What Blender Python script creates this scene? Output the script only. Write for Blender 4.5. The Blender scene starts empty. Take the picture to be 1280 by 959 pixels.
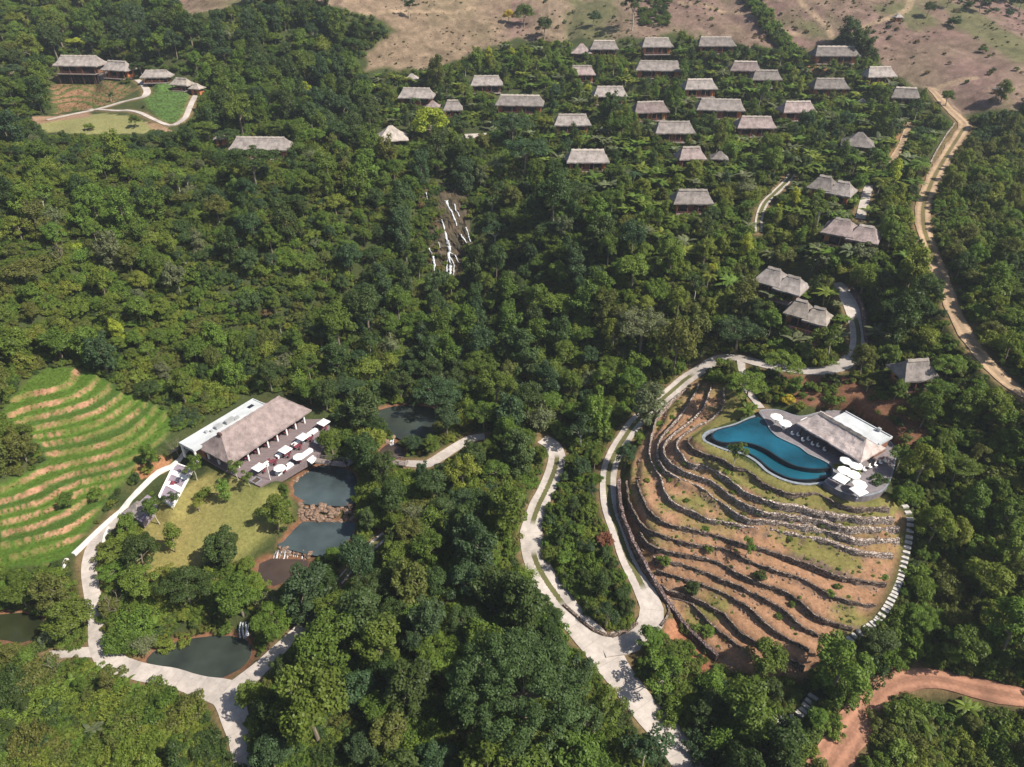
# Hillside resort in a wooded valley, seen from the air.
import bpy, math, random
import numpy as np
from mathutils import Vector, Matrix, noise as mnoise

random.seed(7)
RNG = np.random.default_rng(11)
SC = bpy.context.scene
COL = SC.collection
R = math.radians

# ------------------------------------------------------------------ camera
CAM_Z, PITCH, FPX = 100.0, R(33.0), 870.0
CP, SP = math.cos(PITCH), math.sin(PITCH)
cam_d = bpy.data.cameras.new("camera")
cam_d.sensor_width = 36.0
cam_d.lens = 36.0 * FPX / 1280.0
cam_d.clip_start = 1.0
cam_d.clip_end = 3000.0
cam = bpy.data.objects.new("camera", cam_d)
COL.objects.link(cam)
cam.location = (0, 0, CAM_Z)
cam.rotation_euler = (math.pi / 2 - PITCH, 0, 0)
SC.camera = cam

def ray(u, v):
    """direction of the line of sight through a photograph pixel (1280 x 959)"""
    a = (np.asarray(u, float) - 640.0) / FPX
    b = (np.asarray(v, float) - 479.5) / FPX
    return np.stack([a, CP - b * SP, -SP - b * CP], -1)

def at_z(u, v, z):
    d = ray(u, v)
    t = (np.asarray(z, float) - CAM_Z) / d[..., 2]
    return np.stack([d[..., 0] * t, d[..., 1] * t, np.broadcast_to(z, t.shape)], -1)

def project(x, y, z):
    dz = np.asarray(z) - CAM_Z
    w = y * CP - dz * SP
    h = y * SP + dz * CP
    w = np.maximum(w, 1e-3)
    return 640 + FPX * np.asarray(x) / w, 479.5 - FPX * h / w, w

# ------------------------------------------------------------------ helpers
def tag(o, label=None, cat=None, group=None, kind=None):
    if label: o['label'] = label
    if cat: o['category'] = cat
    if group: o['group'] = group
    if kind: o['kind'] = kind
    return o

def empty(name, loc=(0, 0, 0), rz=0.0):
    o = bpy.data.objects.new(name, None)
    COL.objects.link(o)
    o.location = loc
    o.rotation_euler = (0, 0, rz)
    o.empty_display_size = 0.5
    return o

def link_mesh(name, me, parent=None, loc=(0, 0, 0), rz=0.0):
    o = bpy.data.objects.new(name, me)
    COL.objects.link(o)
    o.location = loc
    o.rotation_euler = (0, 0, rz)
    if parent is not None:
        o.parent = parent
    return o

def copy_tree(o, parent=None):
    c = o.copy()
    COL.objects.link(c)
    c.parent = parent
    for ch in o.children:
        copy_tree(ch, c)
    return c

class MB:
    """collects faces, then links them as one mesh object"""
    def __init__(self):
        self.v, self.f, self.m, self.uv = [], [], [], []
    def face(self, pts, mi=0, uv=None):
        b = len(self.v)
        self.v.extend(tuple(p) for p in pts)
        self.f.append(tuple(range(b, b + len(pts))))
        self.m.append(mi)
        self.uv.append(uv)
    def box(self, cx, cy, cz, sx, sy, sz, rz=0.0, mi=0):
        c, s = math.cos(rz), math.sin(rz)
        P = []
        for dz in (-.5, .5):
            for dx, dy in ((-.5, -.5), (.5, -.5), (.5, .5), (-.5, .5)):
                x, y = dx * sx, dy * sy
                P.append((cx + x * c - y * s, cy + x * s + y * c, cz + dz * sz))
        b = len(self.v)
        self.v += P
        for q in ((3, 2, 1, 0), (4, 5, 6, 7), (0, 1, 5, 4), (1, 2, 6, 5), (2, 3, 7, 6), (3, 0, 4, 7)):
            self.f.append(tuple(b + i for i in q)); self.m.append(mi); self.uv.append(None)
    def bar(self, p, q, r0, r1=None, n=6, mi=0):
        p, q = Vector(p), Vector(q)
        r1 = r0 if r1 is None else r1
        d = (q - p).normalized()
        a = d.orthogonal().normalized(); b_ = d.cross(a)
        base = len(self.v)
        for c, r in ((p, r0), (q, r1)):
            for i in range(n):
                t = 2 * math.pi * i / n
                self.v.append(tuple(c + (a * math.cos(t) + b_ * math.sin(t)) * r))
        for i in range(n):
            j = (i + 1) % n
            self.f.append((base + i, base + j, base + n + j, base + n + i)); self.m.append(mi); self.uv.append(None)
        self.f.append(tuple(base + n + i for i in range(n))); self.m.append(mi); self.uv.append(None)
        self.f.append(tuple(base + n - 1 - i for i in range(n))); self.m.append(mi); self.uv.append(None)
    def prism(self, poly, z0, z1, mi=0):
        """poly counter-clockwise"""
        n = len(poly)
        z0s = z0 if hasattr(z0, '__len__') else [z0] * n
        z1s = z1 if hasattr(z1, '__len__') else [z1] * n
        self.face([(p[0], p[1], z1s[i]) for i, p in enumerate(poly)], mi)
        self.face([(p[0], p[1], z0s[i]) for i, p in reversed(list(enumerate(poly)))], mi)
        for i in range(n):
            j = (i + 1) % n
            a, b = poly[i], poly[j]
            self.face([(a[0], a[1], z0s[i]), (b[0], b[1], z0s[j]), (b[0], b[1], z1s[j]), (a[0], a[1], z1s[i])], mi)
    def mesh(self, name, mats, smooth=False):
        me = bpy.data.meshes.new(name)
        me.from_pydata(self.v, [], self.f)
        for m in (mats if isinstance(mats, (list, tuple)) else [mats]):
            me.materials.append(m)
        me.polygons.foreach_set("material_index", self.m)
        if any(u is not None for u in self.uv):
            L = me.uv_layers.new(name="UVMap")
            dat = np.zeros(len(me.loops) * 2, np.float32)
            k = 0
            for f, u in zip(self.f, self.uv):
                for i in range(len(f)):
                    if u is not None:
                        dat[2 * k:2 * k + 2] = u[i]
                    k += 1
            L.data.foreach_set("uv", dat)
        if smooth:
            me.polygons.foreach_set("use_smooth", [True] * len(self.f))
        me.update()
        return me
    def build(self, name, mats, parent=None, loc=(0, 0, 0), rz=0.0, smooth=False):
        return link_mesh(name, self.mesh(name, mats, smooth), parent, loc, rz)

def catmull(P, step=1.0):
    """smooth polyline through rows of P (any dims), resampled about every step"""
    P = np.asarray(P, float)
    if len(P) < 3:
        n = max(2, int(np.linalg.norm(P[-1, :2] - P[0, :2]) / step))
        t = np.linspace(0, 1, n)[:, None]
        return P[0] * (1 - t) + P[-1] * t
    Q = np.vstack([2 * P[0] - P[1], P, 2 * P[-1] - P[-2]])
    out = []
    for i in range(1, len(Q) - 2):
        a, b, c, d = Q[i - 1], Q[i], Q[i + 1], Q[i + 2]
        n = max(1, int(np.linalg.norm(c[:2] - b[:2]) / step))
        for k in range(n):
            t = k / n
            out.append(0.5 * ((2 * b) + (c - a) * t + (2 * a - 5 * b + 4 * c - d) * t * t + (3 * b - a - 3 * c + d) * t ** 3))
    out.append(P[-1])
    return np.array(out)

def in_poly(x, y, poly):
    poly = np.asarray(poly, float)
    inside = np.zeros(np.shape(x), bool)
    j = len(poly) - 1
    for i in range(len(poly)):
        xi, yi = poly[i][:2]; xj, yj = poly[j][:2]
        c = ((yi > y) != (yj > y)) & (x < (xj - xi) * (y - yi) / (yj - yi + 1e-12) + xi)
        inside ^= c
        j = i
    return inside

def seg_dist(x, y, pl, closed=False):
    """distance to a polyline and the index parameter of the closest point"""
    best = np.full(np.shape(x), 1e9); par = np.zeros(np.shape(x))
    n = len(pl)
    for i in range(n if closed else n - 1):
        a, b = pl[i], pl[(i + 1) % n]
        dx, dy = b[0] - a[0], b[1] - a[1]
        L2 = dx * dx + dy * dy + 1e-12
        t = np.clip(((x - a[0]) * dx + (y - a[1]) * dy) / L2, 0, 1)
        d = np.hypot(x - a[0] - t * dx, y - a[1] - t * dy)
        m = d < best
        best[m] = d[m]; par[m] = (i + t)[m]
    return best, par

def sstep(a, b, x):
    t = np.clip((x - a) / (b - a), 0, 1)
    return t * t * (3 - 2 * t)

# ------------------------------------------------------------------ terrain control heights (pixel, pixel, metres)
CTRL = [
 (0,0,74),(0,60,62),(0,120,54),(0,200,46),(0,95,57),(230,0,76),(230,60,63),(230,110,52),(420,0,76),(420,40,66),(420,100,52),(420,170,42),
 (300,180,42),(200,165,45),(101,97,52),(60,130,48.6),(150,150,47),(90,162,46.3),(230,140,48.3),(246,108,51.2),(50,178,43.5),
 (0,300,36),(0,400,27),(100,250,37.5),(100,350,28),(40,440,22),(250,250,36),(250,350,26),(250,440,15),(380,250,36),(380,350,24),(380,440,13),(420,490,10),
 (480,200,39),(470,300,27),(520,225,37),(560,222,36),(555,246,33),(525,300,25),(560,340,16),(575,365,14),(600,430,11),(560,470,9.5),(500,450,11),(500,380,17),
 (640,250,33),(640,330,22),(650,400,15),(700,300,30),(700,400,18),(700,480,12),(620,520,9.3),(690,545,9.2),
 (735,200,40),(780,290,34),(800,370,26),(800,430,18),(780,490,12),(860,300,34),(900,380,26),(950,300,35),(1000,350,31),(1050,300,37),(1060,250,41),(1150,350,35),(950,420,22),
 (820,160,44.5),(820,126,48.5),(820,90,54),(820,55,61.5),(820,0,74),(600,166,42),(608,105,50),(520,120,48),(490,172,42),(600,60,59),(560,0,74),
 (1050,160,46),(1036,110,52),(1043,68,60),(1050,0,76),(1130,125,51),(1200,155,48),(1150,60,63),(1250,110,56),(1250,0,75),(1280,160,48),
 (1155,250,43),(1160,330,37),(1190,400,34),(1280,495,30),(1280,300,40),(1230,350,38),(1143,470,27),(1143,500,25),(1180,560,22),(1280,560,25),(1150,620,17.5),(1200,700,13),(1280,700,16),(1150,750,8.5),(1200,820,9),(1280,870,10),(1130,850,6.6),(1060,900,4.5),(1030,959,2.5),(1280,959,6),(1150,920,5),
 (1000,845,4.4),(950,860,3.5),(900,880,2.8),(1040,500,22.5),(1060,480,24),(1100,520,23),
 (640,860,3),(640,959,2),(500,860,4),(500,959,2),(400,900,2),(560,760,6),(560,680,7.5),(500,720,6),(600,620,9),(480,620,8),(480,680,6),(640,700,7),(700,850,3.5),(740,640,8.0),(730,720,6.0),
 (310,959,2),(290,880,1.8),(240,862,1.5),(170,842,1.5),(120,810,1.8),(118,740,3),(115,690,4.2),(150,635,5.8),(180,610,7),(370,790,2.5),(330,840,1.8),
 (0,959,1),(100,900,1),(0,850,1),(30,785,0.3),(0,740,2),(60,730,3.5),(45,705,4.3),
 (250,820,0.4),(230,600,7.6),(300,610,8),(330,650,6.3),(250,680,5.2),(200,700,4.4),(280,760,2),
 (240,570,9),(330,540,9),(390,525,9),(310,500,9.4),(350,590,8.8),(400,605,6.2),(405,670,4.2),(350,712,2.8),(500,530,7.6),(495,562,6.8),
 # roads
 (872,962,1.5),(805,885,2.5),(752,808,4),(718,775,4.6),(680,722,5.6),(664,665,7),(685,608,8),(696,568,8.8),
 (800,797,4.2),(815,760,5.5),(797,720,6.3),(773,665,7.6),(760,610,8.7),(770,565,9.7),(795,528,11.3),(835,493,13.2),(875,462,16),(905,447,18),(935,450,19.5),(960,457,20.5),(1020,464,23),(1060,452,25),(1073,415,27),(1060,375,29.5),
 # pool platform and lawn round it
 (960,510,20),(1010,525,20.2),(1090,560,20.2),(1000,590,19.8),(920,545,19.6),(1090,618,19.6),(885,538,19.3),
]
ANCH = [(-340,300,72),(-340,150,34),(340,300,56),(340,150,28),(-220,20,0),(220,20,6),(0,10,2),(0,540,122),(-340,540,125),(340,540,122),(-340,430,96),(0,440,94),(340,430,86),(-170,480,108),(170,480,106),(-150,90,2),(150,80,9)]

# stone terrace walls below the pool, highest first (pixels); the last is the tall wall beside the drive
WALLS = [
 [(863,545),(860,552),(870,563),(887,569),(904,575),(917,583),(930,586),(939,591),(948,599),(958,606),(976,613),(988,617),(1018,617),(1030,621),(1048,630),(1069,635),(1085,635),(1113,635)],
 [(905,484),(905,502),(903,511),(895,519),(884,527),(870,533),(857,542),(848,550),(846,558),(851,566),(859,576),(867,581),(880,582),(895,588),(906,596),(915,602),(926,611),(938,618),(954,624),(975,630),(999,633),(1022,639),(1041,643),(1060,645),(1079,648),(1116,648)],
 [(889,481),(886,494),(880,509),(870,520),(854,533),(842,542),(833,552),(830,560),(833,572),(842,581),(855,589),(870,595),(889,602),(901,610),(914,620),(928,629),(942,635),(960,641),(1004,646),(1022,649),(1041,655),(1060,659),(1085,660),(1124,660)],
 [(874,481),(866,497),(858,509),(850,520),(838,533),(830,542),(824,553),(822,566),(825,578),(833,588),(847,597),(864,604),(880,612),(895,624),(911,635),(926,645),(945,650),(970,652),(990,655),(1007,658),(1030,662),(1048,668),(1070,674),(1093,675),(1124,674)],
 [(868,480),(846,495),(823,519),(816,540),(812,560),(813,573),(819,586),(827,598),(830,612),(838,624),(848,632),(864,639),(883,648),(903,652),(926,656),(955,661),(991,667),(1015,671),(1041,678),(1060,685),(1085,691),(1116,693)],
 [(796,600),(799,609),(804,623),(811,637),(823,648),(840,656),(858,660),(880,665),(903,671),(923,678),(950,685),(960,688),(985,696),(1012,706),(1035,715),(1054,721),(1077,726),(1108,731)],
 [(783,602),(787,627),(796,645),(806,659),(823,667),(840,673),(858,679),(880,682),(898,685),(914,690),(933,699),(961,710),(981,716),(1002,723),(1020,733),(1038,743),(1056,750),(1075,754),(1095,756)],
 [(799,665),(811,680),(829,687),(848,692),(867,695),(889,700),(905,706),(920,715),(936,723),(952,729),(969,734),(988,743),(1001,752),(1013,764),(1025,772),(1044,779),(1066,785)],
 [(816,697),(836,702),(851,705),(870,711),(886,716),(904,725),(926,734),(950,746),(966,754),(981,763),(990,772),(1004,783),(1024,793)],
 [(820,712),(836,717),(851,722),(878,730),(903,740),(920,750),(939,762),(950,772),(964,784),(978,794),(994,802),(1012,812)],
 [(826,730),(836,738),(854,743),(870,748),(889,758),(905,767),(916,780),(930,793),(950,805),(969,814),(986,823),(1006,834)],
 [(828,748),(840,748),(854,751),(866,756),(876,767),(889,780),(905,792),(924,808)],
]
WALL_OUT = [(773,604),(775,634),(784,663),(796,690),(809,715),(818,730),(832,753),(845,770),(858,788),(879,809),(896,824)]
STEP_R, TOP_R = 1.25, 18.9
# earth banks of the rice terraces on the left
BANKS = [
 [(27,497),(48,491),(69,488),(86,481),(97,473)],
 [(10,521),(27,512),(52,507),(77,502),(100,493),(115,482),(121,474)],
 [(26,526),(52,521),(77,514),(103,507),(124,497),(137,485)],
 [(40,536),(69,529),(89,526),(110,520),(131,511),(149,497)],
 [(53,545),(83,541),(107,535),(131,524),(151,512),(168,502)],
 [(53,554),(86,550),(113,544),(141,536),(162,522),(178,508)],
 [(50,572),(67,569),(96,564),(131,556),(155,546),(175,533),(192,513)],
 [(0,613),(21,604),(45,593),(77,583),(106,576),(134,570),(158,562),(182,546),(203,530),(207,518)],
 [(0,627),(28,620),(52,609),(69,600),(89,592),(117,587),(146,580),(165,573)],
 [(0,641),(28,634),(52,628),(64,621),(96,605),(120,599),(140,595)],
 [(0,654),(26,647),(52,640),(69,633),(78,624),(103,613),(138,607)],
 [(7,666),(34,662),(55,654),(77,645),(91,639),(114,622)],
 [(0,683),(34,676),(60,670),(83,663),(96,655)],
 [(26,697),(43,690),(69,682),(89,674)],
]
STEP_L, TOP_L = 1.15, 20.0
WALL_Z = [TOP_R - STEP_R * i for i in range(len(WALLS))]
BANK_Z = [TOP_L - STEP_L * i for i in range(len(BANKS))]

def resample_px(pl, n):
    pl = np.array(pl, float)
    d = np.r_[0, np.cumsum(np.hypot(*np.diff(pl, axis=0).T))]
    t = np.linspace(0, d[-1], n)
    return np.stack([np.interp(t, d, pl[:, 0]), np.interp(t, d, pl[:, 1])], -1)

pts = [tuple(at_z(u, v, z)) for u, v, z in CTRL] + [tuple(map(float, a)) for a in ANCH]
wts = [1.0] * len(pts)
for pl, z in zip(WALLS, WALL_Z):
    for u, v in resample_px(pl, 11):
        pts.append(tuple(at_z(u, v, z)))
for pl, z in zip(BANKS, BANK_Z):
    for u, v in resample_px(pl, 7):
        pts.append(tuple(at_z(u, v, z)))
pts = np.array(pts)

def tps_fit(P, lam):
    n = len(P)
    X = P[:, :2] / 100.0
    d2 = ((X[:, None] - X[None]) ** 2).sum(-1)
    K = 0.5 * d2 * np.log(d2 + 1e-12)
    A = np.zeros((n + 3, n + 3))
    A[:n, :n] = K + lam * np.eye(n)
    A[:n, n] = 1; A[:n, n + 1:] = X
    A[n:, :n] = A[:n, n:].T
    b = np.r_[P[:, 2], 0, 0, 0]
    return X, np.linalg.solve(A, b)
TX, TW = tps_fit(pts, 2e-4)

def tps_eval(x, y):
    q = np.stack([x, y], -1).reshape(-1, 2) / 100.0
    out = np.empty(len(q))
    for s in range(0, len(q), 20000):
        c = q[s:s + 20000]
        d2 = (c ** 2).sum(1)[:, None] + (TX ** 2).sum(1)[None] - 2 * c @ TX.T
        d2 = np.maximum(d2, 0)
        out[s:s + 20000] = (0.5 * d2 * np.log(d2 + 1e-12)) @ TW[:-3] + TW[-3] + c @ TW[-2:]
    return out.reshape(np.shape(x))

def axis(spec):
    a = [spec[0][0]]
    for lo, hi, st in spec:
        while a[-1] < hi - 1e-6:
            a.append(a[-1] + st)
    return np.array(a)
XS = axis([(-340,-170,2.0),(-170,-128,.9),(-128,-62,.45),(-62,14,.8),(14,92,.45),(92,170,.9),(170,340,2.0)])
YS = axis([(18,60,1.2),(60,92,.6),(92,162,.42),(162,240,.8),(240,345,1.1),(345,540,2.2)])
GX, GY = np.meshgrid(XS, YS)

# coarse surface, then bilinear to the fine grid
cx = np.linspace(-342, 342, 343); cy = np.linspace(14, 544, 319)
CXG, CYG = np.meshgrid(cx, cy)
CZ = tps_eval(CXG, CYG)

def bilin(gx, gy, Z, x, y):
    x = np.clip(x, gx[0], gx[-1] - 1e-6); y = np.clip(y, gy[0], gy[-1] - 1e-6)
    i = np.clip(np.searchsorted(gx, x, side='right') - 1, 0, len(gx) - 2)
    j = np.clip(np.searchsorted(gy, y, side='right') - 1, 0, len(gy) - 2)
    fx = (x - gx[i]) / (gx[i + 1] - gx[i]); fy = (y - gy[j]) / (gy[j + 1] - gy[j])
    return (Z[j, i] * (1 - fx) + Z[j, i + 1] * fx) * (1 - fy) + (Z[j + 1, i] * (1 - fx) + Z[j + 1, i + 1] * fx) * fy

def base_h(x, y):
    return bilin(cx, cy, CZ, np.asarray(x, float), np.asarray(y, float))

def hit(u, v, hf=base_h):
    """where the line of sight through a pixel first meets the ground"""
    u = np.atleast_1d(np.asarray(u, float)); v = np.atleast_1d(np.asarray(v, float))
    d = ray(u, v)
    t = np.full(len(u), 40.0); prev = t.copy()
    done = np.zeros(len(u), bool)
    for k in range(520):
        p = d * t[:, None]
        below = (CAM_Z + p[:, 2]) < hf(p[:, 0], p[:, 1])
        done |= below
        if done.all(): break
        prev = np.where(done, prev, t)
        t = np.where(done, t, t + 1.0)
    lo, hi = prev, t
    for k in range(18):
        m = (lo + hi) / 2
        p = d * m[:, None]
        below = (CAM_Z + p[:, 2]) < hf(p[:, 0], p[:, 1])
        hi = np.where(below, m, hi); lo = np.where(below, lo, m)
    p = d * hi[:, None]
    p[:, 2] += CAM_Z
    return p

def fbm(x, y, sc, oct=4, seed=0.0):
    """cheap value noise on arrays"""
    out = np.zeros(np.shape(x)); amp = 1.0; tot = 0
    for o in range(oct):
        fx = np.asarray(x) / sc + seed * 17.3 + o * 31.7; fy = np.asarray(y) / sc + seed * 9.1 - o * 12.9
        i = np.floor(fx); j = np.floor(fy)
        a = fx - i; b = fy - j
        a = a * a * (3 - 2 * a); b = b * b * (3 - 2 * b)
        def h(p, q):
            s = np.sin(p * 127.1 + q * 311.7) * 43758.5453
            return s - np.floor(s)
        val = (h(i, j) * (1 - a) + h(i + 1, j) * a) * (1 - b) + (h(i, j + 1) * (1 - a) + h(i + 1, j + 1) * a) * b
        out += amp * (val * 2 - 1); tot += amp
        amp *= .5; sc *= .5
    return out / tot
# ------------------------------------------------------------------ materials
def new_mat(name):
    m = bpy.data.materials.new(name)
    m.use_nodes = True
    nt = m.node_tree
    b = nt.nodes["Principled BSDF"]
    return m, nt, b

def nd(nt, typ, **kw):
    n = nt.nodes.new(typ)
    for k, v in kw.items():
        setattr(n, k, v)
    return n

def simple(name, col, rough=0.8, var=0.25, scale=1.5, bump=0.0, spec=0.3, metal=0.0, stretch=None, detail=4, var2=None):
    """base colour broken up by noise in object space"""
    m, nt, b = new_mat(name)
    tc = nd(nt, 'ShaderNodeTexCoord')
    src = tc.outputs['Object']
    if stretch:
        mp = nd(nt, 'ShaderNodeMapping'); mp.inputs['Scale'].default_value = stretch
        nt.links.new(src, mp.inputs[0]); src = mp.outputs[0]
    n = nd(nt, 'ShaderNodeTexNoise'); n.inputs['Scale'].default_value = scale; n.inputs['Detail'].default_value = detail
    n.inputs['Roughness'].default_value = 0.65
    nt.links.new(src, n.inputs['Vector'])
    r = nd(nt, 'ShaderNodeValToRGB')
    r.color_ramp.elements[0].position = 0.3; r.color_ramp.elements[1].position = 0.7
    lo = [c * (1 - var) for c in col]; hi = [c * (1 + var) for c in col] if var2 is None else var2
    r.color_ramp.elements[0].color = (*lo, 1); r.color_ramp.elements[1].color = (*hi, 1)
    nt.links.new(n.outputs['Fac'], r.inputs[0])
    nt.links.new(r.outputs[0], b.inputs['Base Color'])
    b.inputs['Roughness'].default_value = rough
    b.inputs['Specular IOR Level'].default_value = spec
    b.inputs['Metallic'].default_value = metal
    if bump:
        bp = nd(nt, 'ShaderNodeBump'); bp.inputs['Strength'].default_value = bump; bp.inputs['Distance'].default_value = 0.1
        nt.links.new(n.outputs['Fac'], bp.inputs['Height'])
        nt.links.new(bp.outputs[0], b.inputs['Normal'])
    return m

def stone_mat(name, c0, c1, scale=2.2, coord='Object'):
    m, nt, b = new_mat(name)
    tc = nd(nt, 'ShaderNodeTexCoord')
    v = nd(nt, 'ShaderNodeTexVoronoi'); v.inputs['Scale'].default_value = scale
    nt.links.new(tc.outputs[coord], v.inputs['Vector'])
    v2 = nd(nt, 'ShaderNodeTexVoronoi', feature='DISTANCE_TO_EDGE'); v2.inputs['Scale'].default_value = scale
    nt.links.new(tc.outputs[coord], v2.inputs['Vector'])
    r = nd(nt, 'ShaderNodeValToRGB')
    r.color_ramp.elements[0].color = (*c0, 1); r.color_ramp.elements[1].color = (*c1, 1)
    sp = nd(nt, 'ShaderNodeSeparateColor')
    nt.links.new(v.outputs['Color'], sp.inputs[0]); nt.links.new(sp.outputs[0], r.inputs[0])
    mx = nd(nt, 'ShaderNodeMix', data_type='RGBA')
    mr = nd(nt, 'ShaderNodeMapRange'); mr.inputs[1].default_value = 0.02; mr.inputs[2].default_value = 0.12
    nt.links.new(v2.outputs[0], mr.inputs[0]); nt.links.new(mr.outputs[0], mx.inputs[0])
    mx.inputs[6].default_value = (0.045, 0.035, 0.03, 1)
    nt.links.new(r.outputs[0], mx.inputs[7]); nt.links.new(mx.outputs[2], b.inputs['Base Color'])
    bp = nd(nt, 'ShaderNodeBump'); bp.inputs['Strength'].default_value = 0.9; bp.inputs['Distance'].default_value = 0.15
    nt.links.new(mr.outputs[0], bp.inputs['Height']); nt.links.new(bp.outputs[0], b.inputs['Normal'])
    b.inputs['Roughness'].default_value = 0.9; b.inputs['Specular IOR Level'].default_value = 0.2
    return m

def water_mat(name, col, rough=0.06, wave=0.15, scale=0.9, murk=0.35):
    m, nt, b = new_mat(name)
    tc = nd(nt, 'ShaderNodeTexCoord')
    n = nd(nt, 'ShaderNodeTexNoise'); n.inputs['Scale'].default_value = scale; n.inputs['Detail'].default_value = 3
    nt.links.new(tc.outputs['Object'], n.inputs['Vector'])
    bp = nd(nt, 'ShaderNodeBump'); bp.inputs['Strength'].default_value = wave; bp.inputs['Distance'].default_value = 0.12
    nt.links.new(n.outputs[0], bp.inputs['Height']); nt.links.new(bp.outputs[0], b.inputs['Normal'])
    n2 = nd(nt, 'ShaderNodeTexNoise'); n2.inputs['Scale'].default_value = 0.16; n2.inputs['Detail'].default_value = 5
    nt.links.new(tc.outputs['Object'], n2.inputs['Vector'])
    r = nd(nt, 'ShaderNodeValToRGB')
    r.color_ramp.elements[0].position = .35; r.color_ramp.elements[1].position = .7
    r.color_ramp.elements[0].color = (*[c * (1 - murk) for c in col], 1); r.color_ramp.elements[1].color = (*[c * (1 + murk) for c in col], 1)
    nt.links.new(n2.outputs[0], r.inputs[0]); nt.links.new(r.outputs[0], b.inputs['Base Color'])
    b.inputs['Roughness'].default_value = rough
    b.inputs['IOR'].default_value = 1.33
    b.inputs['Specular IOR Level'].default_value = 0.5
    return m

M = {}
M['wall_stone'] = stone_mat('dry_stone', (0.085, 0.062, 0.052), (0.33, 0.255, 0.21), 3.4)
M['boulder'] = simple('boulder_rock', (0.13, 0.07, 0.05), 0.9, 0.6, 1.0, 0.6, var2=(.33, .23, .17))
M['concrete_white'] = simple('pale_concrete', (0.56, 0.54, 0.51), 0.8, 0.14, 0.8)
M['bank_stone'] = stone_mat('drive_wall_stone', (0.09, 0.065, 0.065), (0.25, 0.18, 0.17), 1.7)
M['pond'] = water_mat('pond_water', (0.050, 0.068, 0.074), 0.07, 0.2, 0.8)
M['pond_dark'] = water_mat('dark_pond_water', (0.034, 0.043, 0.036), 0.07, 0.15)
M['pond_green'] = water_mat('green_pond_water', (0.028, 0.034, 0.014), 0.08, 0.12)
M['pond_brown'] = water_mat('brown_stream_water', (0.050, 0.036, 0.030), 0.10, 0.3)
M['pool'] = water_mat('pool_water', (0.007, 0.066, 0.106), 0.05, 0.5, 1.6, 0.42)
M['pool_low'] = water_mat('lower_pool_water', (0.009, 0.080, 0.120), 0.05, 0.25, 1.6, 0.22)
M['pool_wall'] = simple('dark_pool_tile', (0.013, 0.018, 0.024), 0.35, 0.3, 3, spec=0.4)
M['pool_rim'] = simple('grey_pool_stone', (0.20, 0.22, 0.25), 0.6, 0.25, 1.2)
M['deck'] = simple('grey_deck_stone', (0.17, 0.15, 0.16), 0.75, 0.25, 1.4)
M['deck_wood'] = simple('brown_deck_boards', (0.165, 0.13, 0.135), 0.75, 0.3, 2.0, stretch=(0.35, 5, 1))
M['white'] = simple('white_paint', (0.78, 0.77, 0.75), 0.6, 0.05, 1.0)

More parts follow.
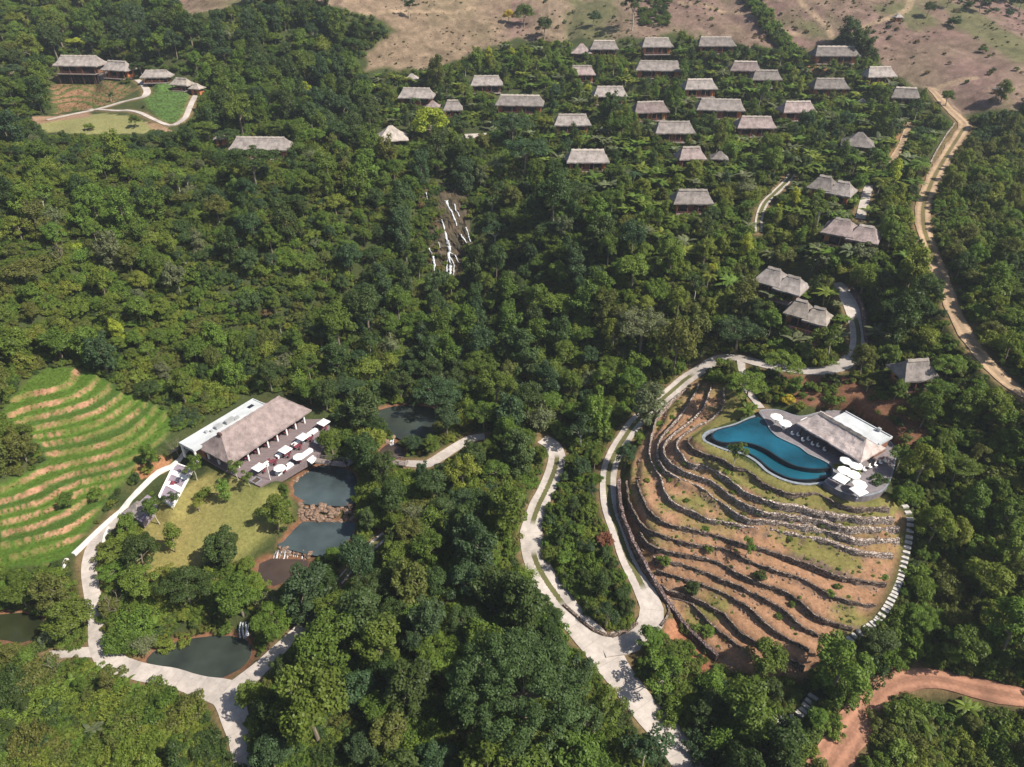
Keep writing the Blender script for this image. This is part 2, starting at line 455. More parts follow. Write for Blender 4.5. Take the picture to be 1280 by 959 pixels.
def road_mat(name, col, grass=(0.10, 0.10, 0.04)):
    """UV.x = metres across from the middle, UV.y = metres along, attribute strip = grass strip between wheel tracks"""
    m, nt, b = new_mat(name)
    uv = nd(nt, 'ShaderNodeUVMap'); uv.uv_map = "UVMap"
    sx = nd(nt, 'ShaderNodeSeparateXYZ'); nt.links.new(uv.outputs[0], sx.inputs[0])
    n = nd(nt, 'ShaderNodeTexNoise'); n.inputs['Scale'].default_value = 0.6; n.inputs['Detail'].default_value = 6; n.inputs['Roughness'].default_value = .7
    nt.links.new(uv.outputs[0], n.inputs['Vector'])
    r = nd(nt, 'ShaderNodeValToRGB'); r.color_ramp.elements[0].position = .3; r.color_ramp.elements[1].position = .72
    r.color_ramp.elements[0].color = (*[c * .72 for c in col], 1); r.color_ramp.elements[1].color = (*[min(.8, c * 1.18) for c in col], 1)
    nt.links.new(n.outputs[0], r.inputs[0])
    # slab joints every 4 m (concrete only)
    md = nd(nt, 'ShaderNodeMath', operation='PINGPONG'); md.inputs[1].default_value = 2.0
    nt.links.new(sx.outputs[1], md.inputs[0])
    jt = nd(nt, 'ShaderNodeMath', operation='LESS_THAN'); jt.inputs[1].default_value = 0.05
    nt.links.new(md.outputs[0], jt.inputs[0])
    jm = nd(nt, 'ShaderNodeMath', operation='MULTIPLY'); jm.inputs[1].default_value = 0.35 if 'concrete' in name else 0.0
    nt.links.new(jt.outputs[0], jm.inputs[0])
    mj = nd(nt, 'ShaderNodeMix', data_type='RGBA'); nt.links.new(jm.outputs[0], mj.inputs[0])
    nt.links.new(r.outputs[0], mj.inputs[6]); mj.inputs[7].default_value = (*[c * .4 for c in col], 1)
    # grass strip
    ab = nd(nt, 'ShaderNodeMath', operation='ABSOLUTE'); nt.links.new(sx.outputs[0], ab.inputs[0])
    n2 = nd(nt, 'ShaderNodeTexNoise'); n2.inputs['Scale'].default_value = 2.2; n2.inputs['Detail'].default_value = 3
    nt.links.new(uv.outputs[0], n2.inputs['Vector'])
    ad = nd(nt, 'ShaderNodeMath', operation='MULTIPLY_ADD'); ad.inputs[1].default_value = 0.5
    nt.links.new(n2.outputs[0], ad.inputs[0]); nt.links.new(ab.outputs[0], ad.inputs[2])
    lt = nd(nt, 'ShaderNodeMath', operation='LESS_THAN'); lt.inputs[1].default_value = 0.72
    nt.links.new(ad.outputs[0], lt.inputs[0])
    at = nd(nt, 'ShaderNodeAttribute'); at.attribute_name = 'strip'
    mm = nd(nt, 'ShaderNodeMath', operation='MULTIPLY'); nt.links.new(lt.outputs[0], mm.inputs[0]); nt.links.new(at.outputs['Fac'], mm.inputs[1])
    mg = nd(nt, 'ShaderNodeMix', data_type='RGBA'); nt.links.new(mm.outputs[0], mg.inputs[0])
    nt.links.new(mj.outputs[2], mg.inputs[6]); mg.inputs[7].default_value = (*grass, 1)
    n4 = nd(nt, 'ShaderNodeTexNoise'); n4.inputs['Scale'].default_value = .13; n4.inputs['Detail'].default_value = 4
    nt.links.new(uv.outputs[0], n4.inputs['Vector'])
    m4 = nd(nt, 'ShaderNodeMapRange'); m4.inputs[1].default_value = .35; m4.inputs[2].default_value = .65; m4.inputs[3].default_value = .78; m4.inputs[4].default_value = 1.1
    nt.links.new(n4.outputs[0], m4.inputs[0])
    src = m4.outputs[0]
    if 'concrete' not in name:   # wheel ruts, slightly wandering
        rt = nd(nt, 'ShaderNodeMath', operation='MULTIPLY_ADD'); rt.inputs[1].default_value = 1.1
        nt.links.new(n2.outputs[0], rt.inputs[0]); nt.links.new(ab.outputs[0], rt.inputs[2])
        pp = nd(nt, 'ShaderNodeMath', operation='PINGPONG'); pp.inputs[1].default_value = .75
        nt.links.new(rt.outputs[0], pp.inputs[0])
        m5 = nd(nt, 'ShaderNodeMapRange'); m5.inputs[1].default_value = .1; m5.inputs[2].default_value = .7; m5.inputs[3].default_value = 1.1; m5.inputs[4].default_value = .72
        nt.links.new(pp.outputs[0], m5.inputs[0])
        mu = nd(nt, 'ShaderNodeMath', operation='MULTIPLY'); nt.links.new(src, mu.inputs[0]); nt.links.new(m5.outputs[0], mu.inputs[1]); src = mu.outputs[0]
    vs = nd(nt, 'ShaderNodeVectorMath', operation='SCALE'); nt.links.new(mg.outputs[2], vs.inputs[0]); nt.links.new(src, vs.inputs['Scale'])
    nt.links.new(vs.outputs[0], b.inputs['Base Color'])
    b.inputs['Roughness'].default_value = 0.9; b.inputs['Specular IOR Level'].default_value = 0.2
    bp = nd(nt, 'ShaderNodeBump'); bp.inputs['Strength'].default_value = 0.4; bp.inputs['Distance'].default_value = 0.05
    nt.links.new(n.outputs[0], bp.inputs['Height']); nt.links.new(bp.outputs[0], b.inputs['Normal'])
    return m
M['road'] = road_mat('pale_concrete_road', (0.43, 0.385, 0.355))
M['track'] = road_mat('dirt_track', (0.36, 0.255, 0.165), (0.17, 0.14, 0.06))
M['red_dirt'] = road_mat('red_dirt', (0.40, 0.205, 0.135), (0.30, 0.15, 0.09))

# ------------------------------------------------------------------ features that shape the ground
ROADS = [  # name, material, points (u, v, width), list of (v0, v1) stretches with a grass strip, side (kerb) height
 ('concrete_road', 'road', [(872,975,4.6),(840,925,4.6),(805,885,4.6),(775,845,4.8),(752,812,5.6),(735,793,5.4),(718,775,4.8),(700,750,4.6),(680,722,4.4),(668,695,4.2),(664,665,3.9),(672,635,3.6),(685,608,3.5),(694,585,3.5),(696,568,3.5),(690,556,3.4),(678,548,3.4)], [(572,655),(690,755)]),
 ('concrete_drive', 'road', [(752,808,4.0),(775,802,4.2),(795,797,4.2),(806,790,4.2),(814,776,4.2),(815,760,4.0),(806,740,3.8),(797,720,3.5),(785,695,3.4),(773,665,3.3),(764,635,3.2),(760,610,3.2),(762,585,3.2),(770,565,3.2),(780,548,3.2),(795,528,3.2),(815,510,3.2),(835,493,3.2),(855,478,3.2),(875,462,3.2),(895,449,3.2),(915,446,3.2),(935,450,3.2),(960,457,3.2),(990,462,3.2),(1020,464,3.2),(1045,460,3.2),(1062,450,3.2),(1072,435,3.2),(1073,415,3.4),(1068,395,3.4),(1060,375,3.4),(1052,360,3.2),(1046,350,3.0)], [(470,735),(400,445)]),
 ('valley_road', 'road', [(313,975,3.3),(303,930,3.3),(293,895,3.7),(283,868,4.4),(250,858,3.6),(215,848,3.2),(170,838,3.0),(138,826,3.4),(124,805,3.0),(121,780,2.6),(119,760,2.5),(114,735,2.5),(111,710,2.5),(115,688,2.5),(125,670,2.7),(140,652,2.6),(152,640,2.4)], []),
 ('pond_road', 'road', [(284,870,4.0),(302,855,3.4),(322,838,2.9),(345,816,2.6),(365,796,2.3),(378,783,2.2)], []),
 ('stream_path', 'road', [(424,728,1.5),(436,714,1.5),(455,695,2.0),(470,678,2.0),(482,666,2.0)], [(600,760)]),
 ('pond_path', 'road', [(506,580,2.0),(520,580,2.2),(535,579,2.4),(552,570,2.4),(571,558,2.4),(590,548,2.2),(606,545,2.0)], []),
 ('bank_path', 'road', [(60,822,1.8),(85,818,1.8),(110,816,2.0),(130,815,2.0)], []),
 ('dirt_track', 'track', [(1160,108,1.6),(1172,120,2.6),(1186,136,3.0),(1198,147,3.6),(1206,156,3.8),(1200,168,3.6),(1186,190,3.5),(1170,217,3.5),(1159,242,3.5),(1154,262,3.5),(1155,285,3.5),(1163,310,3.4),(1172,335,3.4),(1182,362,3.3),(1192,388,3.2),(1205,412,3.2),(1224,442,3.1),(1246,466,3.1),(1270,486,3.0),(1310,510,3.0)], [(160,330)]),
 ('red_dirt_road', 'red_dirt', [(1015,985,4.4),(1042,948,4.4),(1066,910,4.4),(1090,876,4.5),(1112,857,4.5),(1140,849,4.1),(1175,850,3.7),(1220,860,3.6),(1260,868,3.4),(1320,878,3.4)], []),
 ('village_path', 'road', [(948,292,2.0),(949,272,2.0),(956,254,2.0),(970,240,2.0),(984,226,2.0),(990,217,2.0)], [(200,300)]),
 ('garden_path', 'road', [(1075,275,2.2),(1079,258,2.2),(1084,240,2.2),(1087,231,2.0)], []),
 ('hill_path', 'track', [(1108,206,1.8),(1118,196,1.8),(1126,182,1.8),(1133,165,1.8),(1137,152,1.6)], []),
 ('lodge_path', 'road', [(58,150,1.3),(90,143,1.4),(125,136,1.6),(150,128,2.0),(168,124,2.2),(180,121,2.4),(184,114,2.4),(179,106,2.2),(171,99,2.0)], []),
 ('plateau_path', 'road', [(112,137,1.6),(140,139,1.6),(168,139,1.8),(190,148,1.6),(212,158,1.8),(222,155,1.8),(232,146,1.8),(238,132,1.8),(246,116,1.8)], []),
 ('pool_path', 'road', [(926,452,1.8),(926,468,1.6),(931,484,1.5),(941,497,1.4),(952,510,1.4)], []),
]
ROAD_W = []
for name, mat, P, strips in ROADS:
    P = np.array(P, float)
    h = hit(P[:, 0], P[:, 1])
    path = catmull(np.column_stack([h, P[:, 2], P[:, 1]]), 1.2)
    z = path[:, 2]
    k = np.ones(9) / 9
    zs = np.convolve(np.r_[[z[0]] * 4, z, [z[-1]] * 4], k, 'valid')
    path[:, 2] = zs
    for _, _, q, _ in ROAD_W:      # meet earlier roads at their level
        dq, pq = seg_dist(path[:, 0], path[:, 1], q)
        wq = 1 - sstep(3.0, 12.0, dq)
        path[:, 2] = path[:, 2] * (1 - wq) + np.interp(pq, np.arange(len(q)), q[:, 2]) * wq
        path[:, 2] -= .07 * (1 - sstep(1.2, 2.4, dq))
    ROAD_W.append((name, mat, path, strips))

PONDS = [  # name, material, water level, outline in pixels, depth
 ('pond_water', 'pond', 6.2, [(365,606),(374,596),(388,586),(398,581),(415,581),(432,584),(445,592),(450,605),(445,622),(438,630),(405,630),(378,627),(366,620)]),
 ('lower_cascade_water', 'pond', 4.1, [(372,655),(380,650),(410,651),(440,650),(448,655),(444,668),(432,682),(410,693),(385,690),(362,684),(350,680),(360,668)]),
 ('stream_water', 'pond_brown', 3.0, [(322,704),(340,696),(362,697),(384,698),(390,706),(376,718),(356,730),(340,735),(326,726),(320,714)]),
 ('waterfall_pond_water', 'pond_dark', 0.45, [(178,826),(192,812),(215,802),(240,796),(265,793),(290,793),(308,797),(316,806),(316,822),(302,838),(280,849),(255,852),(228,848),(204,842),(186,835)]),
 ('roadside_pond_water', 'pond_green', 0.3, [(-30,772),(0,766),(30,764),(52,768),(62,782),(54,798),(25,806),(0,802),(-30,795)]),
 ('upper_pond_water', 'pond_dark', 7.6, [(455,522),(468,513),(490,507),(515,505),(540,508),(556,520),(556,538),(546,552),(525,555),(505,549),(488,541),(468,535),(456,529)]),
 ('stepped_pool_water', 'pond_brown', 6.9, [(480,556),(492,551),(505,556),(508,566),(502,574),(486,578),(474,576),(470,566)]),
]
POND_W = [(n, m, z, at_z(*np.array(p, float).T, z)[:, :2]) for n, m, z, p in PONDS]

# pool platform, traced at its own heights
Z_DECK, Z_UP, Z_LOW, Z_RIM = 20.2, 20.05, 19.2, 19.4
def wpoly(px, z): return at_z(*np.array(px, float).T, z)[:, :2]
POOL_RIM = wpoly([(949,517),(935,522),(919,529),(901,534),(885,538),(878,544),(879,551),(893,558),(910,564),(928,568),(944,577),(957,589),(973,598),(991,604),(1010,606.5),(1028,605),(1043,600),(1050,590),(1030,570),(985,545),(965,524)], Z_RIM)
POOL_UP = wpoly([(948,520),(935,524),(919,531),(902,535.5),(893,539),(889,545),(895,551),(908,554),(926,553),(944,556.5),(960,563.5),(973,572),(991,581.5),(1010,586),(1028,586.5),(1040,583),(1028,575),(1010,567),(1000,559),(985,552),(971,545),(962,536),(957,526)], Z_UP)
POOL_LOW = wpoly([(892,549),(890,553.5),(900,558),(915,562),(932,565.5),(946,573),(959,584),(972,592),(988,598.5),(1008,600.5),(1026,598.5),(1040,595),(1046,588),(1035,575),(990,550),(940,535)], Z_LOW)
DECK = wpoly([(949,513),(972,512),(1000,520),(1030,514),(1062,516),(1105,545),(1120,562),(1118,585),(1112,603),(1103,614),(1087,619.5),(1071,621),(1055,616.5),(1041,610),(1030,602),(1041,593),(1039,583),(1028,575.5),(1010,567.5),(1000,559.5),(985,552.5),(971,545.5),(962,536.5),(957,527)], Z_DECK)
Z_REST = 9.25
REST_DECK = wpoly([(247,566),(262,577),(282,589),(305,600),(325,608),(356,592),(388,573),(402,566),(412,535),(412,524),(382,524),(345,505),(313,501),(225,556)], Z_REST)

H = base_h(GX, GY)
GU, GV, GW = project(GX, GY, H)
wob_u = fbm(GX, GY, 9, 3, 1.0); wob_v = fbm(GX, GY, 9, 3, 2.0)
def zone(poly, soft=4.0, hold=0.0):
    """0..1 mask of an area outlined on the photograph, its edge broken up by noise"""
    return in_poly(GU + wob_u * soft, GV + wob_v * soft * .7, poly).astype(float)

def blur(a, n=1):
    for _ in range(n):
        a = (a + np.roll(a, 1, 0) + np.roll(a, -1, 0) + np.roll(a, 1, 1) + np.roll(a, -1, 1)) / 5
    return a

# gentle natural relief
H += 0.35 * fbm(GX, GY, 14, 3, 3.0)

# --- brown stone terraces
ZR_PX = [(868,477),(907,481),(909,500),(902,515),(882,533),(865,545),(864,552),(882,562),(917,580),(960,602),(1000,613),(1048,626),(1085,632),(1118,632),(1134,650),(1132,675),(1120,700),(1104,740),(1078,790),(1050,814),(1010,842),(960,846),(920,834),(897,826),(860,789),(832,754),(810,716),(797,690),(785,664),(776,634),(774,605),(790,585),(800,560),(815,530),(840,498)]
mR = blur(in_poly(GU, GV, ZR_PX).astype(float), 4)
zz = base_h(GX, GY) - 0.10 * STEP_R
k = np.floor((zz - TOP_R) / STEP_R)
fR = (zz - TOP_R) / STEP_R - k
T = TOP_R + k * STEP_R + STEP_R * sstep(.86, .99, fR) + 0.10 * fR + 0.05 * fbm(GX, GY, 2.0, 3, 5.0)
T = np.where(zz > TOP_R, np.minimum(zz, 19.35), T)
T = blur(T, 1)
H = H * (1 - mR) + T * mR
riserR = mR * sstep(.80, .9, fR)

# --- rice terraces
ZL_PX = [(30,478),(60,458),(97,460),(122,468),(150,488),(182,500),(210,514),(214,530),(203,550),(178,570),(162,590),(142,612),(120,640),(99,672),(90,692),(60,706),(20,708),(-60,716),(-90,640),(-60,612),(0,606),(45,586),(62,573),(50,557),(40,546),(20,533),(4,520),(12,500)]
mL = blur(in_poly(GU, GV, ZL_PX).astype(float), 4)
zl = base_h(GX, GY) - 0.26 * STEP_L + 0.12 * fbm(GX, GY, 3.0, 2, 8.0)
kL = np.floor((zl - TOP_L) / STEP_L)
fL = (zl - TOP_L) / STEP_L - kL
TL = TOP_L + kL * STEP_L + STEP_L * sstep(.78, .97, fL) + 0.3
TL = np.where(kL >= 0, np.minimum(zl + .3, TOP_L + .5 + (zl - TOP_L) * .3), TL)
H = H * (1 - mL) + TL * mL
bankL = mL * sstep(.80, .82, fL) * (1 - sstep(.96, .98, fL)) * (kL < 0)

# --- small banks in front of the lodge
ZG_PX = [(66,98),(125,97),(172,112),(140,131),(110,136),(66,143)]
ZF_PX = [(190,99),(236,107),(241,128),(226,152),(206,155),(186,136),(178,118)]
mG = blur(np.maximum(in_poly(GU, GV, ZG_PX), in_poly(GU, GV, ZF_PX)).astype(float), 2)
zg = base_h(GX, GY); kg = np.floor(zg / .75); fg = zg / .75 - kg
H = H * (1 - mG) + (kg * .75 + .75 * sstep(.55, 1, fg)) * mG

# --- pads under buildings are added here by the building list
PADS = []      # (x, y, z, radius)
# ------------------------------------------------------------------ list of small thatched houses (pixel of the roof middle, roof width in pixels, turn, kind)
# kinds: v = villa with terrace, p = square pyramid-roofed hut, d = long double villa, s = shed
HOUSES = [
 (727,60,26,0.05,'p','small square thatched hut joined to the highest twin villa'),
 (755,58,35,0.0,'v','thatched villa sharing its wall with a square hut at the top of the village'),
 (820,55,39,0.0,'v','thatched villa with a slim tree before its roof, below the dark crop patch'),
 (823,83,56,-0.02,'d','long thatched villa with red gable end, in the second row from the bare hill'),
 (727,89,33,0.03,'v','half hidden thatched villa with overgrown front under the twin villas'),
 (608,102,40,-0.02,'v','thatched villa standing alone nearest the tan bare slope'),
 (650,126,59,-0.03,'d','long double thatched villa with orange wall ends left of village centre'),
 (762,116,42,0.0,'v','thatched villa with dark overgrown front between two taller dark trees'),
 (812,135,44,0.03,'v','thatched villa with yellow lit right wall in mid village'),
 (715,151,45,0.06,'v','thatched villa with bright orange right end above the dark gorge trees'),
 (842,160,49,-0.03,'v','thatched villa below the yellow walled one, bananas along its front'),
 (521,117,43,0.05,'v','thatched villa half buried in bushes on the western edge of the village'),
 (541,132,18,0.0,'p','tiny thatched hut beside a small dark fronted villa in the west'),
 (566,133,24,0.0,'v','small dark fronted thatched villa west of the long double villa'),
 (489,166,39,0.3,'p','pale square thatched pavilion with pyramid roof above the waterfall'),
 (734,196,52,0.0,'v','thatched villa with full front and red posts lowest above the gorge'),
 (863,192,34,0.0,'v','thatched villa with a small annex roof at its right side'),
 (899,196,22,-0.1,'p','small annex roof right beside a thatched villa in the lower village'),
 (865,246,49,-0.04,'v','thatched villa in the shade of trees left of the two track lane'),
 (596,165,28,0.1,'s','low brown walled shed among bushes right of the pale pavilion'),
 (515,97,16,0.0,'p','tiny thatched roof peeping out of the thicket under the tan slope'),
 (894,53,47,-0.03,'v','thatched villa highest in the village, next to the tree hedge on the hill'),
 (931,84,37,-0.03,'v','thatched villa just under the hedge, left of its lower neighbour'),
 (957,95,37,-0.03,'v','thatched villa with red side wall in front of a yellow bush patch'),
 (874,106,41,0.0,'v','thatched villa right of the long red gabled one, one row lower'),
 (900,132,58,-0.05,'d','long double thatched villa in the middle of the eastern rows'),
 (1036,106,44,-0.02,'v','thatched villa with clear dark front below the big roofed house'),
 (996,135,42,-0.02,'v','thatched villa with brown front beside a slope of orange earth'),
 (944,154,47,0.0,'v','thatched villa without visible front, lowest of the eastern rows'),
 (1043,66,55,-0.05,'d','large thatched house with orange gable below two tall dark trees'),
 (1098,92,38,0.0,'v','thatched villa mostly hidden behind a dark tree near the bare hill'),
 (1078,124,12,-0.5,'p','corner of a grey roof showing in the trees by the eastern houses'),
 (1131,117,35,-0.25,'v','thatched villa with orange side wall at the start of the dirt track'),
 (1074,173,38,-0.3,'p','grey pyramid roofed house sunk in trees above the garden path'),
 (1041,233,52,-0.62,'t','two part hipped thatched house with bananas at its foot, upper of the turned pair'),
 (1066,287,65,-0.62,'t','two part hipped thatched house with orange front wall, lower of the turned pair'),
 (978,350,60,-0.6,'t','two part thatched house turned to the valley left of the curved lane'),
 (1011,390,52,-0.6,'t','pale thatched house behind a round tree beside the curved lane'),
 (1143,461,47,0.02,'v','lone grey thatched house with brown wall above the pool hillside'),
 (101,79,55,-0.02,'L','long two storey lodge with thatched roof and dark lower terrace'),
 (148,84,36,-0.3,'v','orange walled thatched lodge wing right of the two storey lodge'),
 (196,93,36,0.0,'w','low thatched house at the top of the small green field'),
 (227,102,26,-0.25,'w','small pale thatched house right of the green field'),
 (246,109,16,-0.3,'p','tiny pale hut at the end of the plateau path'),
 (327,180,72,0.06,'v','long grey thatched roof showing through dark trees below the plateau'),
 (275,170,16,0.2,'p','tiny grey roof left of the long roof in dark trees'),
 (302,127,14,0.1,'p','tiny whitish roof lost in the forest behind the plateau'),
 (1123,19,11,0.2,'p','tiny dark hut on the bare hill ridge by the footpath'),
 (1250,107,11,0.2,'p','tiny white hut on the stony brown field at the right'),
 (170,634,26,-0.5,'p','grey thatched hut under trees where the valley road ends'),
]
HINFO = []
for (u, v, wpx, rz, kind, label) in HOUSES:
    # first guess of the ground below, then the size in metres from the distance
    low = 0.16 if kind != 't' else 0.2
    h0 = hit(u, v + wpx * low + 3)[0]
    dist = math.sqrt(h0[0] ** 2 + h0[1] ** 2 + (CAM_Z - h0[2]) ** 2)
    Lr = wpx * (h0[1] * CP + (CAM_Z - h0[2]) * SP) / FPX
    if kind == 't': Lr *= 1.02
    z = h0[2]
    roof_mid = 4.3 if Lr > 6 else 2.6
    if kind == 'L': roof_mid = 6.9
    if kind == 'w': roof_mid = 2.9
    # move so that the roof middle falls on its pixel
    d = ray(u, v); hz = np.hypot(d[0], d[1])
    best = None
    for t in np.linspace(0.7, 1.35, 260):
        tt = t * dist
        p = d * tt
        e = (CAM_Z + p[2]) - (base_h(p[0], p[1]) + roof_mid)
        if best is None or abs(e) < best[0]:
            best = (abs(e), p[0], p[1])
        if e < 0:
            best = (0, p[0], p[1]); break
    x, y = float(best[1]), float(best[2])
    z = float(base_h(x, y))
    HINFO.append((x, y, z, Lr, rz, kind, label))
    PADS.append((x, y, z, max(2.5, Lr * 0.55)))

for (x, y, z, r) in PADS:
    d = np.hypot(GX - x, GY - y)
    w = 1 - sstep(r, r * 1.7, d)
    H = H * (1 - w) + z * w

bare_px = [(224,-80),(222,12),(255,20),(300,6),(345,-4),(385,0),(430,10),(480,30),(492,42),(462,62),(452,86),(500,88),(560,80),(602,62),(640,50),(690,54),(760,50),(800,46),(880,46),(930,56),(1000,62),(1030,55),(1045,42),(1080,38),(1098,66),(1104,86),(1140,108),(1170,122),(1190,146),(1215,146),(1245,140),(1290,134),(1500,134),(1500,-120),(224,-120)]
mBe = blur(in_poly(GU, GV, bare_px).astype(float), 10)
for (x, y, z, r) in PADS: mBe *= sstep(r, r * 2.5, np.hypot(GX - x, GY - y))
H += mBe * (2.4 * (np.abs(fbm(GX + GY * .4, GY * .55, 34, 3, 71.)) - .25) + .7 * fbm(GX, GY, 9, 3, 72.) - 1.6 * np.clip(.16 - np.abs(fbm(GX, GY * .5, 60, 2, 73.)), 0, 1) * 6)

# --- roads cut into the slope
RDIST = np.full(H.shape, 99.0)
for name, mat, path, strips in ROAD_W:
    x0, x1, y0, y1 = path[:, 0].min() - 8, path[:, 0].max() + 8, path[:, 1].min() - 8, path[:, 1].max() + 8
    i0, i1 = np.searchsorted(XS, [x0, x1]); j0, j1 = np.searchsorted(YS, [y0, y1])
    sl = (slice(j0, j1), slice(i0, i1))
    d, par = seg_dist(GX[sl], GY[sl], path[::2])
    par = np.clip(par * 2, 0, len(path) - 1)
    zr = np.interp(par, np.arange(len(path)), path[:, 2]); hw = np.interp(par, np.arange(len(path)), path[:, 3]) / 2
    w = (1 - sstep(hw + .5, hw + 3.0, d)) * sstep(-.3, 2.0, RDIST[sl])
    H[sl] = H[sl] * (1 - w) + (zr - .10) * w
    RDIST[sl] = np.minimum(RDIST[sl], d - hw)

# --- platforms
def poly_band(poly, pad=14):
    x0, y0 = poly.min(0) - pad; x1, y1 = poly.max(0) + pad
    i0, i1 = np.searchsorted(XS, [x0, x1]); j0, j1 = np.searchsorted(YS, [y0, y1])
    sl = (slice(j0, j1), slice(i0, i1))
    d, _ = seg_dist(GX[sl], GY[sl], poly, True)
    ins = in_poly(GX[sl], GY[sl], poly)
    return sl, np.where(ins, -d, d)
def flatten(poly, z, soft):
    sl, d = poly_band(poly)
    w = 1 - sstep(0.0, soft, d)
    H[sl] = H[sl] * (1 - w) + z * w
flatten(REST_DECK, Z_REST - .35, 3.0)
flatten(DECK, Z_DECK - 1.3, 1.2)
PAVE_Q = np.array([at_z(float(u), float(v), 7.4)[:2] for u, v in ((199, 622), (216, 634), (241, 588), (219, 580))])
flatten(PAVE_Q, 7.25, 3.5)
sl, d = poly_band(POOL_RIM)
w = 1 - sstep(-.6, 0.1, d)
H[sl] = H[sl] * (1 - w) + 17.6 * w
SHORE = np.full(H.shape, 99.0)
for n, m, z, poly in POND_W:
    sl, d = poly_band(poly)
    near = 1 - sstep(0.3, 3.5, d)
    bank = np.where(d > 0, z + .12 + .25 * np.minimum(d, 4), H[sl])
    Hs = H[sl] * (1 - near) + bank * near
    depth = z + .10 - 1.3 * sstep(0.0, 2.2, -d)
    H[sl] = np.where(d <= 0, depth, Hs)
    SHORE[sl] = np.minimum(SHORE[sl], d)

def ground(x, y):
    return bilin(XS, YS, H, np.asarray(x, float), np.asarray(y, float))

# ------------------------------------------------------------------ colours the ground itself has
GU, GV, GW = project(GX, GY, H)
col = np.zeros(H.shape + (3,))
n1 = fbm(GX, GY, 12, 4, 11.0)[..., None]; n2 = fbm(GX, GY, 3.0, 3, 12.0)[..., None]; n3 = fbm(GX, GY, 1.2, 2, 13.0)[..., None]
def c3(*c): return np.array(c)
col[:] = c3(.040, .052, .018) + n1 * c3(.012, .014, .005) + np.maximum(n2, 0) * c3(.03, .015, .008)
def paint(mask, c):
    global col
    col = col * (1 - mask[..., None]) + c * mask[..., None]
mB = blur(zone(bare_px, 14), 1)
bare = c3(.215, .160, .112) + n1 * c3(.05, .035, .03) + n2 * c3(.05, .04, .03)
pink = np.clip(fbm(GX, GY, 45, 3, 21.0) * 2.2 + .15 + (GU > 640) * .25, 0, 1)[..., None]
bare = bare * (1 - pink) + (c3(.205, .132, .112) + n2 * c3(.05, .03, .03)) * pink
grn = np.clip(fbm(GX, GY * .6, 22, 4, 25.0) * 3.2 - .3, 0, .85)[..., None]
bare = bare * (1 - grn) + c3(.120, .125, .055) * grn
tan_w = (in_poly(GU, GV, [(380,-60),(640,-60),(640,30),(600,60),(545,84),(450,86),(440,20)]) * .8)[..., None]
bare = bare * (1 - tan_w) + (c3(.245, .180, .122) + n2 * c3(.05, .035, .025)) * tan_w
# worn footpaths on the bare hill
for pl in ([(1066,44),(1085,30),(1110,22),(1135,10),(1140,-20)], [(1040,46),(1036,30),(1015,14),(1000,0)], [(1165,112),(1180,102),(1200,98),(1220,95)], [(850,2),(900,8),(935,16),(960,30),(1010,46)], [(440,22),(500,14),(560,18),(600,10)]):
    w_ = hit(*np.array(pl, float).T)
    d, _ = seg_dist(GX, GY, catmull(w_[:, :2], 3.0)[::2])
    m_ = (1 - sstep(.8, 1.8, d))[..., None] * .75
    bare = bare * (1 - m_) + c3(.36, .265, .175) * m_
rows = np.clip(np.sin((GY * 1.0 + fbm(GX, GY, 20, 2, 31.) * 10) * 1.35), 0, 1)[..., None] * tan_w * .25
bare = bare * (1 - rows * .5)
bare = bare * (.72 + .24 * n3 + .16 * n2 + .10 * n1)
paint(mB, bare)
# hedges and dark patches on the hill
lawn = c3(.185, .170, .058) + n1 * c3(.06, .03, .015) + n2 * c3(.03, .02, .01)
paint(blur(zone([(150,636),(215,628),(236,604),(262,590),(300,598),(330,612),(356,606),(364,628),(347,660),(322,682),(300,702),(262,704),(222,722),(182,745),(155,740),(136,712),(136,672)], 3), 2), lawn)
paint(blur(zone([(150,745),(185,745),(200,775),(170,800),(150,790)], 3), 2), lawn * .9)
paint(zone([(955,468),(1000,466),(1060,470),(1100,488),(1140,500),(1165,540),(1155,590),(1122,560),(1062,512),(1020,508),(985,500)], 6), c3(.15, .075, .045) + n2 * c3(.05, .03, .02))
paint(zone([(826,778),(850,772),(878,806),(900,850),(872,868),(850,846),(834,812)], 6), c3(.24, .105, .06) + n2 * c3(.07, .05, .03))
paint(zone([(1000,455),(1040,445),(1056,400),(1030,410),(1000,420)], 8), c3(.17, .08, .045) + n2 * c3(.05, .03, .02))
for px in ([(1108,205),(1125,190),(1130,170),(1120,165),(1110,180)], [(955,130),(975,130),(975,145),(955,145)], [(1005,80),(1030,78),(1028,92),(1010,92)], [(1170,640),(1200,640),(1230,690),(1190,690)], [(1100,800),(1125,800),(1130,830),(1105,835)], [(160,560),(215,575),(205,592),(170,600)]):
    paint(zone(px, 6), c3(.24, .12, .06) + n2 * c3(.05, .03, .02))
# brown terraces
earth = c3(.290, .165, .098) + n1 * c3(.05, .03, .02) + n3 * c3(.07, .04, .03)
gr_t = np.clip(fbm(GX, GY, 7, 4, 41.0) * 2.6 - .25 + .9 * (zz > 17.9) + .35 * (zz > 16.6) - .3 * (zz < 7), 0, .9)[..., None]
earth = earth * (1 - gr_t) + (c3(.150, .145, .045) + n3 * c3(.03, .03, .01)) * gr_t
earth = earth * (1 - riserR[..., None]) + (c3(.17, .12, .09) + n3 * c3(.07, .06, .05)) * riserR[..., None]
paint(np.clip(mR * 1.3, 0, 1), earth)
paint(zone([(862,546),(882,532),(905,512),(908,482),(930,490),(950,512),(900,532),(878,540),(878,552),(915,566),(950,588),(985,604),(1030,606),(1060,620),(1120,618),(1125,634),(1040,630),(985,618),(915,582)], 2), c3(.165, .150, .05) + n2 * c3(.04, .02, .01))
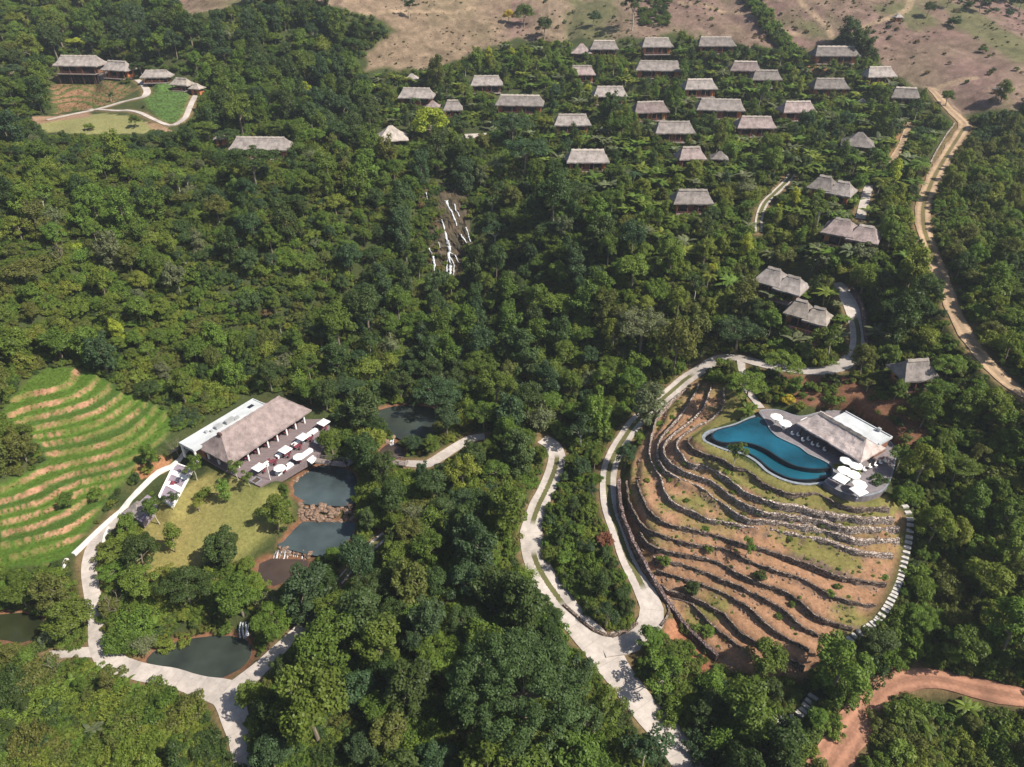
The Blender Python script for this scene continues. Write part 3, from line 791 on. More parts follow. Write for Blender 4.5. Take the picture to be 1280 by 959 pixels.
# rice terraces
rice = c3(.066, .122, .018) + n1 * c3(.012, .02, .004) + n3 * c3(.012, .018, .004)
alt = ((kL.astype(int) % 3) == 0)[..., None]
rice = np.where(alt, rice * c3(.75, .78, 1.0), rice)
rice = np.where((kL >= 0)[..., None], rice * c3(1.35, 1.2, 1.0), rice)
bk = c3(.31, .17, .105) + n3 * c3(.10, .06, .04)
gb = np.clip(fbm(GX, GY, 5, 4, 51.0) * 3.2 + .38, 0, 1)[..., None]
bk = bk * (1 - gb * .85) + c3(.12, .125, .035) * gb * .85
ricec = rice * (1 - bankL[..., None]) + bk * bankL[..., None]
paint(np.clip(mL * 1.2, 0, 1), ricec)
# lodge plateau
paint(zone(ZG_PX, 2), np.where((fg > .5)[..., None], c3(.21, .12, .07), c3(.085, .10, .035)) + n3 * c3(.02, .02, .01))
paint(zone(ZF_PX, 2), np.where((fg > .6)[..., None], c3(.06, .10, .03), c3(.075, .135, .035)) + n2 * c3(.012, .02, .006))
paint(zone([(40,152),(130,141),(170,146),(192,158),(180,168),(120,168),(60,166)], 3), c3(.185, .18, .075) + n2 * c3(.02, .02, .01))
paint(zone([(20,148),(60,146),(110,140),(112,146),(60,154),(20,158)], 3), c3(.22, .14, .095) + n2 * c3(.03, .02, .02))
paint(zone([(182,152),(205,156),(232,186),(216,190),(196,172)], 3), c3(.24, .16, .10) + n2 * c3(.03, .02, .02))
# verges, shores
paint(np.clip(1 - sstep(.3, 1.6, RDIST + n2[..., 0] * .8), 0, 1) * (1 - mB) * .8, c3(.17, .115, .06) + n3 * c3(.05, .04, .02))
paint(1 - sstep(.0, 1.1, SHORE + n3[..., 0] * .5), c3(.17, .085, .05) + n3 * c3(.05, .03, .02))
col = np.clip(col, .008, .7)

def ground_mat():
    m, nt, b = new_mat('earth_and_grass')
    at = nd(nt, 'ShaderNodeAttribute'); at.attribute_name = 'albedo'
    tc = nd(nt, 'ShaderNodeTexCoord')
    n = nd(nt, 'ShaderNodeTexNoise'); n.inputs['Scale'].default_value = 1.6; n.inputs['Detail'].default_value = 6; n.inputs['Roughness'].default_value = .75
    nt.links.new(tc.outputs['Object'], n.inputs['Vector'])
    mr = nd(nt, 'ShaderNodeMapRange'); mr.inputs[1].default_value = .25; mr.inputs[2].default_value = .75; mr.inputs[3].default_value = .55; mr.inputs[4].default_value = 1.45
    nt.links.new(n.outputs[0], mr.inputs[0])
    mx = nd(nt, 'ShaderNodeVectorMath', operation='MULTIPLY')
    nt.links.new(at.outputs['Color'], mx.inputs[0]); nt.links.new(mr.outputs[0], mx.inputs[1])
    nt.links.new(mx.outputs[0], b.inputs['Base Color'])
    bp = nd(nt, 'ShaderNodeBump'); bp.inputs['Strength'].default_value = .7; bp.inputs['Distance'].default_value = .25
    nt.links.new(n.outputs[0], bp.inputs['Height']); nt.links.new(bp.outputs[0], b.inputs['Normal'])
    b.inputs['Roughness'].default_value = .95; b.inputs['Specular IOR Level'].default_value = .1
    return m
def grid_mesh(name, gx, gy, gz, colour, mat):
    ny, nx = gz.shape
    me = bpy.data.meshes.new(name)
    me.vertices.add(nx * ny)
    me.vertices.foreach_set("co", np.stack([gx, gy, gz], -1).astype(np.float32).ravel())
    idx = np.arange(nx * ny).reshape(ny, nx)
    q = np.stack([idx[:-1, :-1], idx[:-1, 1:], idx[1:, 1:], idx[1:, :-1]], -1).reshape(-1, 4)
    me.loops.add(q.size); me.polygons.add(len(q))
    me.loops.foreach_set("vertex_index", q.ravel().astype(np.int32))
    me.polygons.foreach_set("loop_start", (np.arange(len(q)) * 4).astype(np.int32))
    me.polygons.foreach_set("use_smooth", np.ones(len(q), bool))
    a = me.attributes.new('albedo', 'FLOAT_COLOR', 'POINT')
    a.data.foreach_set("color", np.concatenate([colour, np.ones(colour.shape[:2] + (1,))], -1).astype(np.float32).ravel())
    me.materials.append(mat)
    me.update(calc_edges=True)
    return me
tag(link_mesh('ground', grid_mesh('ground', GX, GY, H, col, ground_mat())), 'wooded hillside ground with brown terraces, lawn and bare slopes', 'ground', kind='structure')

# ------------------------------------------------------------------ roads
def road_ribbon(name, mat, path, strips):
    n = len(path); s = np.r_[0, np.cumsum(np.hypot(*np.diff(path[:, :2], axis=0).T))]
    tg = np.gradient(path[:, :2], axis=0); tg /= np.linalg.norm(tg, axis=1)[:, None] + 1e-9
    nr = np.stack([-tg[:, 1], tg[:, 0]], -1)
    X = [-1, -.6, -.3, 0, .3, .6, 1]
    jit = 0.14 if mat != 'road' else 0.045
    edge = 1 + jit * fbm(path[:, 0], path[:, 1], 3, 3, 3.3) * 2
    V, UV, ST = [], [], []
    for i in range(n):
        hw = path[i, 3] / 2 * edge[i]
        st = 1.0 if any(a <= path[i, 4] <= b for a, b in strips) else 0.0
        for k_ in [-2] + list(range(7)) + [8]:
            t = X[min(max(k_, 0), 6)]
            p = path[i, :2] + nr[i] * t * hw
            z = path[i, 2] + (-.35 if k_ in (-2, 8) else .03)
            V.append((p[0], p[1], z)); UV.append((t * hw, s[i])); ST.append(st)
    F = []
    for i in range(n - 1):
        for k_ in range(8):
            a = i * 9 + k_
            F.append((a + 9, a + 10, a + 1, a) if False else (a, a + 9, a + 10, a + 1)[::-1])
    me = bpy.data.meshes.new(name)
    me.from_pydata(V, [], F)
    L = me.uv_layers.new(name="UVMap")
    li = np.zeros(len(me.loops), np.int32); me.loops.foreach_get("vertex_index", li)
    L.data.foreach_set("uv", np.array(UV, np.float32)[li].ravel())
    a = me.attributes.new('strip', 'FLOAT', 'POINT'); a.data.foreach_set("value", np.array(ST, np.float32))
    me.materials.append(M[mat]); me.update()
    o = link_mesh(name, me)
    return o
for i, (name, mat, path, strips) in enumerate(ROAD_W):
    p = path.copy(); p[:, 2] += i * 0.004
    o = road_ribbon(name, mat, p, strips)
    tag(o, name.replace('_', ' ') + ' winding across the hillside', 'road' if 'path' not in name else 'path', kind='structure')

# ------------------------------------------------------------------ water
def sheet(name, poly, z, mat, grow=0.0, parent=None):
    c = poly.mean(0)
    pl = catmull(np.vstack([poly, poly[:1]]), 0.8)[:-1]
    if grow:
        tg = np.roll(pl, -1, 0) - np.roll(pl, 1, 0); tg /= np.linalg.norm(tg, axis=1)[:, None] + 1e-9
        nr = np.stack([tg[:, 1], -tg[:, 0]], -1)
        if np.sum((pl - c) * nr) < 0: nr = -nr
        pl = pl + nr * grow
    area = np.sum(pl[:, 0] * np.roll(pl[:, 1], -1) - np.roll(pl[:, 0], -1) * pl[:, 1])
    if area < 0: pl = pl[::-1]
    mb = MB(); mb.face([(a, b, z) for a, b in pl])
    return mb.build(name, mat, parent)
for n, m, z, poly in POND_W:
    tag(sheet(n, poly, z, M[m], .5), n.replace('_', ' ') + ' in the valley floor', 'water', kind='structure')
# ------------------------------------------------------------------ stone walls of the terraces
def wall_ribbon(name, line, top, bottom, thick, mat, seed=0, rough=.09, step=.55, parent=None):
    """a rough wall along line (x, y); top/bottom arrays or numbers"""
    arr = np.asarray(line, float)
    tp = np.broadcast_to(top, len(arr)).astype(float); bt = np.broadcast_to(bottom, len(arr)).astype(float)
    tk = np.broadcast_to(thick, len(arr)).astype(float)
    P = catmull(np.column_stack([arr[:, :2], tp, bt, tk]), step)
    tg = np.gradient(P[:, :2], axis=0); tg /= np.linalg.norm(tg, axis=1)[:, None] + 1e-9
    nr = np.stack([-tg[:, 1], tg[:, 0]], -1)
    rg = np.random.default_rng(seed)
    V = []; n = len(P)
    prof = [(-.5, 0), (-.5, .35), (-.5, .7), (-.42, 1), (0, 1.02), (.42, 1), (.5, .7), (.5, .35), (.5, 0)]
    for i in range(n):
        zt = P[i, 2] + rg.normal(0, rough) + (3.0 * rough * mnoise.noise(Vector((P[i, 0] * .35, P[i, 1] * .35, seed))) if rough > .05 else 0)
        for (a, h) in prof:
            off = a * P[i, 4] * (1 + max(0, P[i, 4] - .6) * .5 * (1 - h)) + (rg.normal(0, rough * .8) if 0 < h < 1.01 else 0)
            q = P[i, :2] + nr[i] * off
            V.append((q[0], q[1], P[i, 3] + (zt - P[i, 3]) * h))
    m = len(prof); F = []
    for i in range(n - 1):
        for k_ in range(m - 1):
            a = i * m + k_
            F.append((a, a + 1, a + m + 1, a + m))
    F.append(tuple(range(m))[::-1]); F.append(tuple((n - 1) * m + i for i in range(m)))
    me = bpy.data.meshes.new(name); me.from_pydata(V, [], F); me.materials.append(mat); me.update()
    return link_mesh(name, me, parent)

M['wall_pale'] = stone_mat('pale_rubble', (0.20, 0.155, 0.13), (0.55, 0.46, 0.41), 2.6)
ordw = ['highest', 'second highest', 'third highest', 'fourth highest', 'fifth highest', 'sixth highest', 'seventh highest', 'eighth highest', 'fourth lowest', 'third lowest', 'second lowest', 'lowest']
for i, (pl, z) in enumerate(zip(WALLS, WALL_Z)):
    w = at_z(*np.array(pl, float).T, z)
    o = wall_ribbon('stone_wall', w[:, :2], z + .10, z - STEP_R - .25, .34 + (np.clip((np.array(pl)[:, 0] - 945) / 60, 0, 1) * .45 if 1 <= i <= 4 else 0 * np.array(pl)[:, 0]), M['wall_pale'] if 1 <= i <= 4 else M['wall_stone'], 100 + i, .075)
    tag(o, f'{ordw[i]} dry stone wall of the brown terraces below the pool', 'wall', 'dry stone terrace walls')
wo = hit(*np.array(WALL_OUT, float).T)
o = wall_ribbon('retaining_wall', wo[:, :2], wo[:, 2] + 1.1, wo[:, 2] - 1.8, .7, M['bank_stone'], 77)
tag(o, 'tall dark stone retaining wall along the outer side of the concrete drive', 'wall')
# kerb walls and drains
def low_wall(px, name, label, h, thick, mat, cat='wall', group=None, dz=.25):
    w = hit(*np.array(px, float).T)
    P = catmull(w[:, :2], 1.5)
    g = ground(P[:, 0], P[:, 1])
    o = wall_ribbon(name, P, g + h, g - .4, thick, M[mat], len(label), .015, 1.5)
    return tag(o, label, cat, group)
low_wall([(262,540),(240,555),(212,575),(190,596),(160,626),(130,656),(104,682),(92,694)], 'drain_wall', 'white concrete wall running down beside the rice terraces', .45, .9, 'concrete_white')
low_wall([(84,700),(76,715),(72,735)], 'drain_wall', 'short weathered white wall end below the rice terraces', .4, .7, 'concrete_white')
low_wall([(136,660),(131,672),(129,684)], 'kerb_wall', 'curved pale kerb beside the lawn end of the valley road', .4, .5, 'concrete_white')
low_wall([(1193,155),(1182,170),(1170,190),(1163,204)], 'kerb_wall', 'pale low wall edging the dirt track near its top bend', .35, .4, 'wall_pale')
low_wall([(705,757),(722,772),(742,788),(765,794),(785,786),(797,777)], 'kerb_wall', 'low brown stone kerb rounding the tree island between the two roads', .55, .5, 'wall_stone')
low_wall([(1105,800),(1085,806),(1068,822),(1050,838),(1045,858)], 'kerb_wall', 'rough pale stone wall curving below the stairs', .6, .6, 'wall_stone')
low_wall([(1042,880),(1034,905),(1015,920),(990,938),(972,955)], 'kerb_wall', 'long low grey wall beside the red dirt road', .5, .5, 'wall_stone')
low_wall([(1064,362),(1076,380),(1080,405),(1084,432)], 'retaining_wall', 'dark retaining wall along the curved lane under the hillside', 1.3, .5, 'bank_stone')
low_wall([(832,752),(836,768),(826,785)], 'kerb_wall', 'thin orange earth kerb outside the drive hairpin', .4, .4, 'wall_stone')

# ------------------------------------------------------------------ stairs of pale slabs
M['step_grey'] = simple('grey_step_slab', (0.40, 0.38, 0.36), .85, .25, 1.2)
def stairs(px, label, width=1.1, step=.72):
    w = hit(*np.array(px, float).T, ground)
    P = catmull(w[:, :2], step)
    g = ground(P[:, 0], P[:, 1])
    root = empty('stairway', (P[0, 0], P[0, 1], g[0]))
    tag(root, label, 'stairs')
    tg = np.gradient(P, axis=0)
    me = None
    mb = MB(); mb.box(0, 0, 0, .60, width, .34)
    me = mb.mesh('step', M['step_grey'])
    for i in range(len(P)):
        o = link_mesh('step', me, root, (P[i, 0] - P[0, 0], P[i, 1] - P[0, 1], g[i] - g[0] + .12), math.atan2(tg[i, 1], tg[i, 0]))
    return root
stairs([(1131,634),(1137,650),(1136,672),(1131,698),(1124,725),(1116,746),(1106,764),(1098,775)], 'long flight of pale slab steps down the right edge of the brown terraces')
stairs([(1096,778),(1082,787),(1068,796),(1056,806)], 'short flight of pale slab steps at the bottom right of the terraces')
stairs([(1016,872),(1008,884),(1000,894)], 'short straight row of slab steps near the round boulder pile', 1.4)
stairs([(990,900),(978,899),(966,904),(958,912)], 'curved row of slab steps on a grey path between trees', 1.6, .8)
stairs([(898,921),(886,924),(876,930),(869,936)], 'small curved slab steps rising from the bottom end of the concrete road', 1.5, .8)

# ------------------------------------------------------------------ boulders
def boulder_mesh(seed, r=1.0):
    import bmesh
    bm = bmesh.new()
    bmesh.ops.create_icosphere(bm, subdivisions=2, radius=r)
    off = Vector((seed * 3.1, seed * 1.7, 0))
    for v in bm.verts:
        d = v.co.normalized()
        f = 1 + .35 * mnoise.noise(d * 1.1 + off) + .15 * mnoise.noise(d * 3 + off)
        v.co = Vector((d.x * f * 1.15, d.y * f * .9, d.z * f * .75)) * r
    me = bpy.data.meshes.new('boulder'); bm.to_mesh(me); bm.free()
    me.materials.append(M['boulder']); me.update()
    return me
BOULD = [boulder_mesh(s) for s in range(5)]
def boulder(x, y, z, s, label, group):
    o = link_mesh('boulder', random.choice(BOULD), None, (x, y, z), random.uniform(0, 6.28))
    o.scale = (s, s * random.uniform(.8, 1.2), s * random.uniform(.7, 1.1))
    return tag(o, label, 'boulder', group)
def boulder_band(px0, px1, z0, z1, n, s0, s1, label, group):
    """boulders between an upper and a lower line"""
    a = at_z(*np.array(px0, float).T, z0); b = at_z(*np.array(px1, float).T, z1)
    for i in range(n):
        t = random.random(); q = random.random()
        ia = t * (len(a) - 1); ib = t * (len(b) - 1)
        pa = a[int(ia)] + (a[min(int(ia) + 1, len(a) - 1)] - a[int(ia)]) * (ia % 1)
        pb = b[int(ib)] + (b[min(int(ib) + 1, len(b) - 1)] - b[int(ib)]) * (ib % 1)
        p = pa + (pb - pa) * q
        boulder(p[0], p[1], p[2], random.uniform(s0, s1), label, group)
boulder_band([(367,628),(390,631),(415,632),(440,631)], [(370,650),(390,652),(415,652),(442,651)], 6.1, 4.0, 95, .32, .75, 'reddish brown boulder in the rock dam between the two bluish ponds', 'boulders of the rock dam')
boulder_band([(345,683),(360,685),(375,687),(390,692)], [(342,694),(358,696),(372,697),(388,700)], 4.0, 3.0, 26, .3, .6, 'brown stone in the small cascade below the second bluish pond', 'stones of the small cascade')
boulder_band([(478,548),(492,546),(506,552)], [(480,556),(493,553),(505,557)], 7.6, 6.9, 20, .3, .55, 'dark stone on the weir below the upper shaded pond', 'stones of the upper weir')
boulder_band([(366,600),(372,594),(382,587)], [(368,604),(375,598),(386,590)], 6.4, 6.2, 9, .2, .45, 'small pale stone on the left shore of the bluish pond', 'shore stones of the bluish pond')
boulder_band([(1025,888),(1030,884)], [(1022,905),(1034,898)], 4.2, 3.2, 9, .6, 1.0, 'yellowish boulder in the pile beside the red dirt road', 'boulders piled by the red road')
# falling water
def fall_strip(name, px, z, wid, seed, mat, parent=None, thick=.12):
    a = np.array(px, float)
    P = at_z(a[:, 0], a[:, 1], np.array(z, float))
    P = catmull(np.column_stack([P, np.broadcast_to(wid, len(P))]), .4)
    if name == 'strand': P[:, 0] += [.55 * mnoise.noise(Vector((z_ * .8, seed * 1.7, 0))) for z_ in P[:, 2]]
    rg = np.random.default_rng(seed)
    V, F = [], []
    for i in range(len(P)):
        w = P[i, 3] * max(.2, 1 + rg.normal(0, .35)) / 2
        for t in (-1, -.5, 0, .5, 1):
            V.append((P[i, 0] + t * w, P[i, 1] - (1 - t * t) * .25 - thick + rg.normal(0, .06), P[i, 2] + rg.normal(0, .05)))
    for i in range(len(P) - 1):
        for k_ in range(4):
            q = i * 5 + k_
            F.append((q, q + 1, q + 6, q + 5))
    me = bpy.data.meshes.new(name); me.from_pydata(V, [], F); me.materials.append(mat)
    me.polygons.foreach_set("use_smooth", [True] * len(F)); me.update()
    return link_mesh(name, me, parent)
def foam_mat():
    m, nt, b = new_mat('white_water')
    tc = nd(nt, 'ShaderNodeTexCoord'); mp = nd(nt, 'ShaderNodeMapping'); mp.inputs['Scale'].default_value = (6, 6, .7)
    n = nd(nt, 'ShaderNodeTexNoise'); n.inputs['Scale'].default_value = 1.2; n.inputs['Detail'].default_value = 4
    nt.links.new(tc.outputs['Object'], mp.inputs[0]); nt.links.new(mp.outputs[0], n.inputs[0])
    r = nd(nt, 'ShaderNodeValToRGB'); r.color_ramp.elements[0].position = .35; r.color_ramp.elements[1].position = .6
    r.color_ramp.elements[0].color = (.20, .22, .25, 1); r.color_ramp.elements[1].color = (.60, .63, .67, 1)
    nt.links.new(n.outputs[0], r.inputs[0]); nt.links.new(r.outputs[0], b.inputs['Base Color'])
    b.inputs['Roughness'].default_value = .5
    return m
M['foam'] = foam_mat()
# ------------------------------------------------------------------ buildings
def thatch_mat(name, col):
    m, nt, b = new_mat(name)
    uv = nd(nt, 'ShaderNodeUVMap'); uv.uv_map = 'UVMap'
    mp = nd(nt, 'ShaderNodeMapping'); mp.inputs['Scale'].default_value = (9, 1.6, 1)
    nt.links.new(uv.outputs[0], mp.inputs[0])
    n = nd(nt, 'ShaderNodeTexNoise'); n.inputs['Scale'].default_value = 1.0; n.inputs['Detail'].default_value = 5; n.inputs['Roughness'].default_value = .7
    nt.links.new(mp.outputs[0], n.inputs['Vector'])
    tc = nd(nt, 'ShaderNodeTexCoord')
    n2 = nd(nt, 'ShaderNodeTexNoise'); n2.inputs['Scale'].default_value = .7; n2.inputs['Detail'].default_value = 4
    oi = nd(nt, 'ShaderNodeObjectInfo')
    nt.links.new(tc.outputs['Object'], n2.inputs['Vector'])
    ad = nd(nt, 'ShaderNodeMath', operation='ADD'); nt.links.new(n.outputs[0], ad.inputs[0]); nt.links.new(n2.outputs[0], ad.inputs[1])
    r = nd(nt, 'ShaderNodeValToRGB'); r.color_ramp.elements[0].position = .72; r.color_ramp.elements[1].position = 1.28
    mr0 = nd(nt, 'ShaderNodeMapRange'); mr0.inputs[1].default_value = .0; mr0.inputs[2].default_value = 2.0
    nt.links.new(ad.outputs[0], mr0.inputs[0]); nt.links.new(mr0.outputs[0], r.inputs[0])
    r.color_ramp.elements[0].position = .34; r.color_ramp.elements[1].position = .66
    r.color_ramp.elements[0].color = (*[c * .50 for c in col], 1); r.color_ramp.elements[1].color = (*[c * 1.35 for c in col], 1)
    mr = nd(nt, 'ShaderNodeMapRange'); mr.inputs[3].default_value = .60; mr.inputs[4].default_value = 1.12
    nt.links.new(oi.outputs['Random'], mr.inputs[0])
    mx = nd(nt, 'ShaderNodeVectorMath', operation='SCALE'); nt.links.new(r.outputs[0], mx.inputs[0]); nt.links.new(mr.outputs[0], mx.inputs['Scale'])
    nt.links.new(mx.outputs[0], b.inputs['Base Color'])
    bp = nd(nt, 'ShaderNodeBump'); bp.inputs['Strength'].default_value = .8; bp.inputs['Distance'].default_value = .12
    nt.links.new(n.outputs[0], bp.inputs['Height']); nt.links.new(bp.outputs[0], b.inputs['Normal'])
    b.inputs['Roughness'].default_value = .95; b.inputs['Specular IOR Level'].default_value = .1
    return m
M['thatch'] = thatch_mat('grey_thatch', (0.265, 0.235, 0.222))
M['thatch_red'] = thatch_mat('pinkish_thatch', (0.255, 0.205, 0.198))
M['thatch_pale'] = thatch_mat('pale_pinkish_thatch', (0.47, 0.395, 0.375))
M['thatch_new'] = thatch_mat('ridge_thatch', (0.37, 0.325, 0.29))
M['wall_orange'] = simple('orange_plaster', (0.42, 0.155, 0.065), .85, .2, 1.2)
M['wall_brown'] = simple('brown_plaster', (0.21, 0.10, 0.065), .85, .25, 1.2)
M['wall_yellow'] = simple('ochre_plaster', (0.48, 0.26, 0.11), .85, .2, 1.2)
M['wood_dark'] = simple('dark_timber', (0.075, 0.045, 0.035), .7, .3, 2, stretch=(1, 1, 6))
M['wood_red'] = simple('red_timber', (0.20, 0.085, 0.06), .7, .3, 2)
M['wood_grey'] = simple('weathered_timber', (0.21, 0.175, 0.165), .8, .3, 2, stretch=(1, 8, 1))
M['glass'] = simple('dark_window_glass', (0.018, 0.021, 0.028), .12, .4, .6, spec=.6)
M['white_roof'] = simple('white_roof_membrane', (0.44, 0.46, 0.48), .7, .16, .5)
M['grey_metal'] = simple('grey_metal', (0.35, 0.36, 0.37), .5, .15, 2, metal=.2)
M['net'] = simple('black_shade_net', (0.035, 0.035, 0.042), .9, .4, 2)
M['canvas'] = simple('white_canvas', (0.80, 0.79, 0.77), .8, .04, 1)
M['pave_purple'] = simple('purple_grey_paving', (0.24, 0.20, 0.245), .8, .15, 1.5)
M['red_fabric'] = simple('dark_red_fabric', (0.16, 0.035, 0.05), .9, .2, 2)
M['stone_plinth'] = stone_mat('plinth_stone', (0.10, 0.085, 0.08), (0.28, 0.23, 0.21), 2.0)

def thatch_roof(L, W, h, rx0, rx1, mat, seed=0, seg=.55, lip=.32, sag=.22, skew=0.0):
    """hip roof over the rectangle L x W; ridge from x = rx0 to rx1 at height h"""
    hl, hw = L / 2, W / 2
    mb = MB()
    off = Vector((seed * 7.3, seed * 3.1, 0))
    def pt(p):
        q = Vector(p)
        q.z += .13 * mnoise.noise(q * .9 + off) + .07 * mnoise.noise(q * 2.6 + off)
        return q
    A, B, C_, D = (-hl, -hw, 0), (hl, -hw, 0), (hl, hw, 0), (-hl, hw, 0)
    R0, R1 = (rx0, skew, h), (rx1, skew, h)
    for (a, b, c, d) in ((A, B, R1, R0), (B, C_, R1, R1), (C_, D, R0, R1), (D, A, R0, R0)):
        a, b, c, d = map(Vector, (a, b, c, d))
        ln = (b - a).length; sl_ = ((c + d) / 2 - (a + b) / 2).length
        n = max(2, int(ln / seg)); m = max(3, int(sl_ / seg))
        P = {}
        for i in range(n + 1):
            for j in range(m + 1):
                s, t = i / n, j / m
                q = a.lerp(b, s).lerp(d.lerp(c, s), t)
                q.z -= sag * h * .5 * math.sin(math.pi * t) * .8
                P[i, j] = pt(q)
        for i in range(n):
            for j in range(m):
                u0, u1 = i / n * ln, (i + 1) / n * ln; v0, v1 = j / m * sl_, (j + 1) / m * sl_
                if (P[i, j + 1] - P[i + 1, j + 1]).length < 1e-5:
                    mb.face([P[i, j], P[i + 1, j], P[i, j + 1]], 0, [(u0, v0), (u1, v0), (u0, v1)])
                else:
                    mb.face([P[i, j], P[i + 1, j], P[i + 1, j + 1], P[i, j + 1]], 0, [(u0, v0), (u1, v0), (u1, v1), (u0, v1)])
        rg = random.Random(seed * 31 + int(ln * 10))
        low = [P[i, 0] - Vector((0, 0, lip + rg.uniform(-.08, .1))) for i in range(n + 1)]
        low[0].z = P[0, 0].z - lip; low[n].z = P[n, 0].z - lip
        for i in range(n):
            mb.face([low[i], low[i + 1], P[i + 1, 0], P[i, 0]], 0, [(i / n * ln, -.3), ((i + 1) / n * ln, -.3), ((i + 1) / n * ln, 0), (i / n * ln, 0)])
    # underside
    i_ = .9
    mb.face([(-hl, hw, -lip), (hl, hw, -lip), (hl, -hw, -lip), (-hl, -hw, -lip)][::1], 0)
    return mb.mesh('roof', mat)

def ridge_cap(rx0, rx1, z, mat, y=0.0, w=.45):
    mb = MB()
    n = max(2, int((rx1 - rx0) / .6))
    for i in range(n):
        a = rx0 + (rx1 - rx0) * i / n; b = rx0 + (rx1 - rx0) * (i + 1) / n
        za = z + .22 + .07 * math.sin(i * 2.1); zb = z + .22 + .07 * math.sin((i + 1) * 2.1)
        for s in (-1, 1):
            q = [(a, y + s * w, z - .22), (b, y + s * w, z - .22), (b, y, zb), (a, y, za)]
            mb.face(q if s < 0 else q[::-1], 0, [(a, 0), (b, 0), (b, .6), (a, .6)])
    for a, za in ((rx0, z + .22), (rx1, z + .22 + .07 * math.sin(n * 2.1))):
        mb.face([(a, y - w, z - .22), (a, y + w, z - .22), (a, y, za)])
    return mb.mesh('ridge_cap', mat)

def put(name, me, parent, loc=(0, 0, 0), rz=0.0):
    return link_mesh(name, me, parent, loc, rz)

def boxes(name, mat, lst, parent, loc=(0, 0, 0), rz=0.0):
    mb = MB()
    for b in lst: mb.box(*b)
    return mb.build(name, mat, parent, loc, rz)

def window(parent, x, y, z, w, h, facing=0.0):
    f = boxes('window', M['wood_dark'], [(0, 0, h / 2, .10, .12, h), (-w / 2, 0, 0, .10, .12, h + .1), (w / 2, 0, 0, .10, .12, h + .1), (0, 0, -h / 2, w, .13, .10), (0, 0, h / 2, w, .13, .10)], parent, (x, y, z), facing)
    boxes('pane', M['glass'], [(0, .02, 0, w - .02, .05, h - .02)], f)
    return f

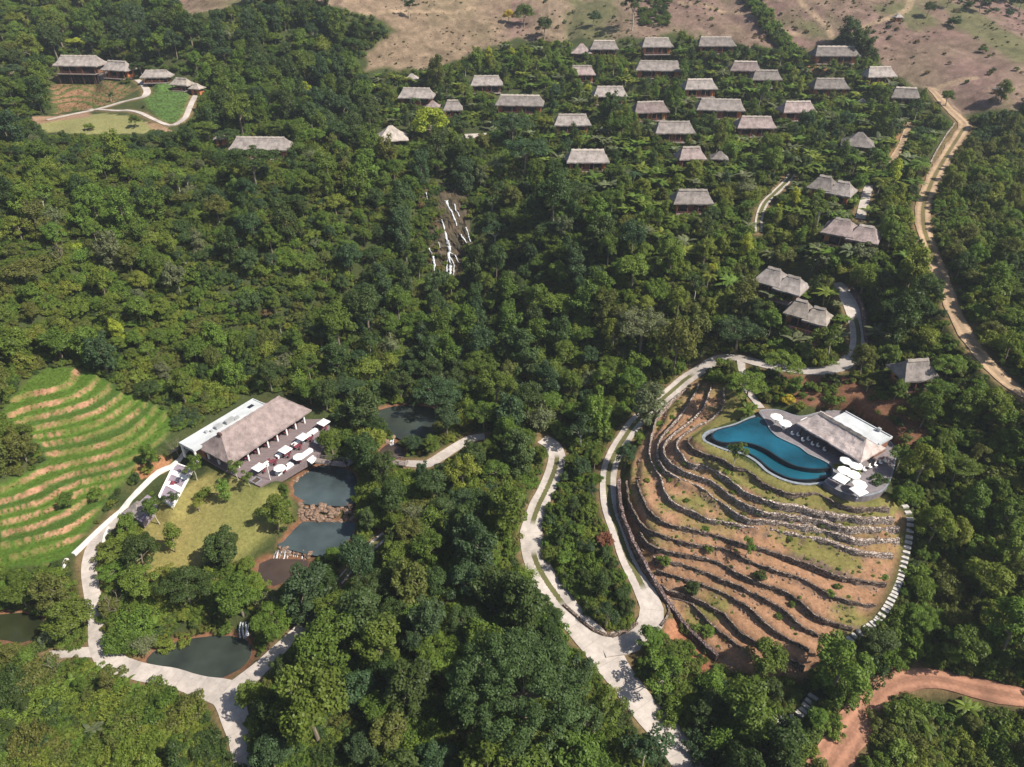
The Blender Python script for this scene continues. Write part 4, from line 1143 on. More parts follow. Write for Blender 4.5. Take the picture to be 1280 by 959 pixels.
def villa(x, y, z, Lr, rz, kind, label, i):
    root = empty('thatched_villa' if kind in 'vdtLw' else ('thatched_hut' if kind == 'p' else 'shed'), (x, y, z), rz)
    tag(root, label, 'villa' if kind in 'vd' else ('house' if kind in 'tLw' else ('hut' if kind == 'p' else 'shed')), 'thatched houses of the hillside village')
    rg = random.Random(i * 17 + 3)
    wallm = M[rg.choice(['wall_orange', 'wall_brown', 'wall_orange', 'wall_brown', 'wall_orange'])]
    if 'yellow' in label: wallm = M['wall_yellow']
    if 'orange' in label or 'red ' in label: wallm = M['wall_orange']
    thm = M[rg.choice(['thatch', 'thatch', 'thatch_red'])]
    if 'pale' in label or 'white' in label: thm = M['thatch_new']
    if kind == 's':
        boxes('wall', M['wall_brown'], [(0, 0, 1.2, Lr * .9, 4.0, 2.4)], root)
        mb = MB(); mb.prism([(-Lr / 2, -2.5), (Lr / 2, -2.5), (Lr / 2, 2.5), (-Lr / 2, 2.5)], [2.45, 2.45, 3.0, 3.0], [2.6, 2.6, 3.15, 3.15]); mb.build('roof', thm, root)
        boxes('door', M['wood_dark'], [(Lr * .1, -2.03, 1.05, 1.1, .08, 2.0)], root)
        return root
    if kind == 'p':
        s = Lr; h = s * .36
        ev = min(2.5, s * .42)
        put('roof', thatch_roof(s, s * .92, h, -s * .06, s * .06, thm, i, max(.3, s / 16), .22), root, (0, 0, ev + .2))
        if s > 5:
            boxes('wall', wallm, [(0, .3, ev / 2, s * .62, s * .5, ev)], root)
            window(root, -s * .12, .3 - s * .25 - .02, ev * .55, s * .18, ev * .5)
            boxes('door', M['wood_dark'], [(s * .13, .3 - s * .25 - .03, ev * .42, .95, .08, ev * .8)], root)
        else:
            boxes('wall', wallm, [(0, 0, ev / 2, s * .7, s * .6, ev)], root)
            boxes('door', M['wood_dark'], [(0, -s * .3 - .03, ev * .42, s * .22, .08, ev * .8)], root)
        for sx in (-1, 1):
            for sy in (-1, 1):
                boxes('post', M['wood_dark'], [(sx * s * .41, sy * s * .38, ev / 2 + .1, .14, .14, ev + .3)], root)
        return root
    W = max(6.5, min(9.0, Lr * .62)) if kind != 't' else Lr * .70
    fl = .7; ev = 3.1 + fl - .3; h = 2.7 if kind != 'L' else 2.9
    if kind == 'w': fl, ev, h, W = .15, 2.1, 1.9, max(5.0, Lr * .55)
    base = 0.0
    if kind == 'L':
        base = 3.0
        boxes('lower_storey', M['glass'], [(0, .6, 1.45, Lr * .92, W * .8, 2.9)], root)
        for k_ in range(9):
            boxes('pillar', M['wood_dark'], [(-Lr * .44 + k_ * Lr * .11, -W * .42, 1.45, .22, .22, 2.9)], root)
    zf = base + fl; ze = base + ev
    bl, bw = Lr - 2.2, W - 2.6
    # roof
    if kind == 't':
        L1 = Lr * .58
        for k_, (ox, oy, oz, sc) in enumerate(((-Lr * .21, .25, .25, 1.0), (Lr * .22, -.35, -.1, .96))):
            r = put('roof', thatch_roof(L1 * sc, W * sc, h * sc * .95, -L1 * .22, L1 * .22, thm, i * 2 + k_), root, (ox, oy, ze + oz))
            put('ridge_cap', ridge_cap(-L1 * .22, L1 * .22, h * sc * .95, M['thatch_new']), r)
    else:
        rr = .5 * Lr - 1.55
        r = put('roof', thatch_roof(Lr, W, h, -rr, rr, thm, i), root, (0, 0, ze))
        put('ridge_cap', ridge_cap(-rr, rr, h, M['thatch_new']), r)
    # body: back and side walls, front recessed behind the terrace
    wt = .25
    boxes('wall', wallm, [(0, bw / 2, (zf + ze) / 2, bl, wt, ze - zf), (-bl / 2 + wt / 2, .35, (zf + ze) / 2, wt, bw - .75, ze - zf), (bl / 2 - wt / 2, .35, (zf + ze) / 2, wt, bw - .75, ze - zf),
                          (0, -bw / 2 + 1.0, (zf + ze) / 2, bl * .14, wt, ze - zf), (-bl * .46, -bw / 2 + 1.0, (zf + ze) / 2, bl * .1, wt, ze - zf), (bl * .46, -bw / 2 + 1.0, (zf + ze) / 2, bl * .1, wt, ze - zf)], root)
    for s in (-1, 1):
        window(root, s * bl * .24, -bw / 2 + 1.0, zf + (ze - zf) * .5, bl * .30, (ze - zf) * .84)
        window(root, s * (bl / 2 + .03), .4, zf + (ze - zf) * .6, 1.5, 1.1, math.pi / 2 * s)
    boxes('door', M['wood_red'], [(0, -bw / 2 + .82, zf + (ze - zf) * .42, .95, .08, (ze - zf) * .83)], root)
    boxes('plinth', M['stone_plinth'], [(0, .2, zf / 2 - .6, bl * .98, bw * .96, zf + 1.0)], root)
    dx = -bl * .12 if kind in 'v' else 0
    boxes('deck', M['wood_grey'], [(0, -bw / 2 - .55, zf - .09, bl * 1.02, 2.9, .18)], root)
    boxes('railing', M['wood_red'], [(dx, -bw / 2 - 1.94, zf + .80, bl * .72, .08, .08), (dx, -bw / 2 - 1.94, zf + .42, bl * .72, .05, .05)] + [(dx + bl * .72 * (k_ / 8 - .5), -bw / 2 - 1.94, zf + .42, .07, .07, .8) for k_ in range(9)], root)
    for k_ in range(4):
        boxes('post', M['wood_red'], [((k_ / 3 - .5) * bl * .98, -bw / 2 - .9, (zf + ze) / 2, .20, .20, ze - zf)], root)
    for k_ in range(4):
        boxes('stilt', M['wood_dark'], [((k_ / 3 - .5) * bl * .94, -bw / 2 - 1.6, zf / 2 - .8, .22, .22, zf + 1.3)], root)
    return root
for i, (x, y, z, Lr, rz, kind, label) in enumerate(HINFO):
    villa(x, y, z, Lr, rz + (((i * 37) % 11) - 5) * .022, kind, label, i)

def frame_xf(o, ax):
    c, s = math.cos(ax), math.sin(ax)
    return lambda a, p: (o[0] + a * c - p * s, o[1] + a * s + p * c)

# --- restaurant on the valley floor
RAX = math.atan2(16.14, 10.14)
rx = frame_xf((-54.12, 108.53), RAX)      # along the front eave, away from the terrace
c0 = rx(8.15, 5.1)
rest = empty('restaurant_pavilion', (c0[0], c0[1], Z_REST), RAX)
tag(rest, 'big thatched restaurant pavilion with white flat roof behind, above the lawn', 'restaurant')
RL, RW = 21.9, 10.4
r = put('roof', thatch_roof(RL, RW, 3.7, -8.0, 7.4, M['thatch_red'], 5, .5, .35, .2), rest, (0, 0, 2.95))
put('ridge_cap', ridge_cap(-8.0, 7.4, 3.7, M['thatch_red'], 0, .35), r)
boxes('gable_vent', M['wood_dark'], [(-8.25, 0, 3.45, .5, 1.0, .6)], r)
boxes('back_wall', M['wall_brown'], [(.5, RW / 2 - 1.5, 1.45, 18.5, .25, 2.9)], rest)
boxes('end_wall', M['white'], [(-RL / 2 + 3.0, -1.4, 1.3, .3, 1.3, 2.6), (-RL / 2 + 3.0, 2.6, 1.3, .3, 2.2, 2.6)], rest)
boxes('counter', M['wood_dark'], [(1.5, 1.6, .55, 9, .8, 1.1)], rest)
for k_ in range(8):
    boxes('column', M['white'], [(-8.6 + k_ * 2.55, -RW / 2 + 1.0, 1.45, .3, .3, 2.9)], rest)
for k_ in range(3):
    boxes('column', M['white'], [(-RL / 2 + 1.0, -3.2 + k_ * 3.2, 1.45, .3, .3, 2.9)], rest)
fx = (-4.3 + 14.6) / 2 - 8.15; fy = (8.6 + 13.3) / 2 - 5.1
flat = boxes('flat_roof', M['white_roof'], [(fx, fy, 3.35, 18.9, 4.7, .35), (fx, fy + 2.25, 3.62, 18.9, .2, .25), (fx - 9.35, fy, 3.62, .2, 4.3, .25), (fx + 9.35, fy, 3.62, .2, 4.3, .25)], rest)
boxes('kitchen_wall', M['wall_brown'], [(fx + .8, fy, 1.55, 16.2, 4.0, 3.1)], rest)
for sy in (-1, 1):
    boxes('corner_column', M['white'], [(fx - 9.2, fy + sy * 2.05, 1.55, .35, .35, 3.2)], rest)
for (a, p, sx, sy, sz) in ((-.5, 10.9, 1.5, .9, .7), (2.1, 10.6, 2.1, .9, .75), (3.6, 10.3, 1.2, .7, .5), (-4.0 + 1.0, 11.6, .5, .5, .5), (-2.2, 11.0, .45, .45, .4)):
    boxes('roof_unit', M['grey_metal'], [(a - 8.15 + 4, p - 5.1, 3.55 + sz / 2, sx, sy, sz)], flat)
boxes('skylight', M['glass'], [(4.2, fy + .5, 3.56, 1.4, .9, .08)], flat)
# shade net behind
net = empty('shade_net', (*rx(4.5, 14.6), Z_REST), RAX)
tag(net, 'black net strip on posts behind the white flat roof of the restaurant', 'net')
mb = MB(); mb.prism([(-10.5, -1.0), (10, -1.0), (10, 1.0), (-10.5, 1.0)], [2.2, 2.2, 1.2, 1.2], [2.25, 2.25, 1.25, 1.25]); mb.build('mesh_sheet', M['net'], net)
for k_ in range(6):
    boxes('post', M['wood_dark'], [(-10 + k_ * 3.95, .9, .4, .1, .1, 1.8)], net)
# terrace platform of the restaurant
base = MB(); pl = REST_DECK
area = np.sum(pl[:, 0] * np.roll(pl[:, 1], -1) - np.roll(pl[:, 0], -1) * pl[:, 1])
if area < 0: pl = pl[::-1]
base.prism([tuple(p) for p in pl], Z_REST - 1.6, Z_REST)
rt = base.build('restaurant_terrace', [M['deck_wood']])
tag(rt, 'brown boarded terrace spread before the restaurant pavilion', 'terrace')
def long_white(a0, a1, p, label, h=.55, w=.95):
    q0 = rx(a0, p); q1 = rx(a1, p)
    mb = MB(); mb.box((q0[0] + q1[0]) / 2, (q0[1] + q1[1]) / 2, Z_REST + h / 2, math.hypot(q1[0] - q0[0], q1[1] - q0[1]), w, h, RAX)
    return tag(mb.build('white_bench', M['white']), label, 'bench', 'white benches of the restaurant terrace')
def deck_ap(u, v, z=Z_REST):
    p = at_z(float(u), float(v), z); dx, dy = p[0] + 54.12, p[1] - 108.53
    return dx * math.cos(RAX) + dy * math.sin(RAX), -dx * math.sin(RAX) + dy * math.cos(RAX)
aA0, pA = deck_ap(322, 588); aA1, pA1 = deck_ap(404, 534); pA = (pA + pA1) / 2
for k_ in range(4):
    s = (aA1 - aA0) / 4
    long_white(aA0 + k_ * s + .3, aA0 + (k_ + 1) * s - 1.6, pA, ['nearest', 'second', 'third', 'farthest'][k_] + ' long white bench in the inner row of the restaurant terrace')
aB0, pB = deck_ap(345, 594); aB1, pB1 = deck_ap(396, 560); pB = (pB + pB1) / 2
for k_ in range(2):
    s = (aB1 - aB0) / 2
    long_white(aB0 + k_ * s, aB0 + (k_ + 1) * s - 1.2, pB, ['nearer', 'farther'][k_] + ' white bench along the pond edge of the restaurant terrace')

def parasol_proto(square=True, r=1.55):
    root = empty('parasol')
    mb = MB(); n = 4 if square else 8
    ring = [(math.cos(2 * math.pi * (i + .5) / n) * r * (1.3 if square else 1), math.sin(2 * math.pi * (i + .5) / n) * r * (1.3 if square else 1)) for i in range(n)]
    for i in range(n):
        a, b = ring[i], ring[(i + 1) % n]
        m0 = (a[0] * .5, a[1] * .5); m1 = (b[0] * .5, b[1] * .5)
        mb.face([(*a, 2.25), (*b, 2.25), (*m1, 2.58), (*m0, 2.58)]); mb.face([(*m0, 2.58), (*m1, 2.58), (0, 0, 2.85)])
        mb.face([(*a, 2.08), (*b, 2.08), (*b, 2.25), (*a, 2.25)])
    mb.build('canopy', M['canvas'], root)
    mb = MB(); mb.bar((0, 0, 0), (0, 0, 2.9), .045); mb.build('pole', M['wood_dark'], root)
    mb = MB(); mb.bar((0, 0, 0), (0, 0, .12), .42, .38, 8); mb.build('base', M['pool_rim'], root)
    return root
PAR_S, PAR_R = parasol_proto(True), parasol_proto(False, 1.6)
used = set()
def parasol(u, v, zf, sq, label, group, rz=0.0, s=1.0):
    pr = PAR_S if sq else PAR_R
    o = pr if sq not in used else copy_tree(pr)
    used.add(sq)
    p = at_z(float(u), float(v), zf + 2.5 * s)
    o.location = (p[0], p[1], zf); o.rotation_euler = (0, 0, rz); o.scale = (s, s, s)
    return tag(o, label, 'parasol', group)
for (u, v, sq, l) in ((323, 583, 1, 'white square parasol at the lawn end of the inner terrace row'), (356, 561, 1, 'second white square parasol from the lawn on the inner terrace row'), (378, 545, 1, 'third white square parasol from the lawn on the inner terrace row'), (404, 527, 1, 'white square parasol at the far end of the restaurant terrace'),
                      (349, 584, 0, 'round white parasol nearest the lawn by the pond edge'), (373, 570, 0, 'round white parasol midway along the pond edge of the terrace'), (399, 549, 0, 'round white parasol by the bridge end of the terrace')):
    parasol(u, v, Z_REST, sq, l, 'parasols of the restaurant terrace', RAX, .74)
for (u, v, sq, l) in ((971, 520, 0, 'round white parasol nearest the pool path, upper of two'), (982, 528, 0, 'round white parasol beside the pool, lower of the upper two'), (1059, 574.5, 0, 'topmost white parasol of the cluster under the bar roof'), (1070, 580.5, 0, 'white parasol of the cluster touching the bar eave corner'),
                      (1056, 587, 0, 'white parasol at the left of the cluster below the bar'), (1067, 592, 0, 'white parasol in the middle of the cluster below the bar'), (1075, 604, 0, 'big white parasol nearest the deck edge'), (1052, 597, 1, 'square greyish white parasol at the pool end of the cluster'), (1074, 612, 1, 'grey white square parasol at the lowest deck edge')):
    parasol(u, v, Z_DECK, sq, l, 'parasols of the pool deck', random.uniform(0, 1), .76)

# tables and chairs
def table_proto():
    root = empty('dining_table')
    mb = MB(); mb.box(0, 0, .73, 1.3, .85, .06); mb.build('tabletop', M['red_fabric'], root)
    for sx in (-1, 1):
        for sy in (-1, 1):
            boxes('leg', M['wood_dark'], [(sx * .55, sy * .35, .35, .07, .07, .70)], root)
    return root
def chair_proto(mat):
    root = empty('chair')
    boxes('seat', mat, [(0, 0, .44, .5, .5, .08)], root)
    boxes('backrest', mat, [(0, .23, .74, .5, .07, .5)], root)
    for sx in (-1, 1):
        for sy in (-1, 1):
            boxes('leg', M['wood_dark'], [(sx * .2, sy * .2, .20, .05, .05, .40)], root)
    return root
TBL = table_proto(); CH = chair_proto(M['red_fabric']); CHW = chair_proto(M['canvas'])
first = {'t': True, 'c': True, 'w': True}
def place(key, proto, x, y, z, rz, label, cat, group):
    o = proto if first[key] else copy_tree(proto)
    first[key] = False
    o.location = (x, y, z); o.rotation_euler = (0, 0, rz)
    return tag(o, label, cat, group)
tn = 0
for (u, v, where) in ((327, 590, 'nearest the lawn on the boarded terrace'), (341, 580, 'between the first and second inner parasols'), (358, 571, 'between inner and outer parasol rows'), (372, 561, 'beside the third inner parasol'), (386, 551, 'on the far half of the boarded terrace'), (404, 537, 'at the far end of the terrace'), (353, 590, 'under the round parasol nearest the lawn'), (372, 578, 'under the middle round parasol')):
    p = at_z(float(u), float(v), Z_REST)
    place('t', TBL, p[0], p[1], Z_REST, RAX, 'dark red dining table ' + where, 'table', 'dining tables of the terrace')
    for k_, (a, b, t) in enumerate(((0, .75, 0), (0, -.75, math.pi), (.95, 0, -math.pi / 2))):
        c, s = math.cos(RAX), math.sin(RAX)
        place('c', CH, p[0] + a * c - b * s, p[1] + a * s + b * c, Z_REST, RAX + t, 'dark red chair pulled up to the table ' + where, 'chair', 'chairs of the table ' + where)
for k_ in range(7):
    q = rx(-.5 + k_ * 2.6, -.1 + 1.6)
    place('t', TBL, q[0], q[1], Z_REST, RAX, 'dark table in the shade just under the restaurant eave', 'table', 'tables under the restaurant eave')
# pool stools in pairs along the deck
for k_, (u, v) in enumerate(((979, 537), (990, 545), (997, 546.5), (1003, 553), (1010, 552), (1015, 558), (1022, 560), (1030, 565), (1080, 590), (1087, 586), (1094, 584), (1100, 581), (1106, 579))):
    p = at_z(u, v, Z_DECK)
    place('w', CHW, p[0], p[1], Z_DECK, -.98 + math.pi / 2, 'white chair on the shaded pool deck in front of the bar' if u < 1050 else 'white chair under the right end of the bar roof', 'chair', 'white chairs on the pool deck' if u < 1050 else 'white chairs at the right end of the bar')

# planters, lamp
p = at_z(320.0, 601.0, Z_REST)
pr = empty('planter_box', (p[0], p[1], Z_REST - .8), RAX); tag(pr, 'square grey planter box at the lawn corner of the restaurant terrace', 'planter')
boxes('trough', M['pool_rim'], [(-.75, 0, .5, .15, 1.6, 1.0), (.75, 0, .5, .15, 1.6, 1.0), (0, -.72, .5, 1.35, .15, 1.0), (0, .72, .5, 1.35, .15, 1.0)], pr)
boxes('soil', M['wood_dark'], [(0, 0, .42, 1.3, 1.25, .8)], pr)
p = at_z(338.0, 600.0, Z_REST)
lp = empty('lamp_post', (p[0], p[1], Z_REST)); tag(lp, 'slim pale lamp post on the pond side of the restaurant terrace', 'lamp post')
mb = MB(); mb.bar((0, 0, 0), (0, 0, 3.6), .07, .05, 8); mb.build('post', M['canvas'], lp)
mb = MB(); mb.bar((0, 0, 3.6), (0, 0, 3.9), .16, .12, 8); mb.build('lamp_head', M['grey_metal'], lp)
# white walled paved terrace below the restaurant end
q = [tuple(a) for a in PAVE_Q]
ct = np.mean(q, 0)
pv = empty('paved_terrace', (ct[0], ct[1], 0)); tag(pv, 'small white walled terrace with purple paving left of the lawn', 'terrace')
rel = [(a - ct[0], b - ct[1]) for a, b in q]
mb = MB(); mb.prism(rel, 6.2, 7.42); mb.build('paving', M['pave_purple'], pv)
for k_ in range(4):
    a, b = rel[k_], rel[(k_ + 1) % 4]
    mb = MB(); mb.box((a[0] + b[0]) / 2, (a[1] + b[1]) / 2, 7.42, math.hypot(b[0] - a[0], b[1] - a[1]) - .32, .3, .75, math.atan2(b[1] - a[1], b[0] - a[0])); mb.build('low_wall', M['white'], pv)
for k_, (f, w_) in enumerate(((.42, 1.2), (.74, 1.1))):
    a = [rel[0][j] * (1 - f) + rel[3][j] * f for j in (0, 1)]; b = [rel[1][j] * (1 - f) + rel[2][j] * f for j in (0, 1)]
    mb = MB(); mb.box((a[0] + b[0]) / 2, (a[1] + b[1]) / 2, 7.44, math.hypot(b[0] - a[0], b[1] - a[1]) - .5, w_, .35, math.atan2(b[1] - a[1], b[0] - a[0])); mb.build('step_slab', M['white'], pv)
mb = MB(); mb.bar((-.5, 0, 7.42), (-.5, 0, 8.3), .9, .05, 4); mb.build('red_cover', M['red_fabric'], pv)
# grey paved court by the thatched hut
q = [at_z(float(u), float(v), 7.0)[:2] for u, v in ((158, 640), (178, 652), (200, 628), (184, 617))]
mb = MB(); mb.prism([tuple(a) for a in q], 5.4, 6.75)
tag(mb.build('paved_court', M['pave_purple']), 'grey purple paved court beside the thatched hut at the road end', 'paving')

# --- footbridge between the restaurant and the pond path
bp = at_z(*np.array([(396, 576), (414, 578.5), (433, 580.5), (447, 570), (466, 573), (484, 576), (508, 580)], float).T, 9.1)
br = empty('footbridge', (bp[0, 0], bp[0, 1], 9.1)); tag(br, 'brown wooden footbridge bending over the head of the bluish pond', 'bridge')
mbd, mbr, = MB(), MB()
for a, b in zip(bp[:-1], bp[1:]):
    d = b - a; ln = float(np.hypot(d[0], d[1])); m_ = (a + b) / 2 - bp[0]; an = math.atan2(d[1], d[0])
    mbd.box(m_[0], m_[1], 0, ln + .35, 1.5, .14, an)
    for s in (-1, 1):
        ox, oy = -math.sin(an) * .72 * s, math.cos(an) * .72 * s
        mbr.box(m_[0] + ox, m_[1] + oy, .98, ln + .2, .07, .07, an); mbr.box(m_[0] + ox, m_[1] + oy, .55, ln + .2, .05, .05, an)
        for k_ in range(int(ln / 1.2) + 1):
            t = (k_ / max(1, int(ln / 1.2)) - .5) * ln
            mbr.box(m_[0] + ox + math.cos(an) * t, m_[1] + oy + math.sin(an) * t, .55, .08, .08, .95, an)
mbd.build('walkway', M['wood_grey'], br); mbr.build('railing', M['wood_grey'], br)
for q in bp[1:-1]:
    for s in (-1, 1):
        mb = MB(); mb.bar((q[0] - bp[0, 0] + s * .5, q[1] - bp[0, 1], -.1), (q[0] - bp[0, 0] + s * .5, q[1] - bp[0, 1], -3.6), .12); mb.build('pile', M['wood_dark'], br)
# steps from the terrace to the bridge
p = at_z(388.0, 573.0, 9.2)
mb = MB()
for k_ in range(3): mb.box(k_ * .45, 0, -.1 - k_ * .18, .45, 1.8, .2)
tag(mb.build('terrace_steps', M['white'], None, (p[0], p[1], 9.3), -.5), 'three white steps between restaurant terrace and footbridge', 'steps')

# --- pool
def ring_mesh(outer, w, z0, z1):
    """wall following a closed line, w thick towards the inside"""
    pl = catmull(np.vstack([outer, outer[:1]]), .7)[:-1]
    area = np.sum(pl[:, 0] * np.roll(pl[:, 1], -1) - np.roll(pl[:, 0], -1) * pl[:, 1])
    if area < 0: pl = pl[::-1]
    tg = np.roll(pl, -1, 0) - np.roll(pl, 1, 0); tg /= np.linalg.norm(tg, axis=1)[:, None] + 1e-9
    inn = pl + np.stack([-tg[:, 1], tg[:, 0]], -1) * w
    n = len(pl); mb = MB()
    for i in range(n):
        j = (i + 1) % n
        a, b, c, d = pl[i], pl[j], inn[j], inn[i]
        mb.face([(*a, z1), (*b, z1), (*c, z1), (*d, z1)])
        mb.face([(*a, z0), (*b, z0), (*b, z1), (*a, z1)])
        mb.face([(*c, z0), (*d, z0), (*d, z1), (*c, z1)])
    return mb, pl, inn
def inset(poly, w):
    _, pl, inn = ring_mesh(poly, w, 0, 1); return inn
pool = empty('swimming_pool', (0, 0, 0)); tag(pool, 'curving two level turquoise infinity pool above the brown terraces', 'pool')
mb, o_, rim_in = ring_mesh(POOL_RIM, .55, 17.2, Z_RIM); mb.build('rim', M['pool_rim'], pool)
mb = MB(); mb.face([(*p, 18.55) for p in inset(POOL_RIM, .3)]); mb.build('catch_channel', M['pool_wall'], pool)
mb, o_, low_in = ring_mesh(POOL_LOW, .3, 17.5, Z_LOW + .01); mb.build('lower_basin', M['pool_wall'], pool)
mb = MB(); mb.face([(*p, Z_LOW - .02) for p in inset(POOL_LOW, .15)]); mb.build('lower_water', M['pool_low'], pool)
mb, o_, up_in = ring_mesh(POOL_UP, .28, 17.6, Z_UP + .012); mb.build('upper_basin', M['pool_wall'], pool)
mb = MB(); mb.face([(*p, Z_UP) for p in inset(POOL_UP, .14)]); mb.build('upper_water', M['pool'], pool)
pl = DECK; area = np.sum(pl[:, 0] * np.roll(pl[:, 1], -1) - np.roll(pl[:, 0], -1) * pl[:, 1])
if area < 0: pl = pl[::-1]
pl = catmull(np.vstack([pl, pl[:1]]), .8)[:-1]
mb = MB(); mb.prism([tuple(p) for p in pl], 17.4, Z_DECK)
dk = mb.build('pool_deck', M['deck']); tag(dk, 'grey purple stone deck curving between the pool and the bar', 'deck')
mb, _, _ = ring_mesh(DECK, .25, Z_DECK - .1, Z_DECK + .05); mb.build('edge_kerb', M['pool_rim'], dk)
# --- pool bar
BAX = math.atan2(-10.82, 7.0)
bx_ = frame_xf((53.63, 105.26), BAX)
c0 = bx_(6.5, 3.3)
bar = empty('pool_bar', (c0[0], c0[1], Z_DECK), BAX); tag(bar, 'long thatched pool bar with white flat roof at its back', 'bar')
r = put('roof', thatch_roof(13.6, 7.2, 2.4, -4.6, 4.9, M['thatch_pale'], 9, .45, .3, .2, -.3), bar, (0, 0, 2.6))
put('ridge_cap', ridge_cap(-4.6, 4.9, 2.4, M['thatch_new'], -.3, .4), r)
boxes('back_wall', M['wall_brown'], [(0, 2.2, 1.3, 11.6, .25, 2.6)], bar)
boxes('counter', M['wood_dark'], [(-1, .8, .55, 6, .6, 1.1)], bar)
for k_ in range(5):
    boxes('column', M['wood_dark'], [(-5.9 + k_ * 2.95, -2.7, 1.3, .2, .2, 2.6)], bar)
fr = boxes('flat_roof', M['white_roof'], [(1.3, 4.3, 3.15, 9.6, 4.2, .3), (1.3, 6.3, 3.4, 9.6, .18, .22), (6.0, 4.3, 3.4, .18, 3.8, .22)], bar)
boxes('annex_wall', M['wall_brown'], [(1.3, 4.3, 1.5, 9.0, 3.6, 3.0)], bar)
boxes('roof_unit', M['grey_metal'], [(3.6, 6.0, 3.7, .6, .5, .6)], fr)
boxes('entrance_slab', M['white'], [(-7.6, 2.2, -.02, 2.6, 2.0, .14)], bar)

# --- waterfall: a steep rock cliff with several falls
def off_slope(u, v, k):
    """points k metres out from the hillside below pixels (u, v)"""
    p = hit(u, v, ground)
    d = np.array([0, 0, CAM_Z]) - p; d[:, 2] *= .35
    return p + d / np.linalg.norm(d, axis=1)[:, None] * np.asarray(k).reshape(-1, 1)
def cliff_depth(x, z):
    q = Vector((x, 0, z))
    return 1.6 + 1.9 * mnoise.noise(q * .22) + 1.1 * mnoise.noise(q * .6 + Vector((3, 1, 7))) + .5 * mnoise.noise(q * 1.6)
def cliff():
    nv, nu = 44, 34
    V, F = [], []
    for j in range(nv):
        t = j / (nv - 1); v = 226 + 124 * t
        uc = 553 + 14 * t; wd = 27 + 7 * math.sin(t * 3.0) + 3 * math.sin(t * 9)
        us = uc + (np.arange(nu) / (nu - 1) - .5) * 2 * wd
        p = hit(us, np.full(nu, v), ground)
        k_ = []
        for i in range(nu):
            e = abs(i / (nu - 1) - .5) * 2
            k_.append(cliff_depth(p[i, 0], p[i, 2]) * (1 - e ** 4) - 1.2 * e ** 6 - (1.5 if j in (0, nu - 1) else 0))
        q = off_slope(us, np.full(nu, v), k_)
        V += [tuple(a) for a in q]
    for j in range(nv - 1):
        for i in range(nu - 1):
            a = j * nu + i
            F.append((a, a + nu, a + nu + 1, a + 1))
    me = bpy.data.meshes.new('waterfall_cliff'); me.from_pydata(V, [], F)
    m = simple('wet_brown_rock', (0.018, 0.024, 0.010), .7, .5, .40, 1.0, .3, detail=9, var2=(.088, .060, .034))
    me.materials.append(m); me.update()
    return tag(link_mesh('waterfall_cliff', me), 'mossy brown rock cliff behind the waterfall', 'cliff', kind='structure')
cliff()
wf = empty('waterfall', (0, 0, 0)); tag(wf, 'tall white waterfall in thin strands down the brown cliff in the gorge', 'waterfall')
for k_, (px, wd) in enumerate((
    ([(552, 272), (554, 280), (557, 290), (558, 297), (562, 309), (561, 318), (563, 330), (562, 343)], (.25, .4, .55, 1.0, .8, .5, .8, .6)),
    ([(561, 318), (566, 326), (567, 336), (566, 343)], (.4, .35, .4, .3)),
    ([(561, 318), (559, 328), (558, 338)], (.3, .4, .3)),
    ([(558, 249), (560, 256), (565, 264), (569, 275), (571, 281)], (.8, .5, .4, .5, .3)),
    ([(568, 253), (570, 260), (574, 269)], (.3, .35, .3)),
    ([(582, 282), (585, 289), (588, 299)], (.45, .4, .3)),
    ([(576, 291), (579, 296), (583, 301)], (.4, .7, .5)),
    ([(536, 307), (539, 315), (542, 323), (543, 336)], (.35, .6, .7, .5)),
    ([(563, 314), (569, 318), (574, 327)], (.35, .3, .25)),
    ([(532, 238), (534, 247), (537, 256)], (.35, .3, .25)),
    ([(510, 255), (513, 260)], (.6, .4)),
    ([(548, 300), (550, 308)], (.25, .2)))):
    a = catmull(np.array(px, float), 1.6)
    p0 = hit(a[:, 0], a[:, 1], ground)
    dep = np.array([max(.4, cliff_depth(q[0], q[2])) for q in p0]) + .35
    P = off_slope(a[:, 0], a[:, 1], dep)
    wds = np.interp(np.linspace(0, 1, len(a)), np.linspace(0, 1, len(wd)), wd)
    P = catmull(np.column_stack([P, wds]), .3)
    rg_ = np.random.default_rng(k_); V, F = [], []
    for i in range(len(P)):
        w_ = P[i, 3] * max(.25, 1 + rg_.normal(0, .3)) / 2
        ox = .25 * mnoise.noise(Vector((P[i, 2] * .9, k_ * 1.7, 0)))
        for t in (-1, -.5, 0, .5, 1):
            V.append((P[i, 0] + ox + t * w_, P[i, 1] - (1 - t * t) * .2 + rg_.normal(0, .06), P[i, 2] + rg_.normal(0, .05)))
    for i in range(len(P) - 1):
        for c_ in range(4):
            q = i * 5 + c_; F.append((q, q + 1, q + 6, q + 5))
    me = bpy.data.meshes.new('strand'); me.from_pydata(V, [], F); me.materials.append(M['foam'])
    me.polygons.foreach_set("use_smooth", [True] * len(F)); me.update()
    link_mesh('strand', me, wf)
